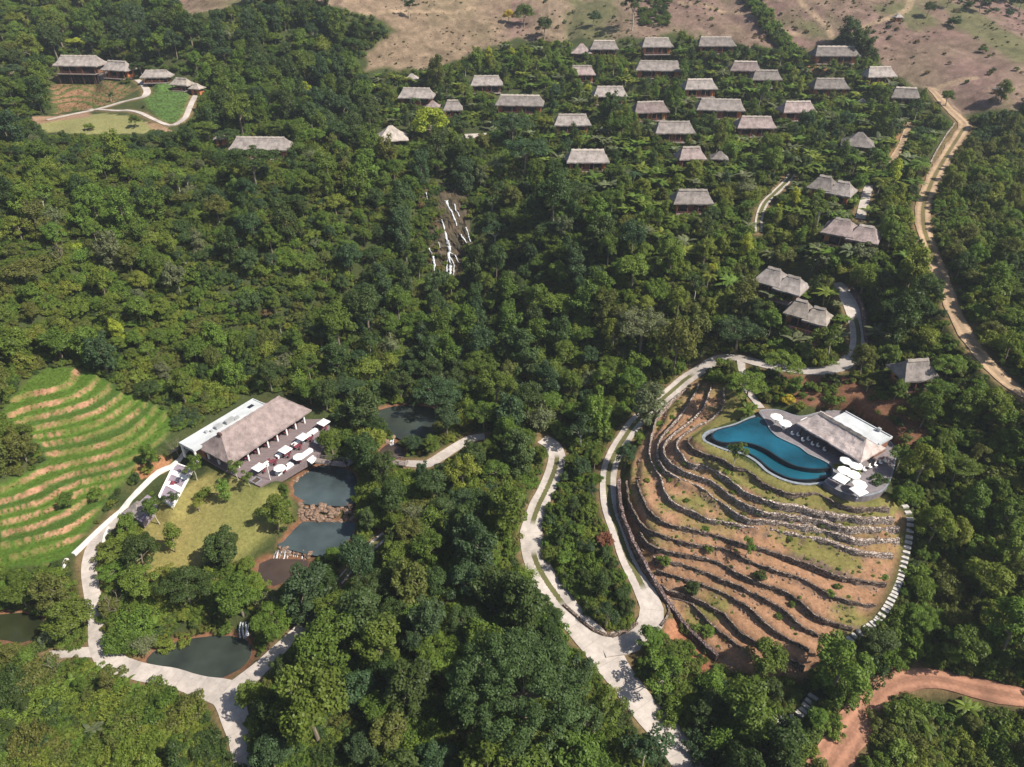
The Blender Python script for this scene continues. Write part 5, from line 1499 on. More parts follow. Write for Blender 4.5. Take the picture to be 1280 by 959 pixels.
# small falls lower in the valley
def small_fall(px, z, w, label, n=4, spread=None):
    """a little fall of several narrow strands"""
    a = at_z(*np.array(px, float).T, np.array(z, float))
    root = empty('small_waterfall', tuple(a[-1])); tag(root, label, 'waterfall')
    spread = w if spread is None else spread
    for k_ in range(n):
        o = fall_strip('strand', px, z, w / n * random.uniform(.5, 1.0), 40 + len(label) + k_, M['foam'])
        o.parent = root
        o.location = (-a[-1][0] + ((k_ + .5) / n - .5) * spread + random.uniform(-.1, .1), -a[-1][1] + random.uniform(-.15, .15), -a[-1][2] + random.uniform(-.15, .05))
    return root
small_fall([(306, 776), (306, 785), (307, 796)], (2.4, 1.4, .45), 1.5, 'small white waterfall dropping into the dark lower pond', 4)
small_fall([(362, 687), (360, 691), (359, 697)], (4.0, 3.5, 3.0), 3.2, 'low white cascade between the second bluish pond and the brown stream', 11, 5.2)
small_fall([(489, 548), (488, 552), (488, 556)], (7.4, 7.1, 6.9), 2.0, 'thin broken white spill over the upper weir')
# ------------------------------------------------------------------ plants
def leaf_mat(name, transl=.36):
    """base colour = the plant's own tone (property or instance attribute) varied per leaf clump"""
    m, nt, b = new_mat(name)
    out = nt.nodes['Material Output']
    at = nd(nt, 'ShaderNodeAttribute', attribute_type='INSTANCER'); at.attribute_name = 'tone'
    lv = nd(nt, 'ShaderNodeAttribute'); lv.attribute_name = 'leafvar'
    oi = nd(nt, 'ShaderNodeObjectInfo')
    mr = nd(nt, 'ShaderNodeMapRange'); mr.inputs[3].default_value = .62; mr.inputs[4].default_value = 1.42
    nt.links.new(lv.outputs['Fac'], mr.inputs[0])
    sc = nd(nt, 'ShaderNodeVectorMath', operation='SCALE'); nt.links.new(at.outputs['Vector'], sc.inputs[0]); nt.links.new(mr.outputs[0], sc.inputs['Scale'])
    hs = nd(nt, 'ShaderNodeHueSaturation')
    mh = nd(nt, 'ShaderNodeMapRange'); mh.inputs[3].default_value = .485; mh.inputs[4].default_value = .515
    nt.links.new(oi.outputs['Random'], mh.inputs[0]); nt.links.new(mh.outputs[0], hs.inputs['Hue'])
    nt.links.new(sc.outputs[0], hs.inputs['Color'])
    nt.links.new(hs.outputs[0], b.inputs['Base Color'])
    b.inputs['Roughness'].default_value = .5; b.inputs['Specular IOR Level'].default_value = .22
    tr = nd(nt, 'ShaderNodeBsdfTranslucent')
    t2 = nd(nt, 'ShaderNodeVectorMath', operation='MULTIPLY'); t2.inputs[1].default_value = (1.25, 1.35, .6)
    nt.links.new(hs.outputs[0], t2.inputs[0]); nt.links.new(t2.outputs[0], tr.inputs[0])
    mx = nd(nt, 'ShaderNodeMixShader'); mx.inputs[0].default_value = transl
    nt.links.new(b.outputs[0], mx.inputs[1]); nt.links.new(tr.outputs[0], mx.inputs[2]); nt.links.new(mx.outputs[0], out.inputs[0])
    return m
M['leaf'] = leaf_mat('leaves')
M['bark'] = simple('pale_bark', (0.20, 0.165, 0.125), .9, .35, 3, stretch=(1, 1, .3))
M['bark_white'] = simple('whitish_bark', (0.40, 0.36, 0.30), .9, .3, 3, stretch=(1, 1, .3))
M['stem'] = simple('green_stem', (0.14, 0.15, 0.06), .7, .3, 2)

def leaf_mesh(name, P, N, size, var, aspect=.6, rg=None):
    """one diamond leaf per row of P, facing N"""
    n = len(P)
    N = N / (np.linalg.norm(N, axis=1)[:, None] + 1e-9)
    t = rg.normal(size=(n, 3)); t -= (t * N).sum(1)[:, None] * N; t /= np.linalg.norm(t, axis=1)[:, None] + 1e-9
    bt = np.cross(N, t)
    s = (size * rg.uniform(.7, 1.35, n))[:, None] if np.isscalar(size) else size[:, None]
    V = np.stack([P - t * s * .5, P + bt * s * .5 * aspect + N * s * .08, P + t * s * .5, P - bt * s * .5 * aspect + N * s * .08], 1).reshape(-1, 3)
    me = bpy.data.meshes.new(name)
    me.vertices.add(4 * n); me.vertices.foreach_set("co", V.astype(np.float32).ravel())
    me.loops.add(4 * n); me.polygons.add(n)
    me.loops.foreach_set("vertex_index", np.arange(4 * n, dtype=np.int32))
    me.polygons.foreach_set("loop_start", (np.arange(n) * 4).astype(np.int32))
    a = me.attributes.new('leafvar', 'FLOAT', 'FACE'); a.data.foreach_set("value", var.astype(np.float32))
    me.materials.append(M['leaf'])
    me.update(calc_edges=True)
    return me

def unit(rg, n):
    d = rg.normal(size=(n, 3)); return d / np.linalg.norm(d, axis=1)[:, None]

def make_crown(name, seed, cz, rad, nl, lr, nleaf, size, flat=1.0, low=-.45, shell=.74, aspect=.6, droop=0.0):
    """crown of nl leafy lobes round an uneven ellipsoid; returns mesh and lobe centres"""
    rg = np.random.default_rng(seed)
    d = unit(rg, nl * 4); d = d[d[:, 2] > low][:nl]
    q = shell * rg.uniform(.66, 1.2, len(d))[:, None]
    C = d * np.array(rad) * q + np.array([0, 0, cz])
    C = np.vstack([C, [[0, 0, cz + rad[2] * .25]], rg.normal(size=(3, 3)) * np.array(rad) * .3 + [0, 0, cz]])
    rl = lr * rg.uniform(.65, 1.3, len(C))
    w = rl ** 2 / (rl ** 2).sum()
    idx = rg.choice(len(C), nleaf, p=w)
    dd = unit(rg, nleaf); dd[:, 2] = np.where(dd[:, 2] < -.2, -dd[:, 2] * .8, dd[:, 2]); dd /= np.linalg.norm(dd, axis=1)[:, None]
    rr = rl[idx] * (1 - np.abs(rg.normal(0, .22, nleaf)))
    sub = 1 + .22 * np.sin(dd[:, 0] * 5 + idx) * np.sin(dd[:, 1] * 5 + idx * 2.1) * np.sin(dd[:, 2] * 4 + 1)
    P = C[idx] + dd * (rr * sub)[:, None] * np.array([1, 1, flat])
    P[:, 2] -= droop * rg.random(nleaf) ** 2
    N = dd * .75 + rg.normal(size=(nleaf, 3)) * .42 + np.array([0, 0, .35])
    lobe = rg.random(len(C))
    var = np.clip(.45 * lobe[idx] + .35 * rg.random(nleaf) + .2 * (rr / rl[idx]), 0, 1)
    return leaf_mesh(name, P, N, size, var, aspect, rg), C

def make_trunk(name, C, h, r, seed, nlimb=6, mat='bark', lean=.3):
    rg = random.Random(seed)
    mb = MB()
    a = Vector((0, 0, -1.0)); top = Vector((rg.uniform(-lean, lean), rg.uniform(-lean, lean), h))
    mid = top * .5 + Vector((rg.uniform(-lean, lean) * .5, rg.uniform(-lean, lean) * .5, 0))
    mb.bar(a, mid, r * 1.15, r * .85, 7); mb.bar(mid, top, r * .85, r * .62, 7)
    for k_ in range(min(nlimb, len(C))):
        c = Vector(C[k_ * max(1, len(C) // nlimb) % len(C)])
        s = mid.lerp(top, rg.uniform(.5, 1))
        m_ = s.lerp(c, .5) + Vector((0, 0, .3))
        mb.bar(s, m_, r * .42, r * .28, 5); mb.bar(m_, c, r * .28, r * .1, 5)
    return mb.mesh(name, M[mat])

PROTO = {}   # kind -> list of (crown mesh, trunk mesh, crown radius, height of crown middle)
def add_proto(kind, cr, tr, R_, cz): PROTO.setdefault(kind, []).append((cr, tr, R_, cz))
for s in range(5):     # round broadleaf
    cr, C = make_crown('crown', 100 + s, 6.0, (4.4, 4.4, 3.7), 44, 1.12, 5600, .46, shell=.8)
    add_proto('round', cr, make_trunk('trunk', C, 5.0, .26, s), 5.0, 6.0)
for s in range(3):     # spreading, layered, fine leaved
    cr, C = make_crown('crown', 200 + s, 7.0, (6.0, 6.0, 2.5), 46, 1.25, 7000, .40, .5, -.2, .82)
    add_proto('spreading', cr, make_trunk('trunk', C, 5.8, .3, s + 20, 8), 6.6, 7.0)
for s in range(3):     # tall, leafy to the ground, draped
    cr, C = make_crown('crown', 300 + s, 5.6, (2.6, 2.6, 5.1), 38, .98, 4800, .44, 1.15, -.95, .82, .6, .6)
    add_proto('columnar', cr, make_trunk('trunk', C, 6.5, .22, s + 40), 3.2, 5.6)
for s in range(3):     # open crown, limbs showing
    cr, C = make_crown('crown', 400 + s, 5.6, (3.0, 3.0, 2.4), 12, .95, 1700, .40, .9, -.3, .9)
    add_proto('open', cr, make_trunk('trunk', C, 4.2, .16, s + 60, 9, 'bark_white'), 3.4, 5.6)
for s in range(4):     # bushy
    cr, C = make_crown('crown', 500 + s, 1.5, (2.0, 2.0, 1.55), 20, .62, 1900, .34, 1, -.5, .82)
    add_proto('bush', cr, make_trunk('stem', C, 1.0, .09, s + 80, 4), 2.3, 1.5)
for s in range(4):     # wide uneven thicket
    cr, C = make_crown('foliage', 800 + s, .7, (4.8, 4.8, 1.9), 64, .80, 5400, .38, 1.0, -.05, .85)
    add_proto('thicket', cr, make_trunk('stem', C, .8, .08, s + 130, 5), 5.4, .9)
for s in range(2):     # the giant by the road
    cr, C = make_crown('crown', 600 + s, 10.0, (9.8, 9.8, 5.8), 190, 1.2, 34000, .38, .8, -.35, .86)
    add_proto('giant', cr, make_trunk('trunk', C, 7.5, .55, s + 90, 12), 10.6, 10.0)
for s in range(2):     # slender with feathery top
    cr, C = make_crown('crown', 700 + s, 4.2, (1.3, 1.3, 3.4), 12, .75, 1500, .42, 1.3, -.9, .8, .4, .5)
    add_proto('slender', cr, make_trunk('trunk', C, 4.5, .11, s + 110, 5), 1.7, 4.2)

def strip_leaves(name, fronds, mat_i=0):
    """fronds: list of (points, widths) turned into folded blades"""
    V, F, var = [], [], []
    for pts, wd, va in fronds:
        n = len(pts); b = len(V)
        for i in range(n):
            p = np.array(pts[i]); d = np.array(pts[min(i + 1, n - 1)]) - np.array(pts[max(i - 1, 0)])
            side = np.cross(d, [0, 0, 1]); side /= np.linalg.norm(side) + 1e-9
            V += [tuple(p - side * wd[i] + [0, 0, -.25 * wd[i]]), tuple(p), tuple(p + side * wd[i] + [0, 0, -.25 * wd[i]])]
        for i in range(n - 1):
            for k_ in (0, 1):
                a = b + i * 3 + k_
                F.append((a, a + 1, a + 4, a + 3)); var.append(va)
    me = bpy.data.meshes.new(name); me.from_pydata(V, [], F)
    a = me.attributes.new('leafvar', 'FLOAT', 'FACE'); a.data.foreach_set("value", np.array(var, np.float32))
    me.materials.append(M['leaf']); me.update()
    return me
def make_banana(seed):
    rg = random.Random(seed); fr = []; mb = MB()
    for st in range(rg.choice([2, 3, 3])):
        ox, oy = rg.uniform(-.9, .9), rg.uniform(-.9, .9); h = rg.uniform(1.3, 2.2)
        mb.bar((ox * .6, oy * .6, -.5), (ox, oy, h), .14, .09, 6)
        for k_ in range(rg.randint(7, 9)):
            az = rg.uniform(0, 6.28); L = rg.uniform(1.7, 2.7); up = rg.uniform(.5, 1.25)
            pts, wd = [], []
            for i in range(7):
                t = i / 6
                r_ = L * t * math.cos(up * (1 - .55 * t)); z = L * (math.sin(up) * t - .52 * t * t)
                pts.append((ox + math.cos(az) * r_, oy + math.sin(az) * r_, h + z))
                wd.append(.04 + .36 * math.sin(math.pi * min(1, t * .92 + .08)) ** .7)
            fr.append((pts, wd, rg.random()))
    return strip_leaves('leaves', fr), mb.mesh('stem', M['stem'])
def make_palm(seed):
    rg = random.Random(seed); fr = []; mb = MB(); h = rg.uniform(2.5, 3.6)
    mb.bar((0, 0, -.5), (.1, .1, h), .16, .11, 7)
    for k_ in range(15):
        az = k_ * 2.4 + rg.uniform(-.3, .3); L = rg.uniform(1.7, 2.3); up = rg.uniform(.1, 1.2)
        def pos(t):
            r_ = L * t * math.cos(up * (1 - .6 * t)); z = L * (math.sin(up) * t - .6 * t * t)
            return np.array([.1 + math.cos(az) * r_, .1 + math.sin(az) * r_, h + z])
        va = rg.random()
        for i in range(11):
            t = .15 + .85 * i / 10; p = pos(t); sd_ = np.array([-math.sin(az), math.cos(az), -.15])
            for s in (-1, 1):
                ln = .62 * math.sin(math.pi * (t * .8 + .12))
                q = p + sd_ * s * ln + (pos(min(1, t + .1)) - p) * 1.2
                fr.append(([tuple(p), tuple((p + q) / 2 + [0, 0, .03]), tuple(q - [0, 0, .12])], [.05, .075, .01], va))
    return strip_leaves('leaves', fr), mb.mesh('stem', M['bark'])
for s in range(4): add_proto('banana', *make_banana(s + 5), 2.1, 2.2)
for s in range(2): add_proto('palm', *make_palm(s + 15), 2.1, 3.2)
def make_bamboo(seed):
    rg = np.random.default_rng(seed); P, N, mb = [], [], MB()
    for c in range(46):
        az = rg.uniform(0, 6.28); out = rg.uniform(.4, 3.4); h = rg.uniform(4.2, 7.2) * (1 - .05 * out); ox, oy = rg.normal(0, .35, 2)
        def pos(t): return np.array([ox + math.cos(az) * out * t ** 2.2, oy + math.sin(az) * out * t ** 2.2, h * (t - .34 * t ** 3.2 * min(1, out / 2))])
        pr_ = pos(0)
        if c % 2 == 0:
            for t in (.3, .6, 1.0):
                q = pos(t); mb.bar(pr_, q, .05, .035, 4); pr_ = q
        for k_ in range(62):
            t = .35 + .65 * rg.random() ** .7
            P.append(pos(t) + rg.normal(0, .17 + .22 * t, 3)); N.append([math.cos(az) * .5 + rg.normal(0, .5), math.sin(az) * .5 + rg.normal(0, .5), .75])
    P, N = np.array(P), np.array(N)
    return leaf_mesh('leaves', P, N, .46, np.clip(.25 + .09 * P[:, 2] + .3 * rg.random(len(P)), 0, 1), .34, rg), mb.mesh('culm', M['stem'])
for s in range(3): add_proto('bamboo', *make_bamboo(s + 70), 3.2, 4.2)
def make_bare(seed):
    rg = random.Random(seed); mb = MB()
    def grow(p, d, L, r, dep):
        q = p + d * L
        mb.bar(p, q, r, r * .65, 4)
        if dep == 0: return
        for k_ in range(rg.choice([2, 3, 3])):
            nd_ = (d + Vector((rg.uniform(-.8, .8), rg.uniform(-.8, .8), rg.uniform(-.1, .6)))).normalized()
            grow(p.lerp(q, rg.uniform(.6, 1)), nd_, L * rg.uniform(.55, .8), r * .6, dep - 1)
    grow(Vector((0, 0, -.5)), Vector((.05, .05, 1)).normalized(), 2.6, .085, 4)
    return mb.mesh('branches', M['bark'])
BARE = [make_bare(s) for s in range(2)]

TONES = {  # leaf colours
 'dark green': (.050, .079, .020), 'blue green': (.050, .086, .034), 'mid green': (.090, .133, .021), 'fresh green': (.112, .170, .026),
 'olive green': (.108, .122, .028), 'yellow green': (.150, .180, .028), 'lime green': (.29, .32, .035), 'grey green': (.125, .145, .070),
 'deep green': (.062, .098, .030), 'brownish': (.15, .11, .045), 'reddish': (.20, .08, .05), 'yellow': (.42, .35, .045)}
KINDNAME = {'round': 'broadleaf_tree', 'spreading': 'broadleaf_tree', 'columnar': 'broadleaf_tree', 'open': 'broadleaf_tree', 'giant': 'broadleaf_tree', 'slender': 'broadleaf_tree', 'bush': 'shrub', 'thicket': 'thicket', 'banana': 'banana_plant', 'palm': 'palm_tree', 'bamboo': 'bamboo'}
LOOK = {'round': 'round crowned tree', 'spreading': 'spreading flat topped tree', 'columnar': 'tall draped tree', 'open': 'thin tree with pale limbs', 'giant': 'giant wide tree', 'slender': 'slender young tree', 'bush': 'shrub', 'thicket': 'thicket', 'banana': 'banana clump', 'palm': 'small palm', 'bamboo': 'arching bamboo clump'}
CAT = {'bamboo': 'bamboo', 'thicket': 'thicket', 'broadleaf_tree': 'tree', 'shrub': 'shrub', 'banana_plant': 'banana plant', 'palm_tree': 'palm tree'}

PLANTS = []   # dict per plant: x y z kind var s tone rz manual
def plant(x, y, kind, s, tone, label=None, var=None, z=None, sz=1.0):
    v = random.randrange(len(PROTO[kind])) if var is None else var
    PLANTS.append(dict(x=float(x), y=float(y), z=float(ground(x, y)) - .05 if z is None else z, kind=kind, var=v, s=s, sz=sz, tone=tone, rz=random.uniform(0, 6.28), label=label))

def manual(u, v, kind, r_px, tone, label, dv=None, sz=1.0):
    """tree whose foot shows at (u, v); r_px = crown radius in photograph pixels"""
    p = hit(u, v, ground)[0]
    w_ = p[1] * CP + (CAM_Z - p[2]) * SP
    R_ = PROTO[kind][0][2]
    plant(p[0], p[1], kind, r_px * w_ / FPX / R_, tone, label, sz=sz)
for a in (
 (655, 905, 'giant', 84, 'deep green', 'giant dome shaped deep green tree beside the bottom of the concrete road'),
 (916, 588, 'open', 14, 'mid green', 'small round tree standing alone on the terrace edge before the pool', 1.25),
 (284, 704, 'columnar', 22, 'dark green', 'dense dark tree casting a big shadow on the lawn', .8),
 (180, 712, 'round', 26, 'dark green', 'dark tree with bare white trunk at the lawn edge by the valley road'),
 (217, 637, 'open', 11, 'dark green', 'thin dark tree below the white walled terrace'),
 (250, 640, 'open', 9, 'yellow green', 'tiny yellow green sapling with shadow in mid lawn'),
 (283, 628, 'slender', 9, 'fresh green', 'fresh green young tree on the lawn just above the dense dark one'),
 (298, 600, 'open', 12, 'mid green', 'small tree at the restaurant end wall'),
 (313, 608, 'open', 10, 'mid green', 'small tree left of the planter box'),
 (348, 662, 'round', 24, 'mid green', 'round tree on the bank left of the bluish pond'),
 (219, 690, 'slender', 11, 'fresh green', 'bright small tree on the lower lawn'),
 (246, 600, 'open', 14, 'mid green', 'open small tree between white walled terrace and restaurant'),
 (257, 622, 'bush', 10, 'mid green', 'low bush on the upper lawn'),
 (200, 655, 'open', 17, 'mid green', 'leafy tree right of the thatched hut'),
 (932, 694, 'open', 11, 'fresh green', 'light green sapling in the middle of the brown terraces'),
 (950, 724, 'bush', 9, 'dark green', 'dark bush on the brown terraces below the light green sapling'),
 (864, 744, 'columnar', 10, 'dark green', 'dark cone shaped tree on the lower brown terraces', .7),
 (990, 757, 'bush', 5, 'mid green', 'tiny bush on the bottom brown terraces'),
 (885, 690, 'bush', 7, 'mid green', 'low bush on a stone wall of the middle terraces'),
 (828, 705, 'bush', 9, 'fresh green', 'bush at the drive end of the brown terraces'),
 (810, 812, 'round', 19, 'fresh green', 'round tree at the hairpin junction casting shade on the road'),
 (1040, 862, 'round', 39, 'fresh green', 'broad bright tree over the bottom of the terraces'),
 (925, 918, 'columnar', 33, 'mid green', 'tall bright tree right of the road end', .85),
 (950, 842, 'round', 27, 'mid green', 'mid green tree at the lower corner of the brown terraces'),
 (880, 900, 'round', 24, 'dark green', 'dark tree just above the small curved slab steps'),
 (838, 845, 'columnar', 14, 'dark green', 'dark narrow tree beside the orange earth patch', .8),
 (1120, 588, 'open', 16, 'mid green', 'airy tree at the right end of the pool bar'),
 (1096, 608, 'bush', 13, 'dark green', 'dark shrub at the right edge of the pool deck'),
 (1045, 594, 'palm', 9, 'lime green', 'bright small palm between pool and parasol cluster'),
 (1064, 602, 'palm', 9, 'fresh green', 'small green palm in the middle of the parasol cluster'),
 (466, 573, 'round', 22, 'yellow green', 'yellow green tree beside the footbridge'),
 (416, 568, 'round', 18, 'mid green', 'dense tree between terrace and footbridge'),
 (90, 798, 'round', 29, 'mid green', 'wide tree over the right shore of the roadside pond'),
 (33, 556, 'round', 15, 'mid green', 'single round tree in the upper rice terraces'),
 (86, 634, 'round', 11, 'mid green', 'small round tree on the lower rice terraces'),
 (122, 622, 'bush', 10, 'fresh green', 'bush on the rice terrace bank near the white wall'),
 (305, 770, 'round', 31, 'mid green', 'round tree above the small waterfall of the dark pond'),
 (240, 760, 'spreading', 36, 'dark green', 'broad dark tree above the dark lower pond'),
 (150, 808, 'bush', 17, 'mid green', 'big round shrub at the road fork by the dark pond'),
 (322, 748, 'round', 19, 'fresh green', 'bright tree left of the brown stream'),
 (208, 812, 'bush', 12, 'yellow green', 'light shrub on the upper shore of the dark pond'),
 (232, 806, 'bush', 10, 'yellow green', 'second light shrub on the upper shore of the dark pond'),
 (192, 790, 'banana', 14, 'fresh green', 'banana clump above the dark pond'),
 (430, 700, 'bush', 8, 'reddish', 'orange red bush below the second bluish pond'),
 (420, 704, 'round', 13, 'fresh green', 'small bright tree at the lower end of the second bluish pond'),
 (756, 680, 'bush', 12, 'reddish', 'reddish shrub inside the tree island between the two roads'),
 (735, 672, 'bush', 13, 'yellow green', 'pale flowering shrub inside the tree island'),
 (512, 24, 'open', 10, 'dark green', 'lone tree on the tan bare slope'),
 (636, 30, 'round', 8, 'yellow', 'bright yellow tree at the top of the hill'),
 (655, 34, 'round', 13, 'mid green', 'green tree beside the bright yellow one'),
 (680, 50, 'round', 13, 'dark green', 'dark tree on the hill right of the yellow one'),
 (790, 38, 'open', 18, 'dark green', 'thin spreading tree on the pink slope'),
 (742, 34, 'round', 9, 'blue green', 'blue green tree on the pink slope'),
 (1056, 60, 'columnar', 15, 'dark green', 'very dark dense tree behind the large orange gabled house', .7),
 (1074, 78, 'columnar', 18, 'dark green', 'broad dark tree right of the large orange gabled house', .7),
 (1158, 22, 'round', 9, 'dark green', 'dark tree beside the tiny hut on the ridge'),
 (1250, 128, 'columnar', 10, 'mid green', 'tree under the tiny white hut', .8),
 (1182, 132, 'round', 9, 'mid green', 'small tree at the top bend of the dirt track'),
 (1110, 36, 'bush', 4, 'dark green', 'dark shrub on the bare ridge'),
 (1190, 34, 'bush', 9, 'dark green', 'dark shrub clump on the pink ridge'),
 (1228, 66, 'bush', 6, 'mid green', 'shrub in the gully of the stony brown field'),
 (540, 180, 'round', 22, 'lime green', 'lime green tree between the pale pavilion and the brown shed'),
 (380, 128, 'round', 12, 'lime green', 'bright lime tree in the dark forest under the tan slope'),
 (385, 460, 'round', 16, 'yellow green', 'yellow green tree in the forest above the restaurant'),
 (545, 520, 'spreading', 34, 'blue green', 'big blue green tree leaning over the upper shaded pond'),
 (655, 220, 'spreading', 32, 'blue green', 'dark blue green tree above the waterfall'),
 (640, 190, 'spreading', 30, 'blue green', 'wide dark tree in front of the brown shed'),
 (800, 440, 'spreading', 38, 'grey green', 'broad grey green tree left of the drive bend'),
 (320, 235, 'spreading', 34, 'dark green', 'big dark tree below the long grey roof'),
 (140, 128, 'open', 5, 'dark green', 'small topiary like tree on the lodge path'),
 (170, 160, 'round', 8, 'mid green', 'small tree on the pale lawn below the lodge'),
 (113, 163, 'bush', 7, 'fresh green', 'bush on the pale lawn below the lodge'),
 (960, 880, 'round', 20, 'dark green', 'dark tree behind the curved slab steps'),
 (1195, 830, 'round', 31, 'mid green', 'large bushy tree above the right end of the red dirt road'),
 (1000, 455, 'round', 14, 'mid green', 'small tree on the road below the pale thatched house'),
 (905, 462, 'bush', 12, 'fresh green', 'leafy bush at the top of the brown terraces'),
 (895, 478, 'bush', 12, 'mid green', 'second leafy bush at the top of the brown terraces'),
 (932, 520, 'banana', 13, 'mid green', 'dark leaved palm like clump at the top end of the pool'),
 (985, 505, 'bush', 9, 'yellow', 'yellow leaved shrub beside the path above the pool'),
 (1000, 512, 'bush', 8, 'yellow green', 'light shrub between pool path and bar roof'),
 (972, 493, 'bush', 9, 'yellow green', 'light shrub on the slope above the pool path'),
 (1040, 506, 'bush', 13, 'mid green', 'round green shrub behind the pool bar roof'),
):
    manual(*a[:6], sz=a[6] if len(a) > 6 else 1.0)
for k_ in range(110):
    t_ = random.random(); u_ = 553 + 14 * t_ + random.uniform(-32, 32); v_ = 236 + 106 * t_
    if min(abs(u_ - c_) for c_ in (551 + 14 * t_, 562 + 12 * t_, 570 + 14 * t_)) < 5: continue
    p_ = off_slope(np.array([u_]), np.array([v_]), [1.6])[0]; plant(p_[0], p_[1], 'bush', random.uniform(.2, .6), random.choice(['mid green', 'olive green', 'dark green', 'yellow green', 'fresh green', 'brownish']), '', z=p_[2] - .6)
for k_ in range(34):
    u_, v_ = random.choice(((random.uniform(528, 545), random.uniform(248, 340)), (random.uniform(590, 602), random.uniform(250, 340))))
    p_ = hit(u_, v_, ground)[0]; plant(p_[0], p_[1], random.choice(['bush', 'bush', 'thicket']), random.uniform(.4, .75), random.choice(['mid green', 'dark green', 'fresh green', 'olive green']), '')
for k_ in range(16):
    u_, v_ = random.uniform(832, 884), random.uniform(782, 850)
    p_ = hit(u_, v_, ground)[0]; plant(p_[0], p_[1], 'bush', random.uniform(.25, .6), random.choice(['mid green', 'fresh green', 'olive green']), '')
for k_ in range(34):
    u_, v_ = random.choice(((random.uniform(1015, 1080), random.uniform(318, 345)), (random.uniform(1000, 1060), random.uniform(262, 278)), (random.uniform(955, 1000), random.uniform(374, 384))))
    p_ = hit(u_, v_, ground)[0]; plant(p_[0], p_[1], random.choice(['banana', 'banana', 'bush']), random.uniform(.7, 1.2), random.choice(['mid green', 'fresh green', 'grey green']), '')
# pale dead trees
for k_, (u, v, s, l) in enumerate(((75, 335, 1.2, 'bare grey tree on the left slope'), (218, 800, 0, ''), (1068, 880, 0, ''), (300, 390, 0.9, 'leafless pale tree on the slope above the rice terraces'), (690, 770, 0, ''), (790, 420, 1.5, 'leafless grey tree beside the broad grey green tree'), (70, 845, .9, 'leafless white tree by the roadside pond'), (745, 930, 1.1, 'bare branched tree left of the bottom of the concrete road'), (225, 575, 1.0, 'leafless tree by the white wall near the flat roof'), (660, 390, 1.0, 'leafless tree in the gorge below the waterfall'), (150, 770, 1.1, 'pale bare tree right of the valley road'))):
    if not s: continue
    p = hit(u, v, ground)[0]
    o = link_mesh('bare_tree', BARE[k_ % 2], None, tuple(p), k_); o.scale = (s,) * 3
    tag(o, l, 'tree', 'leafless trees')

# ---- where other plants may stand
PROT = np.zeros((240, 320), np.uint8)      # things the photograph shows clear of foliage
pu, pv_ = np.meshgrid(np.arange(320) * 4 + 2, np.arange(240) * 4 + 2)
def protect(poly): PROT[in_poly(pu, pv_, poly)] = 1
def protect_line(pl, wpx):
    d, _ = seg_dist(pu, pv_, [(a[0], a[1]) for a in pl]); PROT[d < wpx] = 1
for (u, v, wpx, rz, kind, label) in HOUSES:
    hidden = any(t in label for t in ('half hidden', 'half buried', 'peeping', 'mostly hidden', 'corner of', 'lost in', 'showing through', 'tiny grey', 'sunk'))
    k_ = .55 if hidden else 1.0
    hh = wpx * .36 * k_
    protect([(u - wpx * .48 * k_, v - hh * .45), (u + wpx * .48 * k_, v - hh * .45), (u + wpx * .48 * k_, v + hh * (.64 if not hidden else .2)), (u - wpx * .48 * k_, v + hh * (.64 if not hidden else .2))])
for name, mat, P, strips in ROADS:
    if name in ('hill_path', 'bank_path', 'garden_path', 'pool_path', 'stream_path', 'village_path'): protect_line(P, 3.0)
    elif name == 'concrete_drive':
        protect_line([q for q in P if q[1] > 560], 6.5); protect_line([q for q in P if q[1] <= 566 and q[0] < 905], 3.5); protect_line([q for q in P if q[1] < 470 and q[0] > 890], 3.5)
    else: protect_line(P, 8.5 if mat != 'road' or name == 'concrete_road' else 6.5)
for px in (ZR_PX, ZL_PX, ZG_PX, ZF_PX, bare_px, [(1128, 625), (1142, 640), (1138, 700), (1115, 765), (1060, 810), (1050, 800), (1100, 760), (1125, 690)],
           [(870, 515), (1000, 500), (1062, 505), (1125, 545), (1125, 600), (1100, 625), (1000, 615), (870, 560)],
           [(40, 150), (130, 138), (172, 145), (192, 160), (180, 170), (60, 168)],
           [(205, 560), (240, 540), (315, 495), (350, 490), (420, 520), (410, 570), (360, 600), (325, 612), (280, 600), (225, 580)],
           [(175, 640), (215, 585), (245, 580), (300, 600), (345, 608), (360, 640), (335, 680), (300, 698), (262, 700), (220, 718), (200, 690), (190, 660)],
           [(366, 596), (395, 580), (440, 585), (445, 650), (440, 680), (405, 695), (385, 714), (348, 734), (326, 722), (322, 702), (372, 650)], [(298, 768), (316, 768), (316, 802), (298, 802)],
           [(180, 830), (195, 808), (250, 795), (312, 796), (318, 820), (270, 850), (215, 846)], [(0, 766), (52, 768), (58, 785), (30, 804), (0, 802)],
           [(480, 515), (535, 508), (545, 530), (500, 545)], [(475, 552), (506, 555), (505, 572), (480, 575)],
           [(548, 244), (574, 242), (592, 285), (590, 302), (580, 318), (580, 338), (556, 345), (552, 312), (546, 275)], [(533, 304), (541, 304), (548, 330), (540, 338)],
           [(838, 785), (850, 778), (864, 800), (868, 815), (850, 815)]):
    protect(px)
protect_line(WALL_OUT, 7); protect_line([(262,540),(212,575),(160,626),(104,682),(92,694)], 7)
protect_line([(1015, 875), (1000, 895)], 6); protect_line([(990, 900), (966, 904), (958, 912)], 6); protect_line([(1193, 155), (1170, 190), (1163, 204)], 4)
protect_line([(1064,362),(1080,405)], 5)

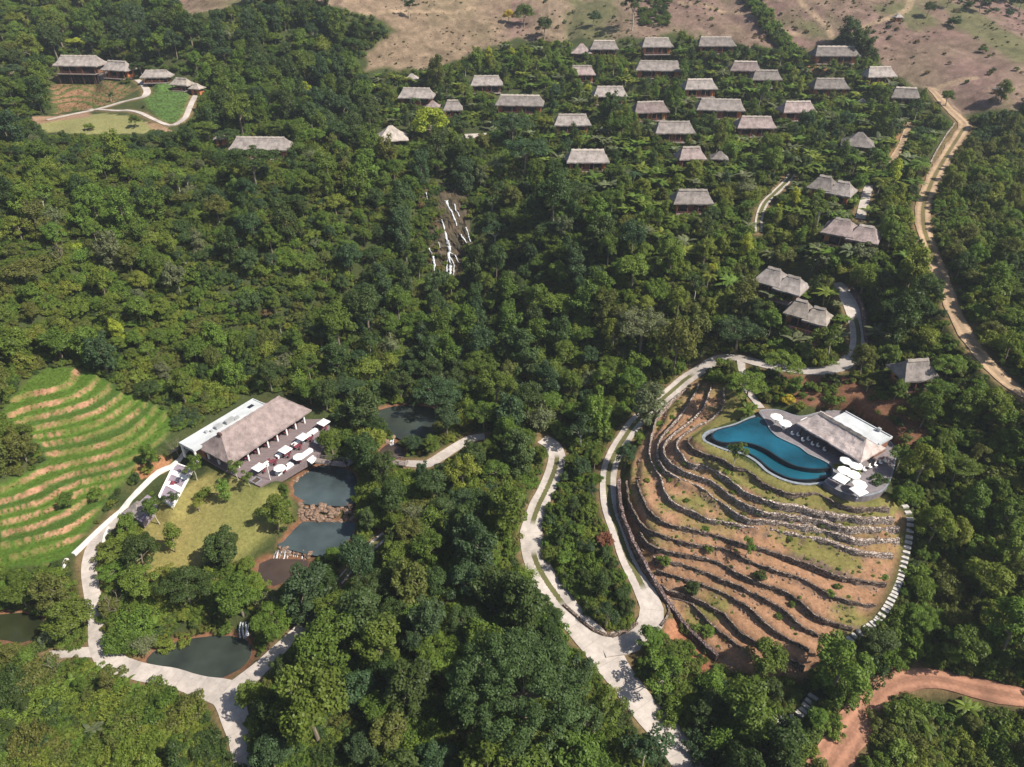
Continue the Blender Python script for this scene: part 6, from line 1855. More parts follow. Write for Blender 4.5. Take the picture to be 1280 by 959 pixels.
near_i = lambda x: np.clip(np.searchsorted(XS, x), 0, len(XS) - 1)
near_j = lambda y: np.clip(np.searchsorted(YS, y), 0, len(YS) - 1)
NOPLANT = (RDIST < .9) | (SHORE < .4) | (mR > .5) | (mL > .5) | (mG > .5)
for poly, pad in ((REST_DECK, 2.0), (DECK, 1.5), (POOL_RIM, 1.5)):
    sl, d = poly_band(poly); NOPLANT[sl] |= d < pad
lawn_m = zone([(170,640),(215,628),(240,600),(290,590),(330,610),(356,608),(362,630),(345,660),(320,682),(300,702),(262,704),(215,722),(190,735),(170,720)], 1) > .5
HX = np.array([[h[0], h[1], max(2.2, h[3] * .62)] for h in HINFO])

RG_VILL = [(455,98),(600,68),(700,60),(890,62),(1000,72),(1095,75),(1140,112),(1172,150),(1178,200),(1140,330),(1090,450),(1000,455),(900,425),(850,330),(700,225),(600,195),(470,195)]
RG_GROVE = [(1210,160),(1290,145),(1600,145),(1600,520),(1290,485),(1240,435),(1198,370),(1172,300),(1172,250)]
RG_SLOPE = [(-500,175),(420,195),(440,300),(390,455),(270,525),(215,505),(120,450),(60,445),(-500,470)]
RG_CORN = [(-300,835),(110,830),(170,850),(250,870),(275,900),(295,1200),(-300,1200)]
RG_CORN2 = [(1050,985),(1075,930),(1110,880),(1150,862),(1230,875),(1600,900),(1600,1200),(1040,1200)]
RG_RIGHT = [(1118,480),(1290,520),(1600,540),(1600,860),(1290,850),(1140,835),(1110,800),(1140,700),(1145,640)]
RG_ISLE = [(682,700),(690,620),(706,590),(755,580),(758,630),(775,690),(795,735),(800,785),(745,800),(715,760)]
RG_STRIP = [(300,860),(385,790),(430,830),(420,960),(330,960)]
REG = {  # radius range, kinds, tones, spacing factor
 'village': ((1.3, 3.6), dict(bamboo=.5, round=5, bush=2, banana=11, slender=2, open=1.2, columnar=1.2, palm=1, spreading=.6), {'dark green': 4, 'mid green': 6, 'fresh green': 4, 'blue green': 2, 'olive green': 2, 'yellow green': 1.6}, .80),
 'grove': ((2.0, 3.2), dict(round=6, bush=5), {'olive green': 5, 'yellow green': 2, 'mid green': 4, 'dark green': 2}, .78),
 'slope': ((1.5, 4.4), dict(bamboo=1.6, round=5, bush=3, open=1, columnar=1.6, spreading=1.2, thicket=3), {'olive green': 3.5, 'yellow green': 1.6, 'mid green': 7, 'fresh green': 3.5, 'grey green': .8, 'dark green': 2, 'brownish': .12}, .74),
 'corner': ((.9, 2.3), dict(bush=8, banana=3, round=2, slender=1), {'yellow green': 3, 'fresh green': 4, 'mid green': 5, 'lime green': .5, 'olive green': 3, 'dark green': 3}, .85),
 'right': ((2.2, 4.6), dict(round=6, columnar=2, bush=2, spreading=1, open=1), {'mid green': 6, 'dark green': 3, 'fresh green': 2, 'olive green': 3}, .76),
 'isle': ((1.2, 2.6), dict(bush=5, round=3, slender=2, open=2), {'mid green': 4, 'fresh green': 4, 'yellow green': 2, 'dark green': 3}, .8),
 'topleft': ((2.8, 5.0), dict(bamboo=1.0, round=6, columnar=3, spreading=2), {'dark green': 5, 'mid green': 5, 'blue green': 4, 'fresh green': 1}, .72),
 'forest': ((2.5, 5.4), dict(bamboo=1.0, round=7, columnar=3.0, spreading=2.2, open=.8, bush=1), {'dark green': 4.0, 'mid green': 6, 'fresh green': 4.5, 'blue green': 2, 'olive green': 2, 'yellow green': 1.4, 'grey green': .4, 'brownish': .08}, .72),
}
RG_BACK = [(985,468),(1062,470),(1105,490),(1150,535),(1160,580),(1122,560),(1062,510),(1005,500)]
REG['back'] = ((.8, 1.8), dict(bush=6, banana=4, slender=1, open=1), {'mid green': 4, 'fresh green': 4, 'yellow green': 3, 'dark green': 2}, 1.25)
def region(u, v):
    for n, p in (('back', RG_BACK), ('corner', RG_CORN), ('corner', RG_CORN2), ('isle', RG_ISLE), ('grove', RG_GROVE), ('village', RG_VILL), ('right', RG_RIGHT), ('slope', RG_SLOPE)):
        if in_poly(np.array([u]), np.array([v]), p)[0]: return n
    if v < 190 and u < 640: return 'topleft'
    return 'forest'
def pick(d):
    ks = list(d); return random.choices(ks, [d[k_] for k_ in ks])[0]
def prot_share(u, v, r):
    n = 0; tot = 0
    for a, b in ((0, 0), (.72, 0), (-.72, 0), (0, .72), (0, -.72), (.5, .5), (-.5, .5), (.5, -.5), (-.5, -.5)):
        i = int((u + a * r) / 4); j = int((v + b * r) / 4)
        tot += 1
        if 0 <= i < 320 and 0 <= j < 240: n += PROT[j, i]
    return n / tot
CELL = 6.0
GRID = {}
for p in PLANTS:
    R_ = PROTO[p['kind']][0][2] * p['s']
    GRID.setdefault((int(p['x'] // CELL), int(p['y'] // CELL)), []).append((p['x'], p['y'], R_))
NC = 60000
yy = 30 + 480 * RNG.random(NC) ** 1.25
xx = (RNG.random(NC) * 2 - 1) * (0.80 * yy + 62)
zz_ = ground(xx, yy)
ii, jj = near_i(xx), near_j(yy)
ok = ~NOPLANT[jj, ii] & ~(mB[jj, ii] > .4) & ~lawn_m[jj, ii]
UU, VV, WW = project(xx, yy, zz_)
for n in np.nonzero(ok)[0]:
    x, y, z, u, v = xx[n], yy[n], zz_[n], UU[n], VV[n]
    reg = region(u, v)
    (r0, r1), kd, td, sp = REG[reg]
    kind = pick(kd)
    if kind == 'banana': td = {'fresh green': 5, 'yellow green': 2, 'grey green': 3, 'mid green': 2}
    pr = PROTO[kind][0]
    r_ = r0 + (r1 - r0) * random.random() ** 1.4
    if kind in ('banana', 'palm'): r_ = random.uniform(1.9, 3.1) if reg != 'corner' else random.uniform(1.2, 1.8)
    elif kind == 'bamboo': r_ = random.uniform(2.2, 3.6); td = {'fresh green': 4, 'yellow green': 3, 'grey green': 3, 'mid green': 3}
    elif kind == 'thicket': r_ = random.uniform(3.2, 5.2)
    elif kind == 'bush': r_ = min(r_, random.uniform(1.2, 2.6))
    elif kind in ('slender',): r_ = random.uniform(1.1, 1.8)
    elif kind in ('columnar', 'open'): r_ = min(r_, 3.4)
    elif kind == 'spreading': r_ = r_ * 1.15
    cxi, cyi = int(x // CELL), int(y // CELL); bad = False
    for a in (-1, 0, 1):
        for b in (-1, 0, 1):
            for (qx, qy, qr) in GRID.get((cxi + a, cyi + b), ()):
                if (x - qx) ** 2 + (y - qy) ** 2 < (sp * (r_ + qr)) ** 2 * .82: bad = True; break
            if bad: break
        if bad: break
    if bad: continue
    if len(HX) and (np.hypot(HX[:, 0] - x, HX[:, 1] - y) < HX[:, 2] * .85 + r_ * .25).any(): continue
    s = r_ / pr[2]
    good = False
    for sh in (1.0, .75, .55, .4):
        s1 = s * sh
        uu, vv, w_ = project(x, y, z + pr[3] * s1)
        rp = r_ * sh * FPX / w_
        if prot_share(uu, vv, rp) <= .05 and prot_share(u, v - 1, 2) <= .12: good = True; break
    if not good: continue
    patch = fbm(np.array([x]), np.array([y]), 46, 3, 91.)[0] + .35 * fbm(np.array([x]), np.array([y]), 12, 2, 92.)[0]
    if reg == 'slope' and v > 330: patch += .22
    if reg == 'corner': patch += .25
    if reg == 'forest' and 590 < u < 780 and 190 < v < 500: patch -= .25
    if reg == 'topleft': patch -= .1
    if kind not in ('banana', 'bamboo'):
        if patch > .12 and random.random() < .7: td = {'fresh green': 5, 'yellow green': 4, 'mid green': 3, 'olive green': 2, 'lime green': .35}
        elif patch < -.15 and random.random() < .7: td = {'dark green': 5, 'blue green': 3, 'mid green': 3, 'deep green': 3}
    plant(x, y, kind, s1 * (1 if kind in ('banana', 'palm') else random.uniform(.92, 1.08)), pick(td), None, None, z - .05, random.uniform(.85, 1.15) if kind != 'round' else random.uniform(.8, 1.45))
    GRID.setdefault((cxi, cyi), []).append((x, y, r_ * sh))
# bushes breaking up the edge between wood and bare hill
edge_ = blur(mB, 6)
ej, ei = np.nonzero((edge_ > .12) & (edge_ < .62) & (GY < 372))
for n in RNG.choice(len(ej), min(len(ej), 420), replace=False):
    x, y = float(GX[ej[n], ei[n]]), float(GY[ej[n], ei[n]])
    if abs(x) > .8 * y + 10 or RDIST[ej[n], ei[n]] < 1.5: continue
    eu, ev_, ew = project(x, y, float(H[ej[n], ei[n]]) + 1.0)
    if prot_share(float(eu), float(ev_), 1.6 * FPX / ew) > .4: continue
    plant(x, y, 'bush', random.uniform(.25, .6), random.choice(['mid green', 'fresh green', 'olive green', 'dark green', 'grey green']), '')
# planted hedge strip and dark crop patch on the hill
hedge = at_line = hit(*np.array([(938, -6), (946, 10), (956, 26), (965, 40), (976, 52), (990, 66)], float).T)
hp = catmull(hedge[:, :2], 2.0)
for q in hp:
    for k_ in range(3):
        plant(q[0] + random.uniform(-2.5, 2.5), q[1] + random.uniform(-2, 2), 'bush', random.uniform(.7, 1.2), random.choice(['mid green', 'fresh green', 'dark green']), '')
for k_ in range(70):
    u = random.uniform(799, 837); v = random.uniform(-6, 33)
    p = hit(u, v)[0]; plant(p[0], p[1], 'bush', random.uniform(.5, .75), random.choice(['mid green', 'dark green']), '')
for k_ in range(60):
    u = random.uniform(1175, 1300); v = random.uniform(-30, 20) - max(0, (1215 - u) * .25)
    p = hit(u, v)[0]; plant(p[0], p[1], random.choice(['round', 'bush']), random.uniform(.5, .9), random.choice(['dark green', 'blue green']), '')
for k_ in range(150):
    u = random.uniform(640, 1290); v = random.uniform(2, 130)
    p = hit(u, v)[0]
    if mB[near_j(p[1]), near_i(p[0])] > .5 and prot_share(u, v, 2) > .5: plant(p[0], p[1], 'bush', random.uniform(.18, .5), random.choice(['olive green', 'dark green', 'brownish', 'grey green']), '')
# ---- which plants become objects of their own: those that show largest
for p in PLANTS:
    pr = PROTO[p['kind']][p['var']]
    u, v, w_ = project(p['x'], p['y'], p['z'] + pr[3] * p['s'])
    p['u'], p['v'] = float(u), float(v); p['rp'] = float(pr[2] * p['s'] * FPX / w_)
    p['in'] = -5 < u < 1285 and -5 < v < 964
# rough visibility: paint crowns from far to near in a coarse picture and count what stays
vis = np.full((240, 320), -1, int)
order = sorted(range(len(PLANTS)), key=lambda i: -(PLANTS[i]['y']))
for i in order:
    p = PLANTS[i]
    if not p['in']: continue
    r_ = max(1.0, p['rp'] * .85 / 4); cu, cv = p['u'] / 4, p['v'] / 4
    a0, a1, b0, b1 = int(max(0, cu - r_)), int(min(319, cu + r_)), int(max(0, cv - r_)), int(min(239, cv + r_))
    if a1 < a0 or b1 < b0: continue
    gx_, gy_ = np.meshgrid(np.arange(a0, a1 + 1), np.arange(b0, b1 + 1))
    m_ = (gx_ - cu) ** 2 + (gy_ - cv) ** 2 <= r_ * r_
    vis[gy_[m_], gx_[m_]] = i
cnt = np.bincount(vis[vis >= 0].ravel(), minlength=len(PLANTS))
LIMIT = {'bamboo': 70, 'thicket': 60, 'broadleaf_tree': 292, 'shrub': 240, 'banana_plant': 200, 'palm_tree': 40}
for kn, lim in LIMIT.items():
    c = [i for i, p in enumerate(PLANTS) if KINDNAME[p['kind']] == kn and p['in'] and (p['label'] or (cnt[i] >= (3 if kn == 'broadleaf_tree' else 1) and cnt[i] >= .3 * math.pi * (p['rp'] * .85 / 4) ** 2 * .9))]
    c.sort(key=lambda i: (not PLANTS[i]['label'], -cnt[i]))
    for i in c[:lim]: PLANTS[i]['own'] = True

LANDMARKS = [(u, v, t) for u, v, t in (
 (330, 540, 'the restaurant pavilion'), (245, 660, 'the lawn'), (405, 605, 'the bluish pond'), (405, 670, 'the second bluish pond'), (350, 712, 'the brown stream'), (250, 825, 'the dark lower pond'), (30, 785, 'the roadside pond'), (500, 530, 'the upper shaded pond'),
 (450, 572, 'the footbridge'), (555, 572, 'the pond path'), (100, 480, 'the top rice terrace'), (60, 580, 'the middle rice terraces'), (50, 690, 'the lowest rice terrace'), (160, 626, 'the white drain wall'), (170, 634, 'the thatched hut'),
 (116, 720, 'the valley road bend'), (284, 880, 'the valley road fork'), (308, 945, 'the bottom of the valley road'), (345, 815, 'the pond road'), (455, 695, 'the two strip path'),
 (690, 560, 'the top end of the concrete road'), (664, 665, 'the middle of the concrete road'), (750, 805, 'the road junction'), (820, 910, 'the bottom of the concrete road'), (762, 600, 'the lower drive'), (835, 495, 'the drive bend'), (815, 755, 'the drive hairpin'),
 (940, 560, 'the infinity pool'), (1055, 545, 'the pool bar'), (830, 600, 'the left terrace walls'), (1000, 700, 'the brown terraces'), (900, 790, 'the lowest terrace walls'), (1130, 690, 'the long slab stairs'), (1075, 795, 'the short slab stairs'), (860, 820, 'the orange earth patch'),
 (1060, 910, 'the red dirt road'), (1180, 852, 'the far part of the red dirt road'), (960, 905, 'the curved slab steps'), (655, 850, 'the giant dome tree'), (285, 660, 'the dense dark lawn tree'), (562, 290, 'the waterfall'), (490, 166, 'the pale pavilion'), (596, 165, 'the brown shed'),
 (734, 196, 'the lowest villa above the gorge'), (650, 126, 'the long double villa'), (608, 102, 'the villa nearest the tan slope'), (566, 133, 'the small dark villa'), (521, 117, 'the half buried villa'), (715, 151, 'the villa with orange right end'), (762, 116, 'the dark fronted villa'), (812, 135, 'the yellow walled villa'), (842, 160, 'the villa below the yellow walled one'),
 (823, 83, 'the long red gabled villa'), (820, 55, 'the villa below the crop patch'), (755, 58, 'the twin villas'), (894, 53, 'the highest villa'), (931, 84, 'the villa under the hedge'), (957, 95, 'the red sided villa'), (900, 132, 'the middle double villa'), (944, 154, 'the lowest eastern villa'), (996, 135, 'the brown fronted villa'), (1036, 106, 'the clear fronted villa'), (1043, 66, 'the large gabled house'), (1098, 92, 'the hidden eastern villa'), (1131, 117, 'the orange sided villa'),
 (1074, 173, 'the sunk pyramid roof'), (1041, 233, 'the upper turned house'), (1066, 287, 'the lower turned house'), (978, 350, 'the house by the lane'), (1011, 390, 'the pale house by the lane'), (1143, 461, 'the lone grey house'), (865, 246, 'the shaded villa'), (863, 192, 'the villa with annex'),
 (960, 255, 'the two track lane'), (1082, 255, 'the garden path'), (1065, 400, 'the curved lane'), (1130, 175, 'the hill path'), (1000, 462, 'the drive above the pool'), (1195, 165, 'the top bend of the dirt track'), (1157, 260, 'the middle of the dirt track'), (1185, 370, 'the lower dirt track'), (1250, 470, 'the end of the dirt track'),
 (101, 85, 'the lodge'), (110, 152, 'the pale plateau lawn'), (215, 125, 'the small green field'), (327, 180, 'the long grey roof'), (540, 50, 'the tan bare slope'), (740, 30, 'the pink slope'), (965, 40, 'the hill hedge'), (1150, 70, 'the bare ridge'), (1245, 110, 'the stony field'),
 (100, 300, 'the upper left slope'), (100, 400, 'the left slope'), (260, 330, 'the middle of the left slope'), (300, 430, 'the slope above the restaurant'), (420, 330, 'the forest left of the waterfall'), (470, 440, 'the forest above the upper pond'), (650, 440, 'the gorge bottom'), (690, 330, 'the gorge right of the waterfall'), (790, 330, 'the gorge rim'), (860, 400, 'the wood left of the lane'), (560, 700, 'the central wood'), (480, 780, 'the lower central wood'), (420, 900, 'the wood at the bottom'), (550, 930, 'the wood left of the giant dome tree'), (720, 900, 'the bank right of the giant dome tree'),
 (100, 900, 'the lower left thicket'), (200, 930, 'the thicket by the valley road'), (1180, 920, 'the lower right thicket'), (1210, 600, 'the wood right of the bar'), (1210, 700, 'the wood right of the stairs'), (1230, 250, 'the upper orchard'), (1240, 370, 'the lower orchard'), (740, 700, 'the tree island'))]
ORD = ['', 'second ', 'third ', 'fourth ', 'fifth ', 'sixth ', 'seventh ', 'eighth ', 'ninth ', 'tenth ', 'eleventh ', 'twelfth ', 'thirteenth ', 'fourteenth ', 'fifteenth ']
groups = {}
for i, p in enumerate(PLANTS):
    if not p.get('own') or p['label']: continue
    d = [((p['u'] - a) ** 2 + ((p['v'] - b) * 1.2) ** 2, a, b, t) for a, b, t in LANDMARKS]
    _, a, b, t = min(d)
    du, dv = p['u'] - a, p['v'] - b
    if abs(du) < 9 and abs(dv) < 9: rel = 'close by'
    elif abs(du) > abs(dv): rel = 'right of' if du > 0 else 'left of'
    else: rel = 'below' if dv > 0 else 'above'
    size = 'small' if p['rp'] < 11 else ('tall' if p['rp'] > 30 else '')
    if KINDNAME[p['kind']] != 'broadleaf_tree': size = ''
    key = (size, p['tone'], p['kind'], rel, t)
    groups.setdefault(key, []).append((abs(du) + abs(dv), i))
for (size, tone, kind, rel, t), L_ in groups.items():
    L_.sort()
    for k_, (_, i) in enumerate(L_):
        base = f"{size} {tone} {LOOK[kind]}".strip().replace('tall tall', 'tall').replace('small small', 'small')
        if len(L_) == 1: lb = f"{base} {rel} {t}"
        else:
            o_ = 'nearest' if k_ == 0 else ORD[min(k_, 14)].strip()
            lb = f"{o_} {base} {rel} {t}"
        lb = ' '.join(lb.split())
        if len(lb.split()) > 16: lb = lb.replace(' crowned', '').replace(' flat topped', '').replace(' with pale limbs', '')
        PLANTS[i]['label'] = lb

GROUPNAME = {'bamboo': 'bamboo clumps of the valley', 'thicket': 'thickets on the slopes', 'broadleaf_tree': 'trees of the wooded valley', 'shrub': 'shrubs among the trees', 'banana_plant': 'banana clumps round the houses', 'palm_tree': 'small palms'}
PARTN = {'bamboo': ('leaves', 'culm'), 'thicket': ('foliage', 'stem'), 'broadleaf_tree': ('crown', 'trunk'), 'shrub': ('foliage', 'stem'), 'banana_plant': ('leaves', 'stem'), 'palm_tree': ('leaves', 'trunk')}
seen_l = set(); nown = 0
SRC = {}
def plant_object(p):
    kn = KINDNAME[p['kind']]
    root = empty(kn, (p['x'], p['y'], p['z']), p['rz']); k_ = 1 if p.get('man') else random.uniform(.86, 1.16)
    root.scale = (p['s'] * k_, p['s'] / k_, p['s'] * p['sz']); root.rotation_euler = (random.gauss(0, .04), random.gauss(0, .04), p['rz'])
    cr, tr, _, _ = PROTO[p['kind']][p['var']]
    a = link_mesh(PARTN[kn][0], cr, root); b = link_mesh(PARTN[kn][1], tr, root)
    a['tone'] = list(map(float, TONES[p['tone']]))
    tag(root, p['label'], CAT[kn], GROUPNAME[kn])
    SRC.setdefault((p['kind'], p['var']), (a, b))
for p in PLANTS:
    if p.get('own') and p['label']:
        if p['label'] in seen_l:
            p['label'] = p['label'] + ' too'
        seen_l.add(p['label']); plant_object(p); nown += 1

# ---- all smaller and farther plants: one mass of woodland, and the low growth under it
def scatter(name, items, label, cat, with_trunk=True):
    """items: (x, y, z, scale, scale_z, turn, (kind, var), tone)"""
    keys = sorted({it[6] for it in items})
    keys = [k_ for k_ in keys if k_ in SRC]
    ki = {k_: i for i, k_ in enumerate(keys)}
    items = [it for it in items if it[6] in ki]
    me = bpy.data.meshes.new(name)
    me.vertices.add(len(items))
    me.vertices.foreach_set("co", np.array([it[:3] for it in items], np.float32).ravel())
    def attr(n, typ, key, dat):
        a = me.attributes.new(n, typ, 'POINT'); a.data.foreach_set(key, np.array(dat).ravel())
    attr('pick', 'INT', 'value', np.array([ki[it[6]] for it in items], np.int32))
    attr('siz', 'FLOAT_VECTOR', 'vector', np.array([(it[3] * q_, it[3] / q_, it[3] * it[4]) for it, q_ in zip(items, RNG.uniform(.82, 1.2, len(items)))], np.float32))
    attr('turn', 'FLOAT_VECTOR', 'vector', np.array([(random.gauss(0, .06), random.gauss(0, .06), it[5]) for it in items], np.float32))
    attr('tone', 'FLOAT_VECTOR', 'vector', np.array([TONES[it[7]] for it in items], np.float32))
    o = link_mesh(name, me)
    ng = bpy.data.node_groups.new(name, 'GeometryNodeTree')
    ng.interface.new_socket('Geometry', in_out='INPUT', socket_type='NodeSocketGeometry')
    ng.interface.new_socket('Geometry', in_out='OUTPUT', socket_type='NodeSocketGeometry')
    gi = ng.nodes.new('NodeGroupInput'); go = ng.nodes.new('NodeGroupOutput')
    ip = ng.nodes.new('GeometryNodeInstanceOnPoints')
    gm = ng.nodes.new('GeometryNodeJoinGeometry')
    # join geometry gathers links in reverse order of creation
    for k_ in reversed(keys):
        jn = ng.nodes.new('GeometryNodeJoinGeometry')
        for ob in (SRC[k_] if with_trunk else SRC[k_][:1]):
            oi = ng.nodes.new('GeometryNodeObjectInfo'); oi.transform_space = 'ORIGINAL'
            oi.inputs['Object'].default_value = ob
            oi.inputs['As Instance'].default_value = False
            ng.links.new(oi.outputs['Geometry'], jn.inputs[0])
        g2 = ng.nodes.new('GeometryNodeGeometryToInstance')
        ng.links.new(jn.outputs[0], g2.inputs[0]); ng.links.new(g2.outputs[0], gm.inputs[0])
    def named(n, typ):
        a = ng.nodes.new('GeometryNodeInputNamedAttribute'); a.data_type = typ; a.inputs[0].default_value = n
        return a.outputs[0]
    ng.links.new(gi.outputs[0], ip.inputs['Points']); ng.links.new(gm.outputs[0], ip.inputs['Instance'])
    ip.inputs['Pick Instance'].default_value = True
    ng.links.new(named('pick', 'INT'), ip.inputs['Instance Index'])
    ng.links.new(named('turn', 'FLOAT_VECTOR'), ip.inputs['Rotation'])
    ng.links.new(named('siz', 'FLOAT_VECTOR'), ip.inputs['Scale'])
    ng.links.new(ip.outputs[0], go.inputs[0])
    md = o.modifiers.new('scatter', 'NODES'); md.node_group = ng
    return tag(o, label, cat, None, 'stuff')
rest_ = [p for p in PLANTS if not p.get('own')]
scatter('forest', [(p['x'], p['y'], p['z'], p['s'], p['sz'], p['rz'], (p['kind'], p['var']), p['tone']) for p in rest_], 'dense mixed woodland covering the valley sides and hill village', 'forest')
items = []
NB = 80000
yy = 32 + 400 * RNG.random(NB) ** 1.5; xx = (RNG.random(NB) * 2 - 1) * (.80 * yy + 30)
ii, jj = near_i(xx), near_j(yy); zg_ = ground(xx, yy)
okb = ~NOPLANT[jj, ii] & ~(mB[jj, ii] > .3) & ~lawn_m[jj, ii]
earth_slopes = zone([(985,472),(1000,466),(1060,470),(1100,488),(1140,500),(1165,540),(1155,590),(1122,560),(1062,512),(1020,508)], 6) + zone([(826,778),(850,772),(878,806),(900,850),(872,868),(850,846),(834,812)], 4)
thin_map = np.clip(earth_slopes, 0, 1); thin = thin_map[jj, ii]
UU, VV, WW = project(xx, yy, zg_ + .5)
for n in np.nonzero(okb)[0]:
    if random.random() < thin[n] * .8: continue
    s = random.uniform(.22, .55) * (1.25 if yy[n] > 200 else 1.0)
    rp = 2.2 * s * FPX / WW[n]
    if prot_share(UU[n], VV[n], rp) > .05: continue
    if (np.hypot(HX[:, 0] - xx[n], HX[:, 1] - yy[n]) < HX[:, 2] * .55).any(): continue
    items.append((xx[n], yy[n], zg_[n] - .1, s, random.uniform(.7, 1.2), random.uniform(0, 6.28), ('bush', random.randrange(4)), random.choice(['mid green', 'mid green', 'olive green', 'fresh green', 'dark green', 'yellow green'])))
NF = 5200
yy = 34 + 400 * RNG.random(NF) ** 1.35; xx = (RNG.random(NF) * 2 - 1) * (.80 * yy + 30)
ii, jj = near_i(xx), near_j(yy); zg_ = ground(xx, yy)
okb = ~NOPLANT[jj, ii] & ~(mB[jj, ii] > .3) & ~lawn_m[jj, ii] & (thin_map[jj, ii] < .5)
for n in np.nonzero(okb)[0]:
    s = random.uniform(.35, .8)
    uu, vv, ww = project(xx[n], yy[n], zg_[n] + .8)
    if prot_share(uu, vv, 5.4 * s * FPX / ww) > .05: continue
    if (np.hypot(HX[:, 0] - xx[n], HX[:, 1] - yy[n]) < HX[:, 2] * .8 + 1.5).any(): continue
    reg = region(uu, vv)
    td = REG[reg][2]
    if fbm(np.array([xx[n]]), np.array([yy[n]]), 46, 3, 91.)[0] + (.2 if reg in ('slope', 'corner') else 0) > .1: td = {'fresh green': 5, 'yellow green': 4, 'mid green': 3, 'olive green': 2}
    items.append((xx[n], yy[n], zg_[n] - .2, s, random.uniform(.8, 1.5), random.uniform(0, 6.28), ('thicket', random.randrange(4)), pick(td)))
scatter('undergrowth', items, 'low green bushes and weeds covering the ground between trees', 'undergrowth', False)
# weeds on the terraces and scrub on the bare hill
items = []
NB2 = 9000
yy = 70 + 75 * RNG.random(NB2); xx = 10 + 75 * RNG.random(NB2)
jj, ii = near_j(yy), near_i(xx)
for n in np.nonzero((mR[jj, ii] > .6) & (RDIST[jj, ii] > .3))[0]:
    g_ = gr_t[jj[n], ii[n], 0]
    if random.random() > .05 + .3 * g_ + .28 * (riserR[jj[n], ii[n]] > .4): continue
    s = random.uniform(.05, .16) if random.random() < .93 else random.uniform(.2, .36)
    z_ = float(ground(xx[n], yy[n]))
    items.append((xx[n], yy[n], z_ - .03, s, random.uniform(.4, .8), random.uniform(0, 6.28), ('bush', random.randrange(4)), random.choice(['yellow green', 'olive green', 'fresh green', 'fresh green', 'mid green'])))
NB3 = 6000
yy = 285 + 110 * RNG.random(NB3); xx = (RNG.random(NB3) * 2 - 1) * 290
jj, ii = near_j(yy), near_i(xx)
for n in np.nonzero(mB[jj, ii] > .5)[0]:
    if fbm(np.array([xx[n]]), np.array([yy[n]]), 18, 3, 61.)[0] < random.uniform(-.15, .25): continue
    z_ = float(ground(xx[n], yy[n]))
    items.append((xx[n], yy[n], z_ - .05, random.uniform(.08, .30), random.uniform(.5, .9), random.uniform(0, 6.28), ('bush', random.randrange(4)), random.choice(['olive green', 'grey green', 'brownish', 'dark green', 'brownish'])))
NR = 34000
yy = 78 + 80 * RNG.random(NR); xx = -150 + 80 * RNG.random(NR)
ritems = []
jj, ii = near_j(yy), near_i(xx)
for n in np.nonzero(mL[jj, ii] > .8)[0]:
    b_ = bankL[jj[n], ii[n]] > .4
    if b_ and random.random() < .6: continue
    ritems.append((xx[n], yy[n], float(ground(xx[n], yy[n])) - .05, random.uniform(.05, .085), random.uniform(.4, .7), random.uniform(0, 6.28), ('bush', random.randrange(4)), random.choice(['olive green', 'yellow green']) if b_ else random.choice(['fresh green', 'fresh green', 'mid green'])))
yy = 225 + 75 * RNG.random(14000); xx = -185 + 80 * RNG.random(14000)
jj, ii = near_j(yy), near_i(xx)
for n in np.nonzero((mG[jj, ii] > .7) & (RDIST[jj, ii] > .6))[0]:
    ritems.append((xx[n], yy[n], float(ground(xx[n], yy[n])) - .05, random.uniform(.05, .10), random.uniform(.4, .8), random.uniform(0, 6.28), ('bush', random.randrange(4)), random.choice(['fresh green', 'mid green', 'olive green'])))
scatter('rice_plants', ritems, 'green rice plants covering the stepped fields', 'rice', False)
scatter('weeds', items, 'scattered weeds and tufts on terraces and bare hill', 'weeds', False)
rub = boulder(HINFO[0][0], HINFO[0][1] + 9, HINFO[0][2] + .3, .5, 'single grey stone behind the twin villas', None)
SRC[('stone', 0)] = (rub,)
items = []
NB4 = 16000
yy = 70 + 75 * RNG.random(NB4); xx = 10 + 75 * RNG.random(NB4)
jj, ii = near_j(yy), near_i(xx)
for n in np.nonzero((mR[jj, ii] > .6) & (RDIST[jj, ii] > .5))[0]:
    if random.random() > .10 + .75 * (riserR[jj[n], ii[n]] > .3): continue
    items.append((xx[n], yy[n], float(ground(xx[n], yy[n])), random.uniform(.08, .26), .8, random.uniform(0, 6.28), ('stone', 0), 'brownish'))
yy = 285 + 110 * RNG.random(5000); xx = (RNG.random(5000) * 2 - 1) * 290
jj, ii = near_j(yy), near_i(xx)
for n in np.nonzero(mB[jj, ii] > .5)[0]:
    if random.random() > .35: continue
    items.append((xx[n], yy[n], float(ground(xx[n], yy[n])), random.uniform(.15, .5), .7, random.uniform(0, 6.28), ('stone', 0), 'brownish'))
scatter('rubble', items, 'loose stones on the terraces and the bare hill', 'stones', False)
print('plants', len(PLANTS), 'own', nown, 'under', len(items), 'kinds', {k_: sum(1 for p in PLANTS if p.get('own') and KINDNAME[p['kind']] == k_) for k_ in LIMIT})
HAZE = 0.0002
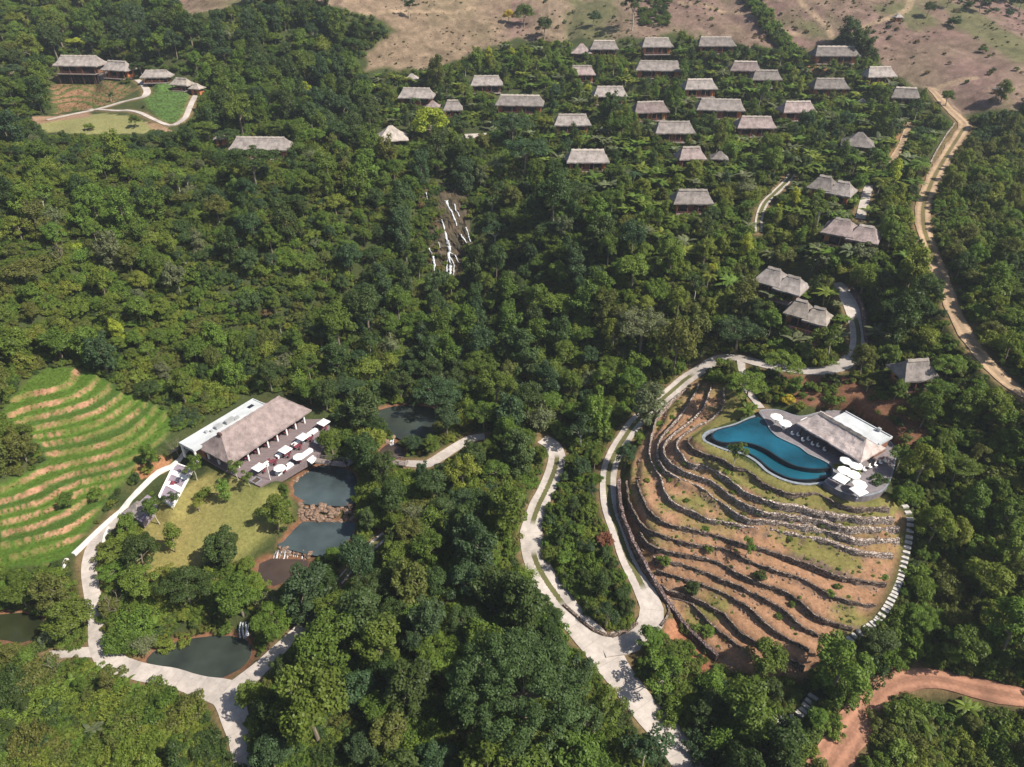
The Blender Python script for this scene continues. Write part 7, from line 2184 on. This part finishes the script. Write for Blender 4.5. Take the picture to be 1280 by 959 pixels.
# ------------------------------------------------------------------ daylight
SUN_AZ = math.atan2(-0.38, 0.92)          # direction towards the sun on the ground plane (x right, y away)
SUN_EL = R(49)
w = bpy.data.worlds.new("World"); SC.world = w; w.use_nodes = True
nt = w.node_tree
sky = nt.nodes.new('ShaderNodeTexSky'); sky.sky_type = 'NISHITA'; sky.sun_disc = False
sky.sun_elevation = SUN_EL
sky.sun_rotation = math.pi / 2 - SUN_AZ
sky.air_density = 1.0; sky.dust_density = 1.5
nt.links.new(sky.outputs[0], nt.nodes['Background'].inputs[0])
nt.nodes['Background'].inputs[1].default_value = 0.074
sl_ = bpy.data.lights.new('sun', 'SUN'); sl_.energy = 5.0; sl_.angle = R(0.5); sl_.color = (1.0, .925, .80)
so = bpy.data.objects.new('sun', sl_); COL.objects.link(so)
sd = Vector((math.cos(SUN_AZ) * math.cos(SUN_EL), math.sin(SUN_AZ) * math.cos(SUN_EL), math.sin(SUN_EL)))
so.rotation_euler = sd.to_track_quat('Z', 'Y').to_euler()
so.location = (150, 0, 200)
SC.view_settings.view_transform = 'Standard'; SC.view_settings.look = 'None'
SC.view_settings.exposure = 0.70; SC.view_settings.gamma = 1.0; SC.view_settings.use_curve_mapping = False
SC.render.engine = 'CYCLES'
SC.cycles.max_bounces = 6; SC.cycles.diffuse_bounces = 3; SC.cycles.glossy_bounces = 2; SC.cycles.transmission_bounces = 3
SC.cycles.caustics_reflective = False; SC.cycles.caustics_refractive = False
SC.cycles.use_denoising = True

# ------------------------------------------------------------------ thin haze in the valley air
hb = MB(); hb.box(0, 250, 55, 900, 640, 150)
hm = bpy.data.materials.new('haze'); hm.use_nodes = True
ht = hm.node_tree; ht.nodes.remove(ht.nodes['Principled BSDF'])
pv2 = ht.nodes.new('ShaderNodeVolumePrincipled'); pv2.inputs['Density'].default_value = HAZE; pv2.inputs['Color'].default_value = (.80, .87, 1.0, 1); pv2.inputs['Anisotropy'].default_value = 0.2
ht.links.new(pv2.outputs[0], ht.nodes['Material Output'].inputs['Volume'])
hm.cycles.homogeneous_volume = True
ho = hb.build('haze', hm); tag(ho, 'thin pale haze filling the valley air', 'haze', kind='stuff')
